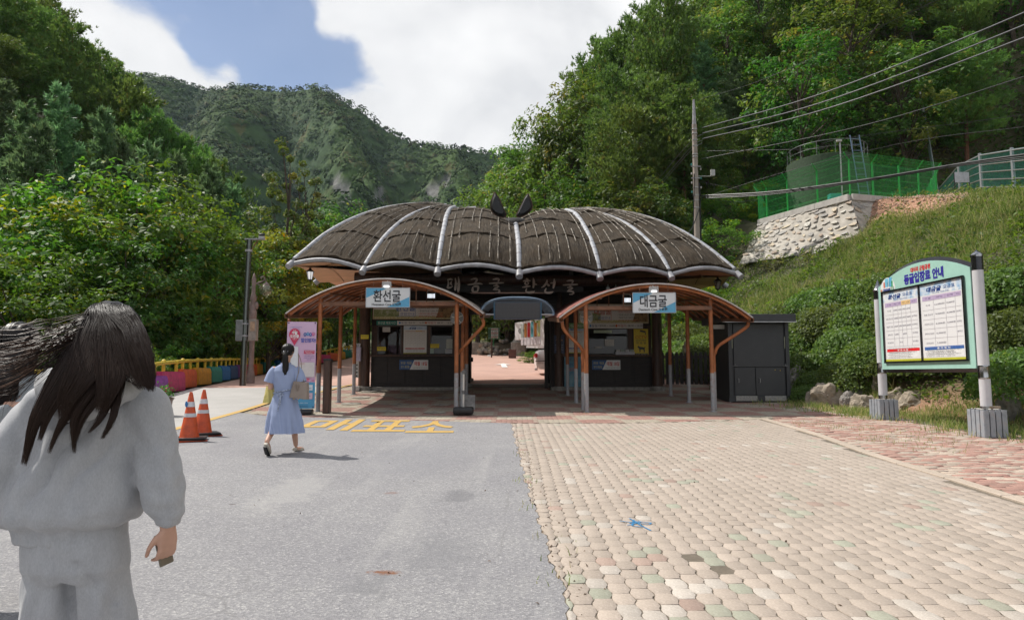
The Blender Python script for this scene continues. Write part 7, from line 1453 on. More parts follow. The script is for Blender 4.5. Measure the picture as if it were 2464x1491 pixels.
M_tank = pm('pebbled tank cladding', (.055, .095, .05), .8, var=.5, scale=7, col2=(.025, .045, .022), bump=.8, bscale=8); TH = 3.95
m = MB(); m.lathe([(2.4, 0), (2.4, TH), (2.3, TH + .04), (0, TH + .25)], n=56); m.build('tank_body', M_tank, t, smooth=30)
M_rl = pm('dull rail', (.20, .22, .21), .5, metal=.3)
for k in range(14): a = k * 2 * math.pi / 14; m = MB(); m.cyl((2.32 * math.cos(a), 2.32 * math.sin(a), TH), (2.32 * math.cos(a), 2.32 * math.sin(a), TH + .85), .018, n=6); m.build('rail_post', M_rl, t)
for z in (.45, .85): m = MB(); m.tube([(2.32 * math.cos(a), 2.32 * math.sin(a), TH + z) for a in np.linspace(0, 2 * math.pi, 49)], .02 if z > .6 else .012, 6); m.build('top_rail', M_rl, t)
Mlad = pm('blue grey ladder', (.16, .24, .34), .4, var=.1, metal=.3); lx = (2085 - 1232) * 39.5 / FV - tc_.x; la = Vector((.55, -2.5, 0))
for s in (-1, 1): m = MB(); m.tube([la + Vector((s * .28 + .35, -.35, .1)), la + Vector((s * .28, .0, TH + 1.0))], .035, 6); m.build('ladder_rail', Mlad, t)
for k in range(13): f = k / 13; q = la + Vector((.35 * (1 - f), -.35 * (1 - f), .1 + (TH + .9) * f)); m = MB(); m.cyl(q + Vector((-.28, 0, .15)), q + Vector((.28, 0, .15)), .018, n=6); m.build('rung', Mlad, t)
m = MB(); m.cyl((-.55, -2.9, .1), (-.55, -2.9, TH + .5), .04, n=8); pc = m.build('camera_mast', M_alu, t); m = MB(); m.bbox((-.62, -2.95, TH + .5), (.30, .14, .12), .02); m.build('camera', M_offw, pc)
p = W(2020 - 12, 475, 36.4); t = thing('valve_box', 'small turquoise box behind the green fence at the coping', 'box', (p.x, p.y, PADZ + .15)); m = MB(); m.bbox((0, 0, .19), (.62, .4, .38), .03); m.build('box', pm('turquoise plastic', (.06, .38, .34), .5), t)
def chainlink():
 posts = [(35.5, 60), (31.3, 50.5), (27.4, 43), (25.2, 37.6), (23.2, 33.0), (21.2, 28.2), (19.6, 24.0)]; P = [Vector((x, y, float(T(x, y)))) for x, y in posts]
 Mg = pm('galvanised post', (.36, .38, .40), .45, var=.1, metal=.4); Mc = pm('teal chain link', (.02, .20, .15), .5); c0 = P[4].copy(); t = thing('chain_link_fence', 'teal chain link fence with pale horizontal pipes on grey posts beyond the tank yard', 'fence', c0)
 for p in P: m = MB(); m.bbox(p - c0 + Vector((0, 0, 1.0)), (.11, .11, 2.1), .01); m.build('post', Mg, t)
 for a, b in zip(P[:-1], P[1:]):
  d = b - a; L = math.hypot(d.x, d.y)
  for k, z in enumerate((.35, .72, 1.09, 1.46, 1.95)): m = MB(); m.tube([a - c0 + Vector((0, 0, z)), b - c0 + Vector((0, 0, z))], .026 if k < 4 else .035, 6); m.build('rail', M_alu if k < 4 else Mg, t)
  m = MB(); n = int(L / .13); Hm = 1.95; off = Vector((0, 0, .05)); tt = lambda s: a - c0 + d * s + off
  for i in range(-int(Hm / .13), n + int(Hm / .13)):
   for sgn in (1, -1):
    s0, s1 = i * .13 / L, (i * .13 + sgn * Hm) / L; z0, z1 = 0.0, Hm
    if sgn > 0:
     if s0 < 0: z0 = -s0 * L; s0 = 0
     if s1 > 1: z1 = Hm - (s1 - 1) * L; s1 = 1
    else:
     if s0 > 1: z0 = (s0 - 1) * L; s0 = 1
     if s1 < 0: z1 = Hm + s1 * L; s1 = 0
    if z1 - z0 > .05 and 0 <= s0 <= 1 and 0 <= s1 <= 1: m.tube([tt(s0) + Vector((0, 0, z0)), tt(s1) + Vector((0, 0, z1))], .006, 3, cap=False)
  m.build('chain_mesh', Mc, t, fixn=False)
chainlink()
p = W(2318, 482, 34.6); t = thing('notice_plate', 'small white notice plate on two thin legs before the chain link fence', 'sign', (p.x, p.y, float(T(p.x, p.y)))); h0 = p.z - float(T(p.x, p.y)) 
m = MB(); m.bbox((0, 0, 1.22 + h0), (.74, .03, .54), .005); m.build('plate', pm('bluish white plate', (.52, .55, .60), .4), t)
for s in (-1, 1): m = MB(); m.cyl((s * .38, .02, 0), (s * .38, .02, 1.5 + h0), .022, n=6); m.build('leg', M_black, t)
PX_, PY_ = (1684 - 1232) * 38 / FV, 38.0; pz0 = float(T(PX_, PY_)); zW = lambda v: W(1684, v, PY_).z - pz0; t = thing('utility_pole', 'concrete utility pole with a grey steel top and tangled cable brackets', 'utility pole', (PX_, PY_, pz0))
M_pole = pm('pale concrete pole', (.36, .31, .27), .8, var=.12, scale=2, bump=.2)
zt = zW(300); m = MB(); m.cyl((0, 0, -.3), (0, 0, zt), .175, .135, 18); m.build('pole', M_pole, t, smooth=40); m = MB(); m.cyl((0, 0, zt), (0, 0, zW(240)), .115, .06, 14); m.build('steel_top', M_pipe, t, smooth=40)
for v in (312, 322, 372, 378, 452, 470, 482, 500): m = MB(); m.lathe([(.165, -.025), (.17, 0), (.165, .025)], (0, 0, zW(v)), 16); m.build('band', M_alu, t)
for v in (338, 352, 402, 430): m = MB(); m.bbox((0, -.12, zW(v)), (.55 if v > 400 else .30, .06, .06), .01); m.build('cross_arm', M_pipe, t)
for k in range(7): m = MB(); m.lathe([(.03, 0), (.055, .03), (.03, .06), (.055, .09), (.02, .12)], ((-.26, .26)[k % 2], -.14, zW(400 + 11 * k)), 10); m.build('insulator', M_offw if k % 3 else pm('teal insulator', (.04, .28, .26), .3), t, smooth=50)
m = MB(); m.bbox((.98, 0, zW(416)), (.24, .16, .36), .02); m.tube([(.1, 0, zW(424)), (.98, 0, zW(424))], .02, 6); m.build('meter_box', M_offw, t)
m = MB(); m.tube([(-.12, -.15, zW(420)), (-.16, -.17, zW(470)), (-.22, -.15, zW(530)), (-.30, -.1, zW(600))], .03, 6); m.tube([(.19, -.05, zW(440)), (.2, -.05, zW(620))], .045, 6); m.build('down_cable', M_black, t)
M_wire = pm('grey insulated cable', (.16, .16, .17), .35, var=.05); M_bw = pm('black cable', (.015, .015, .017), .4)
def wire(pts, r, mat, lab, sag=0.0, grp='overhead cables'):
 P = [W(*p) for p in pts]; C = catmull(P, 26) if len(P) > 2 else [P[0].lerp(P[1], i / 25) for i in range(26)]
 C = [c - Vector((0, 0, sag * 4 * (i / 25) * (1 - i / 25))) for i, c in enumerate(C)]; o = C[0].copy(); m = MB(); m.tube([c - o for c in C], r, 5); w = m.build('overhead_cable', mat, None, smooth=60); w.location = o; return tag(w, lab, 'cable', grp)
c6 = lambda a, b: ((2640 + a / 1.692) / 1.662, (300 + b / 1.692) / 1.662)
for i, (y0, ym, y1, nm) in enumerate(((c6(0, 358)[1], (1090, 128), 30, 'uppermost'), (c6(0, 395)[1], (1090, 188), 60, 'middle'), (c6(0, 432)[1], (1090, 240), 90, 'lowest'))):
 vxm, vym = c6(*ym); wire([(1690, y0, 37.9), (vxm, vym, 27.5), (2466, y1, 21.0), (2640, y1 - 95 + i * 4, 18.6)], .026, M_wire, '%s of the three thick grey cables climbing from the pole to the upper right' % nm)
wire([(1690, c6(0, 568)[1], 37.9), (c6(1350, 348)[0], c6(0, 348)[1], 29), (2466, 184, 23.0), (2640, 122, 20)], .018, M_bw, 'single black cable below the three thick grey ones')
wire([(1691, c6(0, 515)[1], 37.9), (c6(1100, 500)[0], c6(0, 496)[1], 31), (2000, 338, 30), (2466, 276, 25), (2640, 246, 23)], .010, M_bw, 'thin upper cable crossing the green fence toward the right edge')
wire([(1691, c6(0, 830)[1], 37.9), (c6(900, 640)[0], c6(0, 640)[1], 33), (c6(1700, 450)[0], c6(0, 450)[1], 29), (2466, 305, 25), (2640, 276, 23)], .010, M_bw, 'thin lower cable crossing the green fence toward the right edge')
wire([(1682, 240, 38), (c6(760, 5)[0], c6(0, 5)[1], 30), (2300, -20, 26)], .009, M_bw, 'thin wire from the very top of the pole to the upper right')
for k, dy in enumerate((0, 9, 16)): wire([(1690, 471 + dy * .4, 37.9), (c6(760, 800)[0], c6(0, 790)[1] + dy * .4, 34), (c6(1400, 710)[0], c6(0, 706)[1] + dy * .25, 30), (c6(2000, 610)[0], c6(0, 606)[1] + dy * .3, 27), (2466, 372 + dy * .6, 24.5), (2640, 352 + dy, 22.5)], (.045, .03, .022)[k], M_bw, ('thickest strand of the black cable bundle sagging across the green fence', 'middle strand of the black cable bundle across the green fence', 'thin under strand of the black cable bundle across the green fence')[k])
for k, (a, b, c_) in enumerate((((1688, 438), (1740, 448), (1830, 462)), ((1688, 474), (1770, 486), (1850, 476)))): wire([(*a, 37.9), (*b, 37), (*c_, 36)], .012, M_bw, ('loose slack cable beside the pole above the bundle', 'loose slack cable hanging under the bundle beside the pole')[k])
for k, (y0, y1, x1, nm) in enumerate(((c6(0, 440)[1], 530, 1505, 'upper'), (c6(0, 480)[1], 545, 1500, 'middle'), (c6(0, 500)[1], 560, 1490, 'lower'))): wire([(1690, y0 - 14, 37.9), (1664, y0 + 2, 38.2), (1600, y0 + 75, 42), (x1, y1, 50)], .016, M_wire, '%s cable dropping from the pole into the trees on the left' % nm, grp='cables left of the pole')
wire([(1682, 241, 38), (1640, 272, 41), (1500, 372, 50)], .008, M_bw, 'thin wire from the top of the pole down to the left', grp='cables left of the pole')
wire([(1684, 500, 37.9), (1655, 560, 36), (1590, 560, 34)], .03, M_bw, 'black stay cable slanting down from the pole behind the roof', grp='cables left of the pole')
# ================================================================== BOULDERS ALONG THE VERGE
M_rock = [pm('boulder %d' % i, c, .85, var=.3, scale=2.2, col2=tuple(q * .45 for q in c), bump=1.0, bscale=7, dirt=((.10, .085, .05), .5, 3)) for i, c in enumerate(((.42, .35, .27), (.36, .33, .30), (.50, .42, .33), (.26, .21, .17)))]
def boulder(x0, x1, y0, y1, D, mi, lab, seed):
 a, b = W(x0, y1, D), W(x1, y0, D); w, h = b.x - a.x, b.z - a.z; zg_ = float(T((a.x + b.x) / 2, D)); t = link('boulder', rock_mesh(seed, 1.0, 4, .8), None, M_rock[mi]); t.location = ((a.x + b.x) / 2, D + w * .25, (a.z + b.z) / 2 - .04); t.scale = (w / 2 * 1.12, w * .42, max(h, .25) / 2 * 1.25); t.rotation_euler = (0, random.uniform(-.2, .2), 0)
 t.data.polygons.foreach_set('use_smooth', [True] * len(t.data.polygons)); t.data.set_sharp_from_angle(angle=R(28)); return tag(t, lab, 'boulder', 'boulders along the foot of the bank')
for i, a in enumerate(((1896, 1940, 888, 965, 20.2, 1, 'tall pale boulder touching the right side of the kiosk'), (1958, 2034, 926, 986, 17.9, 0, 'broad tan boulder with a vertical crack, right of the small dark bush'), (2030, 2062, 944, 986, 17.5, 1, 'small grey boulder wedged between the tan boulder and the angular one'), (2048, 2100, 930, 968, 18.0, 1, 'grey boulder half hidden behind the pale angular one'),
                       (2056, 2110, 946, 996, 16.9, 2, 'pale angular boulder tilted in front, left of the left board post'), (2105, 2135, 900, 960, 17.6, 0, 'narrow upright tan boulder under the bushes behind the left board post'), (2136, 2200, 936, 985, 16.7, 0, 'rounded pale topped boulder right behind the left board post'), (2160, 2256, 945, 1003, 16.2, 0, 'long brown boulder under the middle of the fee board'), (2262, 2362, 940, 998, 15.9, 3, 'large dark shaded boulder under the right half of the fee board'), (2412, 2475, 955, 1045, 13.6, 1, 'grey boulder at the frame edge right of the right board post'), (1990, 2040, 885, 935, 18.8, 3, 'dark boulder showing between the bushes above the tan one'), (1930, 1965, 935, 968, 19.4, 1, 'low grey boulder at the foot of the small dark bush'))): boulder(*a, 400 + i)
t = thing('wood_offcut', 'short plank lying on the right planter box', 'plank', RP_ + Vector((.13, .02, .49)), .5); m = MB(); m.bbox((0, 0, 0), (.30, .10, .05), .006); m.build('plank', pm('raw plank', (.40, .30, .22), .7, var=.15), t)
# ================================================================== BEYOND THE GATE
c7 = lambda a, b: ((1840 + a / 3.9225) / 1.662, (1180 + b / 3.9225) / 1.662)
D = 50.0; p0 = W(*c7(861, 702), D); p1 = W(*c7(1250, 850), D); pt = W(*c7(861, 432), D); wz = pt.z - .0; x0 = p0.x; x1 = x0 + 5.4; zb_ = p1.z; wh = W(*c7(1250, 385), D).z
t = thing('exhibition_wall', 'white outdoor display wall with a row of colour photographs beyond the gate', 'display wall', (x0, D, float(g(x0, D))), -R(48)); t.scale.x = 1.5; iv = Vector((x0, D, float(g(x0, D)))); z0 = zb_ - iv.z; zt = wh - iv.z
M_w2 = pm('white display board', (.72, .72, .72), .5, var=.02); m = MB(); m.prism([(0, (p0.z - iv.z)), (.8, p0.z - iv.z), (.8, z0 + .1), (5.4, z0 - .3), (5.4, zt + .15), (0, pt.z - iv.z)], lambda a, b, s: Vector((a, s, b)), .3); m.build('board', M_w2, t)
cols = [[(.02, .08, .03), (.3, .35, .3), (.6, .6, .6)], [(.05, .03, .02), (.35, .15, .03), (.6, .4, .2)], [(.3, .01, .02), (.55, .03, .04), (.2, .15, .1)], [(.02, .15, .2), (.1, .35, .4), (.5, .5, .5)], [(.05, .02, .01), (.4, .15, .02), (.2, .05, .02)], [(.1, .3, .5), (.4, .45, .2), (.6, .5, .2)]]
for k in range(6):
 xa = (c7(958 + 49 * k, 0)[0] - 1232) * D / FV - x0; xb_ = (c7(994 + 49 * k, 0)[0] - 1232) * D / FV - x0; m = MB(); za, zb2 = W(0, c7(0, 668)[1], D).z - iv.z, W(0, c7(0, 465 - 8 * k)[1], D).z - iv.z; m.box(((xa + xb_) / 2, -.02, (za + zb2) / 2), (xb_ - xa, .03, zb2 - za)); m.build('photograph', photo_mat('display photo %d' % k, cols[k], 2.5), t)
 za, zb2 = W(0, c7(0, 790)[1], D).z - iv.z, W(0, c7(0, 676)[1], D).z - iv.z; m = MB(); m.box(((xa + xb_) / 2, -.02, (za + zb2) / 2), (xb_ - xa, .03, zb2 - za)); cp = m.build('caption_panel', pm('pale lilac caption', (.62, .58, .60), .5), t); put_text(cp, '전시 안내', (xa + xb_) / 2, (za + zb2) / 2 + .12, .05, (.35, .12, .12), (xb_ - xa) * .6, y=-.04)
m = MB(); xa = .45; m.add([(xa + .22 * math.cos(a) * (1 + .1 * math.sin(5 * a)), -.01, W(0, c7(0, 568)[1], D).z - iv.z + .22 * math.sin(a)) for a in np.linspace(0, 6.1, 15)], [tuple(range(15))]); m.build('emblem', pm('grey print', (.25, .25, .25), .5), t, fixn=False)
D = 48.0; p = W(*c7(502, 905), D); t = thing('direction_sign', 'green post sign with five stacked name plates beside the road beyond the gate', 'direction sign', (p.x, D, float(g(p.x, D)))); zq = lambda b: W(0, c7(0, b)[1], D).z - float(g(p.x, D))
m = MB(); m.cyl((-.04, .05, 0), (-.04, .05, zq(520)), .05, n=8); m.build('post', M_log, t)
for k in range(5):
 za = (zq(519 + 31.5 * k) + zq(519 + 31.5 * k + 28)) / 2; m = MB(); m.bbox((.12, 0, za), (.80, .04, .23), .01); pl = m.build('name_plate', pm('dark green plate', (.03, .09, .04), .5), t); put_text(pl, ('대이리식당', '동굴식당', '통방아식당', '환선가든', '편안식당')[k], .18, za, .12, (.6, .62, .6) if k % 2 else (.6, .3, .3), .5, y=-.03)
for k in range(5): m = MB(); m.box((.10, 0, zq(700 + 20 * k)), (.10, .03, .14)); m.build('tab', pm('green tab', (.03, .16, .05), .5), t)
D = 54.0; pa, pb = W(*c7(120, 910), D), W(*c7(525, 910), D); t = thing('low_stone_wall', 'low pale stone wall holding the trees beyond the gate on the left', 'wall', pa); m = MB(); m.bbox(((pb.x - pa.x) / 2, .3, .2), (pb.x - pa.x, .6, 1.35), .05); m.build('wall', pm('mossy pale stone', (.34, .30, .25), .9, var=.35, scale=1.2, bump=.8, bscale=5), t)
D = 53.0; pc = W(*c7(690, 850), D); t = thing('stone_heap', 'heap of rounded stones beside the road beyond the gate', 'stone heap', pc); rs = [rock_mesh(500 + k, .9, 2, .4) for k in range(4)]; 
for k, s in enumerate(rs): s.materials.append(M_rock[(1, 0, 2, 1)[k]]); s.polygons.foreach_set('use_smooth', [True] * len(s.polygons))
for k in range(46): o = link('stone', rs[k % 4], t); xx_ = random.uniform(-2.0, 2.0); zz_ = random.uniform(-.7, .75) * (1 - abs(xx_) / 3.2); o.location = (xx_, -.5 * (.7 - zz_) + random.uniform(-.1, .1), zz_); s = random.uniform(.16, .26); o.scale = (s, s, s * .75); o.rotation_euler = (random.random(), random.random(), random.random() * 6)
m = MB(); m.sphere((0, .6, -.6), (2.2, 1.0, 1.2), 14, 8); m.build('heap_core', pm('heap soil', (.12, .09, .06), .9), t)
D = 51.0; pc = W(*c7(912, 902), D); t = thing('concrete_planter', 'grey square concrete planter with a sacking cone beyond the gate', 'planter', (pc.x, D, float(g(pc.x, D)) - .05)); m = MB(); m.bbox((0, 0, .5), (1.1, .8, 1.1), .03); m.build('planter', M_stone, t); m = MB(); m.lathe([(.5, 1.0), (.30, 1.35), (.12, 1.65), (0, 1.7)], n=12); m.build('sack', pm('pale sacking', (.40, .38, .35), .8, var=.2), t, smooth=50)
D = 50.0; pc = W(*c7(820, 930), D); t = thing('wooden_box', 'small dark brown wooden box on the salmon road beyond the gate', 'box', (pc.x, D - 3, float(g(pc.x, D - 3)))); m = MB(); m.bbox((0, 0, .3), (.52, .5, .6), .03); m.build('box', pm('reddish brown box', (.10, .035, .025), .6), t)
D = 57.0; pc = W(*c7(802, 780), D); t = thing('stone_basin', 'square pale stone basin behind the stone heap', 'basin', (pc.x, D, pc.z - .3)); m = MB(); m.bbox((0, 0, .4), (1.9, 1.2, 1.0), .03); m.bbox((0, 0, .95), (2.1, 1.4, .12), .03); m.build('basin', pm('old stone', (.28, .25, .22), .9, var=.2, bump=.4), t)
for k in range(9): xq = 1.0 + k * .62; yq = 40.5 + .7 * k % 3; shrub(xq, yq, .75, 1.6)
def car():
 X0 = (1288 - 1232) * 28.6 / FV; Y0 = 28.6; zc = float(g(2.5, 29.3)); t = thing('parked_car', 'white saloon car whose tail shows at the right of the gate opening', 'car', (X0 + 2.3, Y0 + .9, zc)); Mc = pm('white car paint', (.70, .71, .72), .2, var=.02, coat=.6)
 prof = [(0, .42), (.02, .30), (.15, .22), (4.45, .22), (4.6, .35), (4.6, .62), (4.45, .78), (3.5, .92), (2.9, 1.38), (1.5, 1.44), (.85, 1.08), (.18, 1.04), (.04, .98), (-.02, .70)]
 bm = bmesh.new(); secs = []
 for y, k in ((-.9, .94), (-.86, .98), (-.5, 1), (.5, 1), (.86, .98), (.9, .94)): secs.append([bm.verts.new(((x - 2.3) * (k if abs(y) > .8 else 1), y * (1 if z < .95 else .80), .22 + (z - .22) * k)) for x, z in prof])
 for a, b in zip(secs[:-1], secs[1:]):
  for i in range(len(prof)): bm.faces.new((a[i], a[(i + 1) % len(prof)], b[(i + 1) % len(prof)], b[i]))
 bm.faces.new(list(reversed(secs[0]))); bm.faces.new(secs[-1]); bmesh.ops.recalc_face_normals(bm, faces=bm.faces); me = bpy.data.meshes.new('body'); bm.to_mesh(me); bm.free(); me.polygons.foreach_set('use_smooth', [True] * len(me.polygons)); me.set_sharp_from_angle(angle=R(35)); link('body', me, t, Mc)
 Mg = pm('car glass', (.02, .025, .03), .05)
 for s in (-1, 1):
  m = MB(); m.add([(-1.3, s * .74, 1.06), (-.7, s * .72, 1.38), (.5, s * .72, 1.34), (1.1, s * .75, .98)], [(0, 1, 2, 3)]); m.build('side_window', Mg, t, fixn=False)
  for x in (-1.45, 1.4): m = MB(); m.cyl((x, s * .70, .32), (x, s * .915, .32), .32, n=20); w = m.build('wheel', M_black, t, smooth=40); m = MB(); m.cyl((x, s * .916, .32), (x, s * .925, .32), .2, n=14); m.build('rim', M_alu, w)
  m = MB(); m.bbox((-2.26, s * .68, .80), (.12, .40, .17), .03); m.build('tail_light', pm('red tail lens', (.5, .01, .015), .2), t)
 m = MB(); m.tube([(-2.3, -.86, .56), (-2.0, -.92, .56), (-1.8, -.93, .58)], .02, 6); m.build('bumper_trim', M_black, t)
 m = MB(); m.tube([(-2.2, -.7, .23), (-2.32, -.7, .21)], .05, 8); m.build('tail_pipe', M_alu, t)
car()
for k, (a, b) in enumerate(((880, 1098), (1265, 1100), (1640, 1105), (800, 1157), (1205, 1160), (1615, 1162), (700, 1220), (1175, 1227), (1585, 1231), (1065, 1295), (1525, 1305))):
 p = ghit(cx3(a), (1120 + b / 2.464) / 1.662); t = thing('floor_sticker', 'worn round queue sticker on the bricks, %s' % ('back row left', 'back row middle', 'back row right by the posts', 'third row left', 'third row middle', 'third row right', 'second row left', 'second row middle', 'second row right', 'front row left', 'front row right')[k], 'floor sticker', p, 0, 'round queue stickers under the left canopy'); m = MB(); m.lathe([(.27, 0), (.27, .006), (.12, .0065)], n=24); m.build('ring', pm('worn sticker', (.40, .37, .31), .7, var=.25, scale=9), t, fixn=False); m = MB(); m.lathe([(.125, .0062), (.0, .0068)], n=16); m.build('centre', pm('sticker print', (.16, .15, .14), .7, var=.3), t, fixn=False)
 t.rotation_euler.x = math.atan(float(g(p.x, p.y + .1) - g(p.x, p.y - .1)) / .2); t.location.z += .012
def litter():
 r = np.random.default_rng(9); n = 420; y = r.uniform(3.6, 15, n); x = np.where(r.random(n) < .55, ed(y) + np.abs(r.normal(0, .12, n)), r.uniform(-5, 7, n)); C = np.stack([x, y, g(x, y) + .006], -1); me = leaves_mesh('fallen_leaves', C, np.tile([[0, 0, 1.]], (n, 1)) + r.normal(0, .3, (n, 3)), r.uniform(.006, .018, n), .5, np.c_[r.uniform(0, 1, n), np.zeros(n), np.zeros(n)], r=r)
 o = link('fallen_leaves', me, None, leaf_mat('dry leaves', (.06, .035, .02), (.16, .10, .05), .1, .8)); tag(o, kind='stuff')
litter()
def dirt_stones():
 r = np.random.default_rng(19); n = 2600; x = r.uniform(16.5, 27, n * 4); y = r.uniform(25, 38, n * 4); q = np.abs((y - 33.5) + .22 * (x - 24) + 1.2 * lump(x, y, .5, 4)); k = (q < 4.6) & ((x > 18) | (y < 33)); x, y = x[k][:n], y[k][:n]; n = len(x)
 base = np.array([(1, 0, 0), (-1, 0, 0), (0, 1, 0), (0, -1, 0), (0, 0, 1), (0, 0, -1)], float); F = np.array([(0, 2, 4), (2, 1, 4), (1, 3, 4), (3, 0, 4), (2, 0, 5), (1, 2, 5), (3, 1, 5), (0, 3, 5)]); s = r.uniform(.02, .10, n) ** 1.0
 V = base[None] * s[:, None, None] * r.uniform(.6, 1.3, (n, 6, 1)) + np.stack([x, y, T(x, y) + s * .2], -1)[:, None]; me = np_mesh('loose_stones', V.reshape(-1, 3), (np.arange(n)[:, None, None] * 6 + F[None]).reshape(-1, 3)); tag(link('loose_stones', me, None, pm('reddish loose stone', (.45, .30, .22), .9, var=.25, scale=3, bump=.3)), kind='stuff')
dirt_stones()
# ================================================================== PEOPLE
def remesh_obj(mb, voxel, smooth_it=4, fac=.5):
 me = bpy.data.meshes.new('tmp'); me.from_pydata(mb.v, [], mb.f); bm = bmesh.new(); bm.from_mesh(me); bmesh.ops.recalc_face_normals(bm, faces=bm.faces); bm.to_mesh(me); bm.free()
 o = bpy.data.objects.new('tmp', me); sc = bpy.data.scenes.new('tmp_scene'); sc.collection.objects.link(o)
 m = o.modifiers.new('r', 'REMESH'); m.mode = 'VOXEL'; m.voxel_size = voxel; m.use_smooth_shade = True
 s = o.modifiers.new('s', 'SMOOTH'); s.iterations = smooth_it; s.factor = fac
 vl = sc.view_layers[0]; vl.update(); dg = vl.depsgraph; dg.update(); out = bpy.data.meshes.new_from_object(o.evaluated_get(dg))
 bpy.data.objects.remove(o); bpy.data.scenes.remove(sc); out.name = 'figure_part'; return out
def displace(me, fn):
 n = len(me.vertices); co = np.empty(n * 3, np.float32); no = np.empty(n * 3, np.float32); me.vertices.foreach_get('co', co); me.vertices.foreach_get('normal', no); co = co.reshape(-1, 3).astype(float); no = no.reshape(-1, 3)
 co += no * fn(co, no)[:, None]; me.vertices.foreach_set('co', co.astype(np.float32).ravel()); me.polygons.foreach_set('use_smooth', np.ones(len(me.polygons), bool)); me.update()
def loft(mb, rings, n=40, cap=True, power=2.3, pleat=None):
 """rings: (z, cx, cy, ax, ay[, tilt]) stacked horizontal super-ellipses"""
 R_ = []
 for i, r in enumerate(rings):
  z, cx, cy, a, b = r[:5]; row = []
  for j in range(n):
   t = 2 * math.pi * j / n; c, s = math.cos(t), math.sin(t); x = abs(c) ** (2 / power) * math.copysign(1, c); y = abs(s) ** (2 / power) * math.copysign(1, s); k = 1 + (pleat(t, z) if pleat else 0)
   row.append((cx + a * x * k, cy + b * y * k, z + (r[5] * x if len(r) > 5 else 0)))
  R_.append(row)
 base = len(mb.v); k = len(rings); vs = [p for row in R_ for p in row]; fs = [(i * n + j, i * n + (j + 1) % n, (i + 1) * n + (j + 1) % n, (i + 1) * n + j) for i in range(k - 1) for j in range(n)]
 if cap: fs += [tuple(range(n - 1, -1, -1)), tuple((k - 1) * n + j for j in range(n))]
 mb.add(vs, fs)
def limb(mb, pts, rs, n=14):
 mb.tube(pts, rs, n)
 for p, r in ((pts[0], rs[0]), (pts[-1], rs[-1])): mb.sphere(p, r * .98, 12, 8)
def hand(mb, wrist, along, palm_n, size=1.0, curl=.5, thumb_side=1):
 """a palm, four unequal bent fingers and a thumb leaving the side of the palm"""
 a = Vector(along).normalized(); n = Vector(palm_n); n = (n - a * n.dot(a)).normalized(); s = a.cross(n) * thumb_side; w = Vector(wrist); S = size
 mb.tube([w - a * .03 * S, w + a * .01 * S, w + a * .05 * S, w + a * .085 * S], [.024 * S, .026 * S, .033 * S, .031 * S], 12, flat=.55) if False else None
 for q in (-.022, -.007, .008, .023): mb.tube([w + s * q * .6 * S, w + s * q * S + a * .045 * S, w + s * q * 1.08 * S + a * .088 * S], [.015 * S, .0145 * S, .0115 * S], 8)
 for q, L in ((-.025, .058), (-.008, .072), (.009, .076), (.026, .068)):
  p = w + s * q * 1.1 * S + a * .085 * S; d = a.copy(); pts = [p]; ang = curl
  for k, f in enumerate((.42, .32, .26)): d = (d * math.cos(ang * (1 if k else .7)) + n * math.sin(ang * (1 if k else .7))).normalized(); p = p + d * L * f * S; pts.append(p)
  mb.tube(pts, [.0098 * S, .0092 * S, .0085 * S, .0072 * S], 8); mb.sphere(pts[-1], .0073 * S, 8, 6)
 p = w + s * .022 * S + a * .02 * S; pts = [p, p + (s * .7 + a * .6 + n * .3) * .032 * S, p + (s * .75 + a * 1.3 + n * .7) * .042 * S, p + (s * .6 + a * 1.9 + n * 1.1) * .046 * S]; mb.tube(pts, [.014 * S, .0115 * S, .0098 * S, .0085 * S], 8); mb.sphere(pts[-1], .0085 * S, 8, 6)
def head(mb, c, yaw=0.0, s=1.0, neck_to=None):
 """skull, jaw, nose, ears, brow and lips; the face looks to +y before the yaw turn"""
 c = Vector(c); M = Matrix.Rotation(yaw, 3, 'Z'); P = lambda x, y, z: c + M @ Vector((x, y, z)) * s
 def el(x, y, z, r): 
  k0 = len(mb.v); mb.sphere((0, 0, 0), r, 20, 14); 
  for i in range(k0, len(mb.v)): v = Vector(mb.v[i]); mb.v[i] = tuple(P(v.x / 1 + x, v.y + y, v.z + z))
 el(0, -.008, .022, (.074, .092, .088)); el(0, .022, -.045, (.056, .062, .062)); el(0, .088, -.012, (.012, .018, .020)); el(0, .094, -.022, (.015, .012, .010)); el(0, .078, -.052, (.022, .010, .007)); el(0, .078, -.060, (.020, .009, .006)); el(0, .066, -.088, (.022, .020, .015))
 for q in (-1, 1): el(q * .076, -.004, -.008, (.010, .018, .030)); el(q * .030, .077, .018, (.020, .010, .006)); el(q * .030, .070, .004, (.014, .012, .010))
 if neck_to is not None: mb.tube([P(0, -.012, -.05), Vector(neck_to)], [.052 * s, .058 * s], 14)
M_skin = pm('warm skin', (.62, .36, .26), .5, var=.06, scale=12, spec=.4, bump=.05, bscale=200)
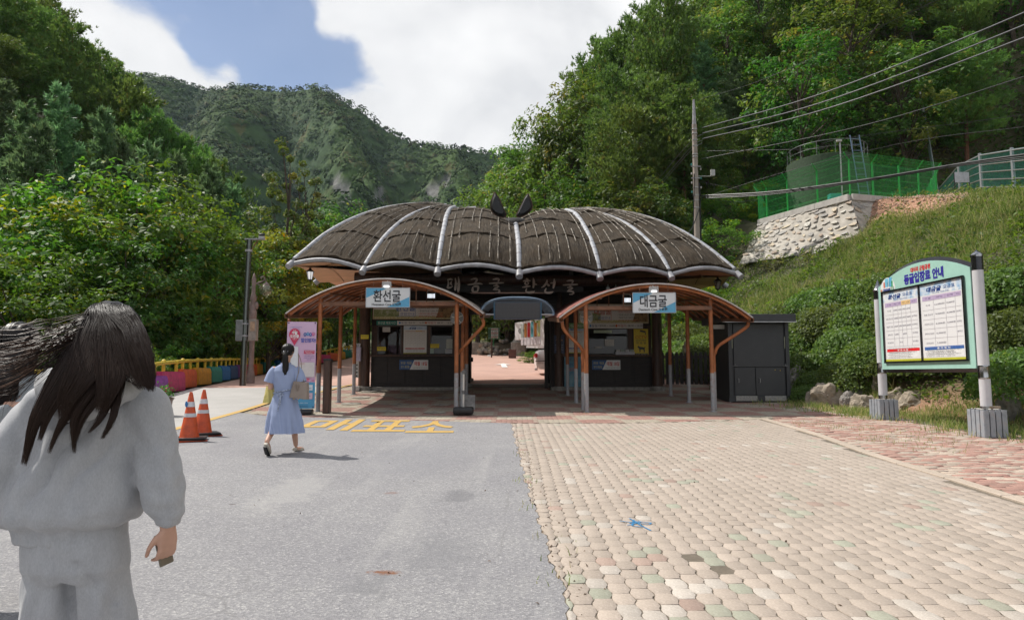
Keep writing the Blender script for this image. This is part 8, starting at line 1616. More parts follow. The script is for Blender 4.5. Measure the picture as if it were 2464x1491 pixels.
def knit_mat(name, col, k=1.0, flecks=.11):
 m, nt, out = new_mat(name); L = nt.links.new; tc = N(nt, 'ShaderNodeTexCoord'); b = N(nt, 'ShaderNodeBsdfPrincipled'); L(b.outputs[0], out.inputs[0]); mp = N(nt, 'ShaderNodeMapping'); mp.inputs['Scale'].default_value = (1, 1, .35); L(tc.outputs['Object'], mp.inputs[0])
 n1 = N(nt, 'ShaderNodeTexNoise'); setin(n1, Scale=260.0 * k, Detail=3.0, Roughness=.7); L(mp.outputs[0], n1.inputs[0]); n2 = N(nt, 'ShaderNodeTexNoise'); setin(n2, Scale=30.0, Detail=5.0, Roughness=.6); L(mp.outputs[0], n2.inputs[0])
 c = ramp(nt, n1.outputs[0], [(.3, tuple(q * (1 - flecks) for q in col)), (.7, tuple(q * (1 + flecks) for q in col))]); c = mixc(nt, 1.0, c, ramp(nt, n2.outputs[0], [(.3, (.93, .93, .94)), (.7, (1.05, 1.05, 1.05))]), 'MULTIPLY')
 L(c, b.inputs['Base Color']); b.inputs['Roughness'].default_value = .9; b.inputs['Sheen Weight'].default_value = .25; b.inputs['Specular IOR Level'].default_value = .2; bp_ = N(nt, 'ShaderNodeBump'); bp_.inputs['Strength'].default_value = .25; bp_.inputs['Distance'].default_value = .002; L(n1.outputs[0], bp_.inputs['Height']); L(bp_.outputs[0], b.inputs['Normal']); return m
M_sweat = knit_mat('heather grey fleece', (.44, .445, .46)); M_sweat2 = knit_mat('cool grey knit', (.28, .30, .31)); M_navy = knit_mat('black trousers', (.012, .013, .018))
def hair_mat():
 m, nt, out = new_mat('dark hair'); L = nt.links.new; b = N(nt, 'ShaderNodeBsdfPrincipled'); at = N(nt, 'ShaderNodeAttribute', attribute_name='leaf'); sp = N(nt, 'ShaderNodeSeparateColor'); L(at.outputs['Color'], sp.inputs[0])
 L(mixc(nt, sp.outputs[0], (.009, .007, .007), (.13, .062, .034)), b.inputs['Base Color']); b.inputs['Roughness'].default_value = .42; b.inputs['Specular IOR Level'].default_value = .28; L(b.outputs[0], out.inputs[0]); return m
M_hair = hair_mat()
def strands(name, paths, r0, parent, tint, inv, n=16):
 V, F, C = [], [], []
 for k, P in enumerate(paths):
  pts = catmull(P, n); rr = r0 * random.uniform(.7, 1.25); base = len(V)
  for i, p in enumerate(pts):
   t = i / (n - 1); d = (pts[min(i + 1, n - 1)] - pts[max(i - 1, 0)]).normalized(); a = d.orthogonal().normalized(); b = d.cross(a); r_ = rr * (1 - .85 * t ** 3)
   for j in range(3): an = j * 2.094; V.append(tuple(p - inv + a * math.cos(an) * r_ + b * math.sin(an) * r_)); C.append((min(1, max(0, tint(P, t))), 0, 0))
  for i in range(n - 1):
   for j in range(3): F.append((base + i * 3 + j, base + i * 3 + (j + 1) % 3, base + (i + 1) * 3 + (j + 1) % 3, base + (i + 1) * 3 + j))
 me = np_mesh(name, V, F, True); vcol(me, 'leaf', np.array(C)); return link(name, me, parent, M_hair)
rnd = random.Random(21)
# ---------------------------------------------------------------- the hooded person in front
def front_person():
 O = Vector((-1.45, 2.32, float(g(-1.45, 2.32)))); t = thing('person', 'person with long windblown dark hair in a grey hooded sweatsuit, seen from behind', 'person', O); L = lambda x, y, z: Vector((x, y, z)) - O
 HC = Vector((-1.365, 2.33, 1.575))
 m = MB(); head(m, HC - O, R(8), 1.0, L(-1.39, 2.31, 1.40)); sh = 1.36
 loft(m, [(.90 - O.z, -.01, 0, .15, .09), (1.05 - O.z, 0, 0, .125, .08), (1.2 - O.z, .03, 0, .14, .085), (1.34 - O.z, .05, 0, .15, .08), (1.40 - O.z, .06, 0, .09, .06)], 24)
 rw = Vector((-1.133, 2.30, .955)) - O; limb(m, [L(-1.24, 2.31, 1.34), L(-1.175, 2.31, 1.14), rw], [.045, .038, .024]); lw = L(-1.60, 2.56, 1.12); limb(m, [L(-1.56, 2.31, 1.34), L(-1.665, 2.24, 1.14), lw], [.045, .038, .024])
 hand(m, rw + Vector((.004, 0, -.005)), (-.04, .08, -1), (-.75, .5, 0), .88, .75, -1); hand(m, lw, (.1, 1, .1), (1, 0, 0), 1.0, .4, 1)
 for s, fx, fy in ((-1, -.085, .04), (1, .09, .20)): limb(m, [Vector((s * .085 + .01, .02, .84 - O.z)), Vector((s * .09, fy * .5, .47 - O.z)), Vector((fx, fy, .10))], [.05, .05, .036]); limb(m, [Vector((fx, fy - .03, .045)), Vector((fx, fy + .13, .035))], [.036, .032])
 body = remesh_obj(m, .0055, 3); link('body', body, t, M_skin)
 m = MB(); hz = lambda z: z - O.z
 loft(m, [(hz(.97), .005, 0, .155, .112), (hz(.90), .008, 0, .160, .118), (hz(.82), .01, .0, .162, .112), (hz(.78), .01, .01, .150, .095)], 32)
 for s, fx, fy, kx, ky in ((-1, -.085, .04, -.082, .03), (1, .095, .20, .095, .09)): m.tube(catmull([Vector((s * .078 + .01, 0, hz(.83))), Vector((kx, ky, hz(.50))), Vector((fx, fy, hz(.14)))], 12), [.078, .083, .086, .087, .086, .085, .083, .081, .079, .076, .068, .058], 20)
 tr = remesh_obj(m, .0075, 2)
 def fold(co, no):
  x, y, z = co.T; return .0035 * np.sin(x * 46 + y * 30 + z * 9 + 2 * np.sin(z * 7)) * np.clip((hz(.93) - z) * 6, 0, 1) + .0045 * np.sin(x * 85 - z * 14 + 2 * np.sin(z * 5)) * np.clip((hz(.95) - z) * 4, 0, 1) + .0015 * np.sin(z * 45 + x * 30) - .011 * np.exp(-((x - .012 + .1 * (z - hz(.8))) / .016) ** 2) * (y < 0) * np.clip((hz(.91) - z) * 25, 0, 1) - .010 * np.exp(-((x + z * .5 - .55 + .08) / .014) ** 2) * (y < 0) * (z < hz(.86)) * (z > hz(.70))
 displace(tr, fold); link('trousers', tr, t, M_sweat)
 m = MB()
 for fx, fy in ((-.085, .04), (.09, .20)): m.tube([(fx, fy - .09, .05), (fx, fy, .055), (fx, fy + .10, .045), (fx, fy + .17, .03)], [.036, .045, .044, .03], 14); 
 link('shoe', remesh_obj(m, .008, 3), t, pm('grey trainer', (.22, .22, .22), .6))
 m = MB()
 loft(m, [(hz(.905), -.01, 0, .166, .118), (hz(.955), -.012, 0, .172, .122), (hz(.975), -.015, -.006, .212, .152), (hz(1.005), -.010, -.010, .222, .160, .004), (hz(1.08), -.002, -.006, .212, .152, .008), (hz(1.18), .015, 0, .196, .142, .006), (hz(1.28), .035, 0, .205, .132), (hz(1.345), .05, 0, .200, .118), (hz(1.395), .06, 0, .155, .098), (hz(1.43), .065, 0, .095, .078)], 48)
 m.tube(catmull([L(-1.235, 2.31, 1.345), L(-1.195, 2.31, 1.24), L(-1.160, 2.30, 1.10), L(-1.138, 2.30, 1.01), L(-1.132, 2.30, .985)], 16), [.078, .078, .076, .072, .069, .067, .066, .067, .069, .071, .072, .071, .069, .064, .056, .045], 22)
 m.tube([L(-1.132, 2.30, 1.0), L(-1.131, 2.30, .955)], [.043, .040], 18)
 m.tube(catmull([L(-1.56, 2.31, 1.335), L(-1.60, 2.28, 1.25), L(-1.665, 2.24, 1.15), L(-1.66, 2.36, 1.10), L(-1.61, 2.52, 1.11)], 16), [.078, .082, .084, .085, .086, .088, .09, .092, .092, .09, .087, .084, .078, .07, .06, .045], 22)
 m.sphere(L(-1.665, 2.25, 1.12), .093, 16, 12); m.sphere(L(-1.238, 2.31, 1.335), .083, 16, 12); m.sphere(L(-1.555, 2.31, 1.33), .083, 16, 12)
 top = remesh_obj(m, .0075, 5)
 def fold2(co, no):
  x, y, z = co.T; torso = np.clip((.20 - np.abs(x - .02)) * 12, 0, 1); s = z - hz(.975); below = np.clip(-s * 60, 0, 1)
  ph_ = (x * 1.0 - z * .8) * 52 + 1.5 * np.sin(x * 9 + z * 6) + .6 * np.sin(z * 23 + x * 31); diag = (np.abs(np.sin(ph_ * .5)) ** .7 * 2 - 1) * .015 * torso * np.clip(s * 8, 0, 1) * (.55 + .45 * np.sin(x * 13 - z * 17 + 1)) * (1.0 - .35 * np.clip((z - hz(1.25)) * 8, 0, 1))
  sharp = -.016 * np.exp(-((x * .75 - z * .66 + .42 - .04 * np.sin(z * 9)) / .018) ** 2) * torso * np.clip(s * 10, 0, 1)
  low = .008 * np.sin(x * 62 + 2 * np.sin(y * 30)) * np.exp(-((s - .02) / .035) ** 2)
  rib = .0016 * np.sin(np.arctan2(y, x + .02) * 130) * below
  arm = (np.abs(x - .02) > .205) | (z < hz(.99)) & (x > .24); am = np.where(arm, 1, 0) * np.clip((hz(1.34) - z) * 8, 0, 1); af = am * (.0035 * np.sin(z * 48 + x * 70 + 2 * np.sin(z * 15) + y * 50) + .002 * np.sin(z * 100 - y * 60 + x * 40))
  return diag + sharp + low + rib + af + .002 * np.sin(x * 90 + z * 40)
 displace(top, fold2); ho = link('hooded_top', top, t, M_sweat)
 m = MB(); hd = [(-1.49, 2.38, 1.43), (-1.515, 2.28, 1.425), (-1.47, 2.19, 1.395), (-1.38, 2.165, 1.355), (-1.29, 2.19, 1.385), (-1.245, 2.27, 1.425), (-1.27, 2.38, 1.43)]
 m.tube(catmull([L(*p) for p in hd], 24), [.026 + .022 * math.sin(math.pi * i / 23) for i in range(24)], 14, flat=1.25); m.tube(catmull([L(p[0] * .93 - 1.385 * .07, p[1] * .9 + .23, p[2] + .018) for p in hd], 24), [.020 + .016 * math.sin(math.pi * i / 23) for i in range(24)], 12)
 hood = remesh_obj(m, .006, 3); displace(hood, lambda co, no: .004 * np.sin(co[:, 0] * 80 + co[:, 2] * 60)); link('hood', hood, t, M_sweat)
 m = MB(); H = HC - O; m.sphere(H + Vector((0, -.012, .022)), (.094, .108, .100), 24, 16); m.tube(catmull([H + Vector((0, -.04, -.02)), H + Vector((-.005, -.075, -.10)), H + Vector((-.03, -.125, -.21)), H + Vector((-.06, -.145, -.30))], 10), [.088, .088, .085, .08, .072, .062, .052, .04, .03, .015], 14, flat=.55)
 for G, rs in (([(300, 790, 2.26), (330, 840, 2.24), (350, 900, 2.22), (358, 925, 2.21)], (.05, .045, .03, .01)), ([(275, 790, 2.25), (290, 850, 2.22), (315, 900, 2.2), (330, 920, 2.2)], (.045, .05, .04, .012)), ([(262, 790, 2.25), (262, 850, 2.21), (262, 905, 2.185), (255, 940, 2.18)], (.045, .055, .045, .01)), ([(250, 795, 2.25), (220, 840, 2.21), (190, 900, 2.17), (160, 945, 2.165)], (.05, .05, .042, .01)), ([(225, 800, 2.24), (165, 875, 2.18), (110, 965, 2.15), (80, 1040, 2.14)], (.04, .032, .022, .006))):
  m.tube(catmull([W(*q) - O for q in G], 10), [float(np.interp(i / 9, (0, .33, .66, 1), rs)) for i in range(10)], 12)
 hm = remesh_obj(m, .009, 3); co = np.array([v.co[:] for v in hm.vertices]); vcol(hm, 'leaf', np.zeros((len(co), 3)))
 displace(hm, lambda c, n: .003 * np.sin(c[:, 0] * 210 + 3 * np.sin(c[:, 2] * 14))); hc = link('hair', hm, t, M_hair)
 locks = [([(276, 736), (318, 790), (344, 850), (358, 905), (364, 940)], 34, 26, 9, 420, .02), ([(270, 736), (296, 800), (318, 870), (334, 915), (345, 935)], 40, 34, 12, 420, .02), ([(262, 738), (264, 810), (270, 870), (262, 930), (240, 990)], 46, 46, 14, 460, .03),
  ([(250, 742), (225, 810), (205, 880), (165, 950), (150, 1010)], 40, 46, 10, 420, .05), ([(244, 748), (190, 825), (135, 920), (86, 1010), (58, 1118)], 30, 24, 7, 520, .06), ([(250, 750), (200, 835), (160, 920), (118, 990), (96, 1060)], 30, 22, 5, 260, .06),
  ([(272, 760), (272, 850), (222, 930), (180, 1000), (178, 1090)], 30, 17, 5, 240, .04), ([(280, 770), (276, 860), (236, 950), (196, 1010), (182, 1065)], 26, 15, 4, 180, .04), ([(288, 780), (292, 870), (282, 950), (270, 1010), (246, 1056)], 24, 12, 5, 200, .03), ([(284, 780), (282, 870), (262, 960), (240, 1010), (214, 1040)], 24, 13, 4, 160, .04), ([(262, 760), (250, 850), (205, 950), (150, 1015), (118, 1090)], 26, 16, 4, 180, .08)]
 for ex, ey, cnt in ((-60, 800, 10), (-60, 830, 14), (-70, 862, 24), (-70, 890, 26), (-60, 915, 24), (-60, 945, 18), (-30, 975, 12), (10, 1000, 8)): locks.append(([(240, 752), (175, 800 + (ey - 870) * .25), (95, 835 + (ey - 870) * .6), (30, 858 + (ey - 870) * .85), (ex, ey)], 26, 20, 18, cnt, .75))
 dep = (2.245, 2.185, 2.122, 2.10, 2.095)
 paths = []; br = {}
 for G, w0, w1, w2, cnt, bn in locks:
  for k in range(cnt):
   a = rnd.uniform(0, 6.28); q = math.sqrt(rnd.random()); ox, oy = q * math.cos(a), q * math.sin(a); P = []; cut = 1 - .75 * rnd.random() ** 1.5
   for i, (vx, vy) in enumerate(G):
    w = (w0, (w0 + w1) / 2, w1, (w1 + w2) / 2, w2)[i]; f = 1 if i < 4 else cut; pv = G[i - 1] if i else (vx, vy)
    P.append(W(pv[0] + (vx - pv[0]) * f + ox * w + rnd.gauss(0, 1.6 if bn < .5 else 5) * (i > 0), pv[1] + (vy - pv[1]) * f + (oy * w * (.12 if i == 0 else .45 if bn < .5 else .8)) + rnd.gauss(0, 1.2 if bn < .5 else 4.5), dep[i] - .012 * oy - (.02 if bn < .5 and i == 1 else 0)))
   r0_ = HC + Vector((max(-.085, min(.085, P[0].x - HC.x)) , -.01 - .05 * rnd.random(), .112 - .35 * (max(-.085, min(.085, P[0].x - HC.x))) ** 2 / .03)); br[id(P)] = bn; paths.append([r0_] + P)
  if bn < .5: m.v = m.v
 strands('hair_strands', paths, .0012, hc, lambda P, s: (.95 if P[-1].x < -1.62 and P[-1].z > 1.36 else .22) * s ** 1.2, O, 13)
 c = rw + O + Vector((-.018, .020, -.080)); ph = thing('phone', 'slim dark phone held low in the right hand of the hooded person', 'phone', c, R(20)); ph.rotation_euler = (R(-8), R(-10), R(62)); m = MB(); m.bbox((0, 0, 0), (.050, .009, .105), .004); m.build('phone_body', pm('phone case', (.20, .17, .13), .3, metal=.3), ph)
front_person()
# ---------------------------------------------------------------- the person half out of the frame at the left
def side_person():
 O = Vector((-2.95, 4.05, float(g(-2.95, 4.05)))); t = thing('person', 'person with black hair, grey sleeves and black trousers cut off by the left frame edge', 'person', O); HC = Vector((.03, 0, 1.505)); m = MB(); head(m, HC, R(15), 1.0, (0, 0, 1.32))
 loft(m, [(.85, 0, 0, .16, .1), (1.05, 0, 0, .13, .09), (1.25, 0, 0, .16, .09), (1.34, 0, 0, .08, .06)], 20); rw = Vector((.10, -.16, 1.145)); limb(m, [Vector((.17, 0, 1.27)), Vector((.13, -.17, 1.06)), rw], [.045, .038, .024]); hand(m, rw, (1, -.05, .12), (0, .3, -1), 1.0, .30, 1); limb(m, [Vector((-.17, 0, 1.27)), Vector((-.24, .02, 1.03)), Vector((-.24, .10, .80))], [.045, .038, .024]); hand(m, (-.24, .10, .80), (0, .1, -1), (1, 0, 0), 1.0, .4, 1)
 for x, y in ((-.09, -.14), (.10, .22)): limb(m, [Vector((x * .8, 0, .84)), Vector((x, y * .5 + .03, .45)), Vector((x, y, .10))], [.08, .055, .036])
 link('body', remesh_obj(m, .007, 3), t, M_skin)
 m = MB(); loft(m, [(.80, 0, 0, .19, .13), (.95, 0, 0, .205, .14), (1.15, 0, 0, .195, .13), (1.27, 0, 0, .18, .11), (1.34, 0, 0, .09, .07)], 36); m.tube(catmull([Vector((.17, 0, 1.27)), Vector((.17, -.10, 1.12)), Vector((.10, -.17, 1.085)), Vector((.085, -.165, 1.14))], 12), [.07] * 8 + [.066, .06, .054, .046], 18); m.tube([Vector((-.17, 0, 1.27)), Vector((-.25, .02, 1.03)), Vector((-.25, .10, .84))], [.07, .068, .05], 18)
 tp = remesh_obj(m, .010, 4); displace(tp, lambda c, n: .007 * np.sin(c[:, 0] * 40 - c[:, 2] * 35 + 2 * np.sin(c[:, 2] * 9))); link('top', tp, t, M_sweat2)
 m = MB(); loft(m, [(.66, 0, 0, .17, .12), (.86, 0, 0, .175, .12)], 28)
 for x, y in ((-.09, -.14), (.10, .22)): m.tube([Vector((x * .9, 0, .74)), Vector((x, y * .5 + .02, .42)), Vector((x, y, .08))], [.10, .085, .07], 18)
 tr = remesh_obj(m, .011, 4); displace(tr, lambda c, n: .005 * np.sin(c[:, 0] * 50 + c[:, 2] * 30)); link('trousers', tr, t, M_navy)
 m = MB(); m.tube([(-.09, -.24, .055), (-.09, -.14, .06), (-.09, -.02, .045), (-.09, .04, .035)], [.04, .045, .044, .03], 14); link('shoe', remesh_obj(m, .008, 3), t, pm('dark trainer', (.05, .045, .04), .5)); m = MB(); m.tube([(.10, .12, .055), (.10, .22, .06), (.10, .34, .045), (.10, .40, .035)], [.04, .045, .044, .03], 14); link('shoe', remesh_obj(m, .008, 3), t, MATS['dark trainer'])
 m = MB(); m.sphere(HC + Vector((0, -.01, .02)), (.098, .112, .103), 24, 16); m.tube(catmull([HC + Vector((0, -.03, -.02)), HC + Vector((0, -.08, -.12)), HC + Vector((0, -.11, -.24)), HC + Vector((0, -.12, -.36))], 8), [.095, .1, .1, .095, .085, .07, .05, .03], 14, flat=.6); hm = remesh_obj(m, .010, 3); vcol(hm, 'leaf', np.zeros((len(hm.vertices), 3))); displace(hm, lambda c, n: .004 * np.sin(c[:, 0] * 160 + 3 * np.sin(c[:, 2] * 12))); hr = link('hair', hm, t, M_hair)
 paths = []
 for k in range(420): az = rnd.uniform(-3.3, .2); el_ = rnd.uniform(.1, 1.4); rt = O + HC + Vector((.096 * math.cos(az) * math.cos(el_), .11 * math.sin(az) * math.cos(el_), .02 + .102 * math.sin(el_))); p1 = O + HC + Vector((.104 * math.cos(az), .11 * math.sin(az), -.05)); E = O + HC + Vector((.09 * math.cos(az) - .0, .10 * math.sin(az) - .06, rnd.uniform(-.42, -.25))); paths.append([rt, rt.lerp(p1, .5) + (rt - O - HC).normalized() * .02, p1, p1.lerp(E, .5), E])
 strands('hair_strands', paths, .0026, hr, lambda P, s: .05 * s, O, 10)
side_person()
# ---------------------------------------------------------------- the woman in the blue dress
def dress_mat():
 m, nt, out = new_mat('pale blue striped cotton'); L = nt.links.new; b = N(nt, 'ShaderNodeBsdfPrincipled'); tc = N(nt, 'ShaderNodeTexCoord'); at = N(nt, 'ShaderNodeAttribute', attribute_name='leaf'); sp = N(nt, 'ShaderNodeSeparateColor'); L(at.outputs['Color'], sp.inputs[0])
 s = math_n(nt, 'SINE', math_n(nt, 'MULTIPLY', sp.outputs[0], 560.0)); c = mixc(nt, math_n(nt, 'MULTIPLY_ADD', s, .5, .5), (.25, .31, .50), (.38, .44, .60)); L(c, b.inputs['Base Color']); b.inputs['Roughness'].default_value = .85; b.inputs['Specular IOR Level'].default_value = .2; L(b.outputs[0], out.inputs[0]); return m
def dress_person():
 D = 9.9; O = Vector(((690 - 1232) * D / FV, D, float(g(-3.27, D)))); t = thing('person', 'woman in a pale blue striped dress with a dark ponytail walking to the gate', 'person', O); zv = lambda v: CAMZ + (900 - v) * D / FV - O.z; xv = lambda v: (v - 690) * D / FV
 HC = Vector((xv(693), .02, zv(846))); m = MB(); head(m, HC, R(-12), .98, (0, 0, zv(873))); loft(m, [(zv(975), 0, 0, .15, .1), (zv(935), 0, 0, .13, .09), (zv(900), 0, 0, .15, .09), (zv(884), 0, 0, .14, .07), (zv(876), 0, 0, .07, .06)], 20)
 rw = Vector((xv(724), .17, zv(915))); limb(m, [Vector((.165, 0, zv(889))), Vector((xv(731), -.02, zv(936))), rw], [.045, .038, .024]); hand(m, rw, (-.2, .5, .8), (-1, 0, 0), .95, .8, 1); lw = Vector((xv(652), .14, zv(930))); limb(m, [Vector((-.165, 0, zv(889))), Vector((xv(655), -.01, zv(934))), lw], [.045, .038, .024]); hand(m, lw, (-.1, .8, -.5), (1, 0, -.3), .95, .7, 1)
 LF, RF = Vector((xv(664) + .01, -.24, .10)), Vector((xv(708), .24, .08))
 limb(m, [Vector((-.08, 0, .80)), Vector((-.11, .06, .47)), LF + Vector((0, -.02, .10))], [.085, .056, .034]); limb(m, [Vector((.08, 0, .80)), Vector((.10, .10, .45)), RF + Vector((0, -.03, .03))], [.085, .056, .034])
 m.tube([LF + Vector((0, -.03, .09)), LF + Vector((0, .03, .02)), LF + Vector((0, .09, -.06))], [.032, .036, .03], 12); m.tube([RF + Vector((0, -.04, -.03)), RF + Vector((.03, .08, -.045)), RF + Vector((.05, .14, -.05))], [.03, .034, .026], 12)
 link('body', remesh_obj(m, .007, 3), t, M_skin)
 M_flat = pm('cream leather', (.55, .50, .42), .5, var=.05); m = MB(); m.tube([LF + Vector((0, -.065, .075)), LF + Vector((0, -.02, .03)), LF + Vector((0, .05, -.04)), LF + Vector((0, .10, -.075))], [.030, .040, .042, .028], 14, flat=.8); s = link('shoe', remesh_obj(m, .007, 2), t, M_flat)
 m = MB(); a = [LF + Vector((0, -.085, .045)), LF + Vector((0, -.05, .005)), LF + Vector((0, .02, -.065)), LF + Vector((0, .09, -.098))]; m.tube([p + Vector((0, -.014, -.010)) for p in a], [.024, .030, .036, .022], 12, flat=.35); m.build('sole', M_black, s, smooth=60)
 m = MB(); m.tube([RF + Vector((-.01, -.07, -.035)), RF + Vector((0, 0, -.04)), RF + Vector((.03, .09, -.05)), RF + Vector((.05, .16, -.055))], [.030, .038, .040, .026], 14, flat=.9); link('shoe', remesh_obj(m, .007, 2), t, M_flat)
 rings = [(zv(1039), 0.015, 0.0, .262, .235), (zv(1020), .01, 0, .25, .215), (zv(1000), .005, 0, .232, .19), (zv(980), 0, 0, .205, .165), (zv(960), 0, 0, .175, .145), (zv(946), 0, 0, .152, .122), (zv(938), 0, 0, .148, .118), (zv(925), 0, 0, .168, .128), (zv(908), 0, 0, .185, .125), (zv(893), 0, 0, .190, .115), (zv(884), 0, 0, .155, .095), (zv(877), 0, 0, .085, .075)]
 pl = lambda th, z: max(0, (zv(940) - z)) * (.17 * math.sin(th * 7 + 1.5 + 1.2 * math.sin(z * 4)) + .10 * math.sin(th * 12 + z * 5)) + (.016 * math.sin(th * 9 + z * 30) if z > zv(940) else 0) + .01 * math.sin(z * 60 + th * 3)
 fine = []
 for i in range(len(rings) - 1):
  for k in range(4): f = k / 4; fine.append(tuple(a * (1 - f) + b * f for a, b in zip(rings[i], rings[i + 1])))
 fine.append(rings[-1]); m = MB(); loft(m, fine, 96, False, 2.1, pl); inner = len(m.v)
 col = [((i % 96) / 96, 0, 0) for i in range(inner)]
 for s in (-1, 1):
  k0 = len(m.v); m.tube(catmull([Vector((s * .135, 0, zv(889))), Vector((s * .185, -.005, zv(900))), Vector((s * .222, -.01, zv(920)))], 8), [.070, .074, .076, .077, .079, .082, .084, .086], 24, cap=False); col += [((q % 24) / 24 * .4, 0, 0) for q in range(len(m.v) - k0)]
 k0 = len(m.v); m.tube([(0, 0, zv(881)), (0, -.004, zv(873))], [.082, .070], 24, cap=False); col += [((q % 24) / 24 * .3, 0, 0) for q in range(len(m.v) - k0)]
 me = bpy.data.meshes.new('dress'); me.from_pydata(m.v, [], m.f); vcol(me, 'leaf', np.array(col)); me.polygons.foreach_set('use_smooth', [True] * len(me.polygons)); me.update(); dr = link('dress', me, t, dress_mat())
 Mb = pm('twisted blue white cord', (.40, .46, .60), .8, var=.5, scale=90); m = MB(); m.tube([(.160 * math.cos(a), .130 * math.sin(a), zv(940) + .012 * math.cos(a) + .02 * math.cos(a)) for a in np.linspace(0, 2 * math.pi, 33)], .011, 8); m.build('belt', Mb, dr, smooth=60)
 for p in ([(-.015, -.14, zv(944)), (-.05, -.17, zv(950)), (-.015, -.16, zv(954))], [(-.015, -.14, zv(944)), (.03, -.17, zv(948)), (-.01, -.16, zv(953))], [(-.015, -.15, zv(945)), (-.02, -.19, zv(965)), (-.03, -.205, zv(986))], [(-.015, -.15, zv(945)), (.0, -.19, zv(960)), (-.005, -.20, zv(974))]): m = MB(); m.tube(catmull(p, 8), .008, 6); m.build('belt_tie', Mb, dr, smooth=60)
 m = MB(); m.sphere(HC + Vector((0, -.008, .022)), (.088, .104, .097), 24, 16); m.sphere(HC + Vector((.0, -.10, .0)), (.028, .026, .026), 12, 8); m.tube(catmull([HC + Vector((0, -.10, .0)), HC + Vector((.005, -.135, -.08)), HC + Vector((.012, -.135, -.20)), HC + Vector((.008, -.12, -.31)), HC + Vector((.02, -.115, -.40))], 14), [.024, .030, .036, .040, .043, .045, .045, .044, .042, .038, .032, .026, .018, .008], 14); hm = remesh_obj(m, .008, 2); vcol(hm, 'leaf', np.zeros((len(hm.vertices), 3))); displace(hm, lambda c, n: .003 * np.sin(c[:, 0] * 260 + 3 * np.sin(c[:, 2] * 12))); hr = link('hair', hm, t, M_hair); m = MB(); m.tube([HC + Vector((.03 * math.cos(a), -.105 + .02 * math.sin(a), .0 + .022 * math.sin(a))) for a in np.linspace(0, 6.28, 13)], .006, 6); m.build('hair_tie', pm('sparkly tie', (.3, .3, .35), .3, metal=.5), hr)
 bc = O + Vector((xv(731), -.10, zv(935))); b = thing('handbag', 'taupe leather handbag hanging at the right side of the woman in blue', 'handbag', bc, R(-8)); Mt = pm('taupe leather', (.30, .24, .20), .5, var=.06, bump=.1, bscale=80); m = MB(); loft(m, [(-.135, 0, 0, .132, .06), (-.13, 0, 0, .136, .064), (.08, 0, 0, .108, .05), (.10, 0, 0, .105, .048)], 36, True, 5); o = m.build('bag_body', Mt, b, smooth=40); o.rotation_euler.y = R(6)
 m = MB(); m.tube(catmull([(-.07, 0, .09), (-.04, .02, .26), (-.055, .03, .44), (-.075, .06, .50), (-.06, .12, .40), (-.03, .10, .22), (.05, .02, .09)], 30), .012, 6, flat=.4); m.build('strap', Mt, b, smooth=60); m = MB(); m.tube(catmull([(-.05, -.06, .07), (-.03, -.075, .0), (-.005, -.075, -.015), (.0, -.07, .06)], 12), .010, 6, flat=.5); m.build('tab', Mt, b)
 for x in (-.07, 0, .08): m = MB(); m.sphere((x, -.05, -.14), .010, 8, 6); m.build('stud', pm('brass stud', (.6, .42, .15), .3, metal=.8), b)
 yc = O + Vector((xv(650), .10, zv(936))); y_ = thing('folded_garment', 'pale yellow frilled garment held at the left side of the woman in blue', 'garment', yc); m = MB()
 loft(m, [(-.20 + .03 * k, -.01 - .006 * (k < 2), 0, .085 - .004 * k, .07 - .003 * k) for k in range(9)], 64, True, 2, lambda th, z: .16 * math.sin(th * 6 + z * 10) * (1.2 if z < -.1 else .6) + .05 * math.sin(th * 17 + z * 40)); m.build('cloth', pm('pale yellow cotton', (.68, .58, .20), .8, var=.06), y_, smooth=70)
dress_person()
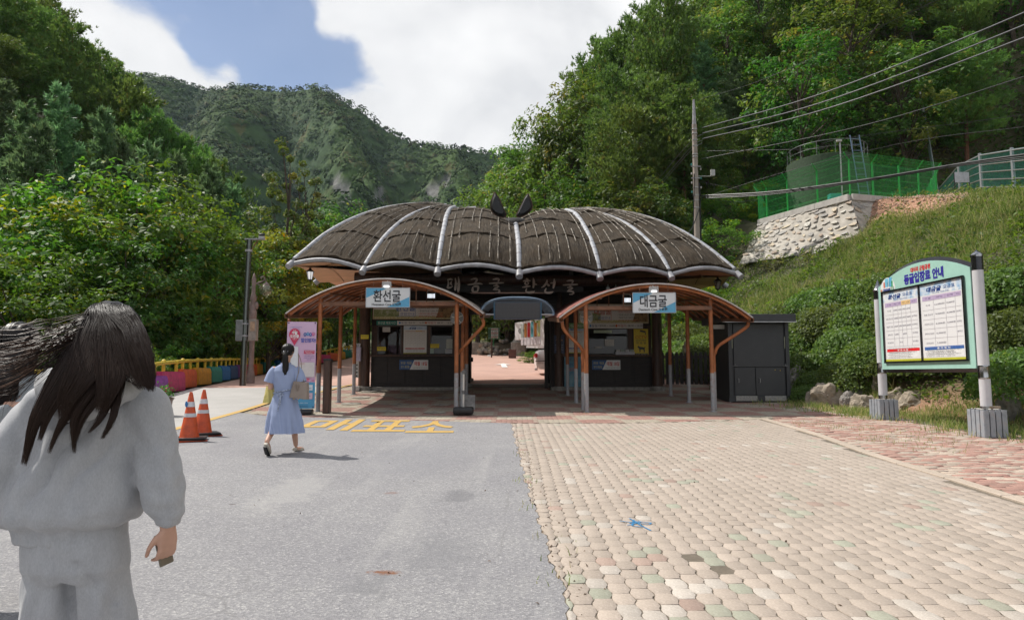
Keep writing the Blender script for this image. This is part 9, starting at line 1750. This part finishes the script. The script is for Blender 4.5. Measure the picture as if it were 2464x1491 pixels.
# ================================================================== LABELS FOR THE WOODS
def name_plants():
 cols = ((15, 'at the left edge'), (200, 'at the far left'), (420, 'above the hooded person'), (640, 'above the steel camera pole'), (860, 'left of the gate roof'), (1120, 'behind the left half of the gate'), (1400, 'behind the right half of the gate'), (1680, 'left of the utility pole'), (1890, 'right of the utility pole'), (2150, 'above the water tank'), (9999, 'above the fee board'))
 ordw = ('', 'second', 'third', 'fourth', 'fifth', 'sixth', 'seventh', 'eighth', 'ninth', 'tenth', 'eleventh', 'twelfth', 'thirteenth', 'fourteenth', 'fifteenth', 'sixteenth', 'seventeenth', 'eighteenth', 'nineteenth', 'twentieth') + tuple('more central' for _ in range(60))
 def go(items, rows, grp):
  cells = {}
  for t, x, y, h, desc, vx, vy in items:
   c = next(n for v, n in cols if vx < v); r_ = next(n for v, n in rows if vy < v); cells.setdefault((desc, c, r_), []).append((y, t, h, vx))
  for (desc, c, r_), L in cells.items():
   L.sort(key=lambda q: q[3]); n = len(L)
   for k, (y, t, h, vx) in enumerate(L):
    s = '%s %s, %s' % (desc, c, r_)
    if n > 1: s += ', leftmost one' if k == 0 else ', rightmost one' if k == n - 1 else ', %s from left' % ordw[k]
    t['label'] = s; t['group'] = grp(desc, vx)
 go([(t, x, y, h, d, vx, vy) for t, x, y, h, d, vx, vy, r_ in TREES], ((120, 'highest up'), (230, 'high up'), (340, 'upper middle'), (460, 'lower middle'), (9999, 'low down')), lambda d, vx: '%s kind on the %s hillside' % (d, 'left' if vx < 1000 else 'right'))
 go([(t, x, y, h, 'leafy green shrub', vx, vy) for t, x, y, h, vx, vy in BUSHES], ((700, 'tall one'), (770, 'middling one'), (9999, 'low one')), lambda d, vx: 'leafy shrubs at the edge of the %s wood' % ('left' if vx < 1000 else 'right'))
 bc = ((1700, 'behind the picket fence'), (1905, 'behind the kiosk'), (2120, 'between kiosk and fee board'), (2400, 'behind the fee board'), (9999, 'right of the fee board')); cells = {}
 for t, x, y, r_, vx, vy in EV: cells.setdefault((next(n for v, n in bc if vx < v), 'front row' if y < 19.2 else 'middle row' if y < 24 else 'top row'), []).append((vx, t, r_))
 for (c, w), L in cells.items():
  L.sort(key=lambda q: q[0])
  for k, (vx, t, r_) in enumerate(L): t['label'] = '%s rounded evergreen bush %s, %s%s' % ('small' if r_ < .7 else 'large', c, w, '' if len(L) == 1 else ', leftmost' if k == 0 else ', rightmost' if k == len(L) - 1 else ', %s from left' % ordw[min(k, 13)]); t['group'] = 'rounded evergreen bushes on the bank'
name_plants()
for o in list(COL.objects):
 if o.name.split('.')[0] == 'tie': tag(o, kind='stuff')
 if o.parent is None and o.name.startswith('shrub') and 'label' not in o: tag(o, 'low green shrub at the foot of the white display wall', None, 'low shrubs at the display wall')
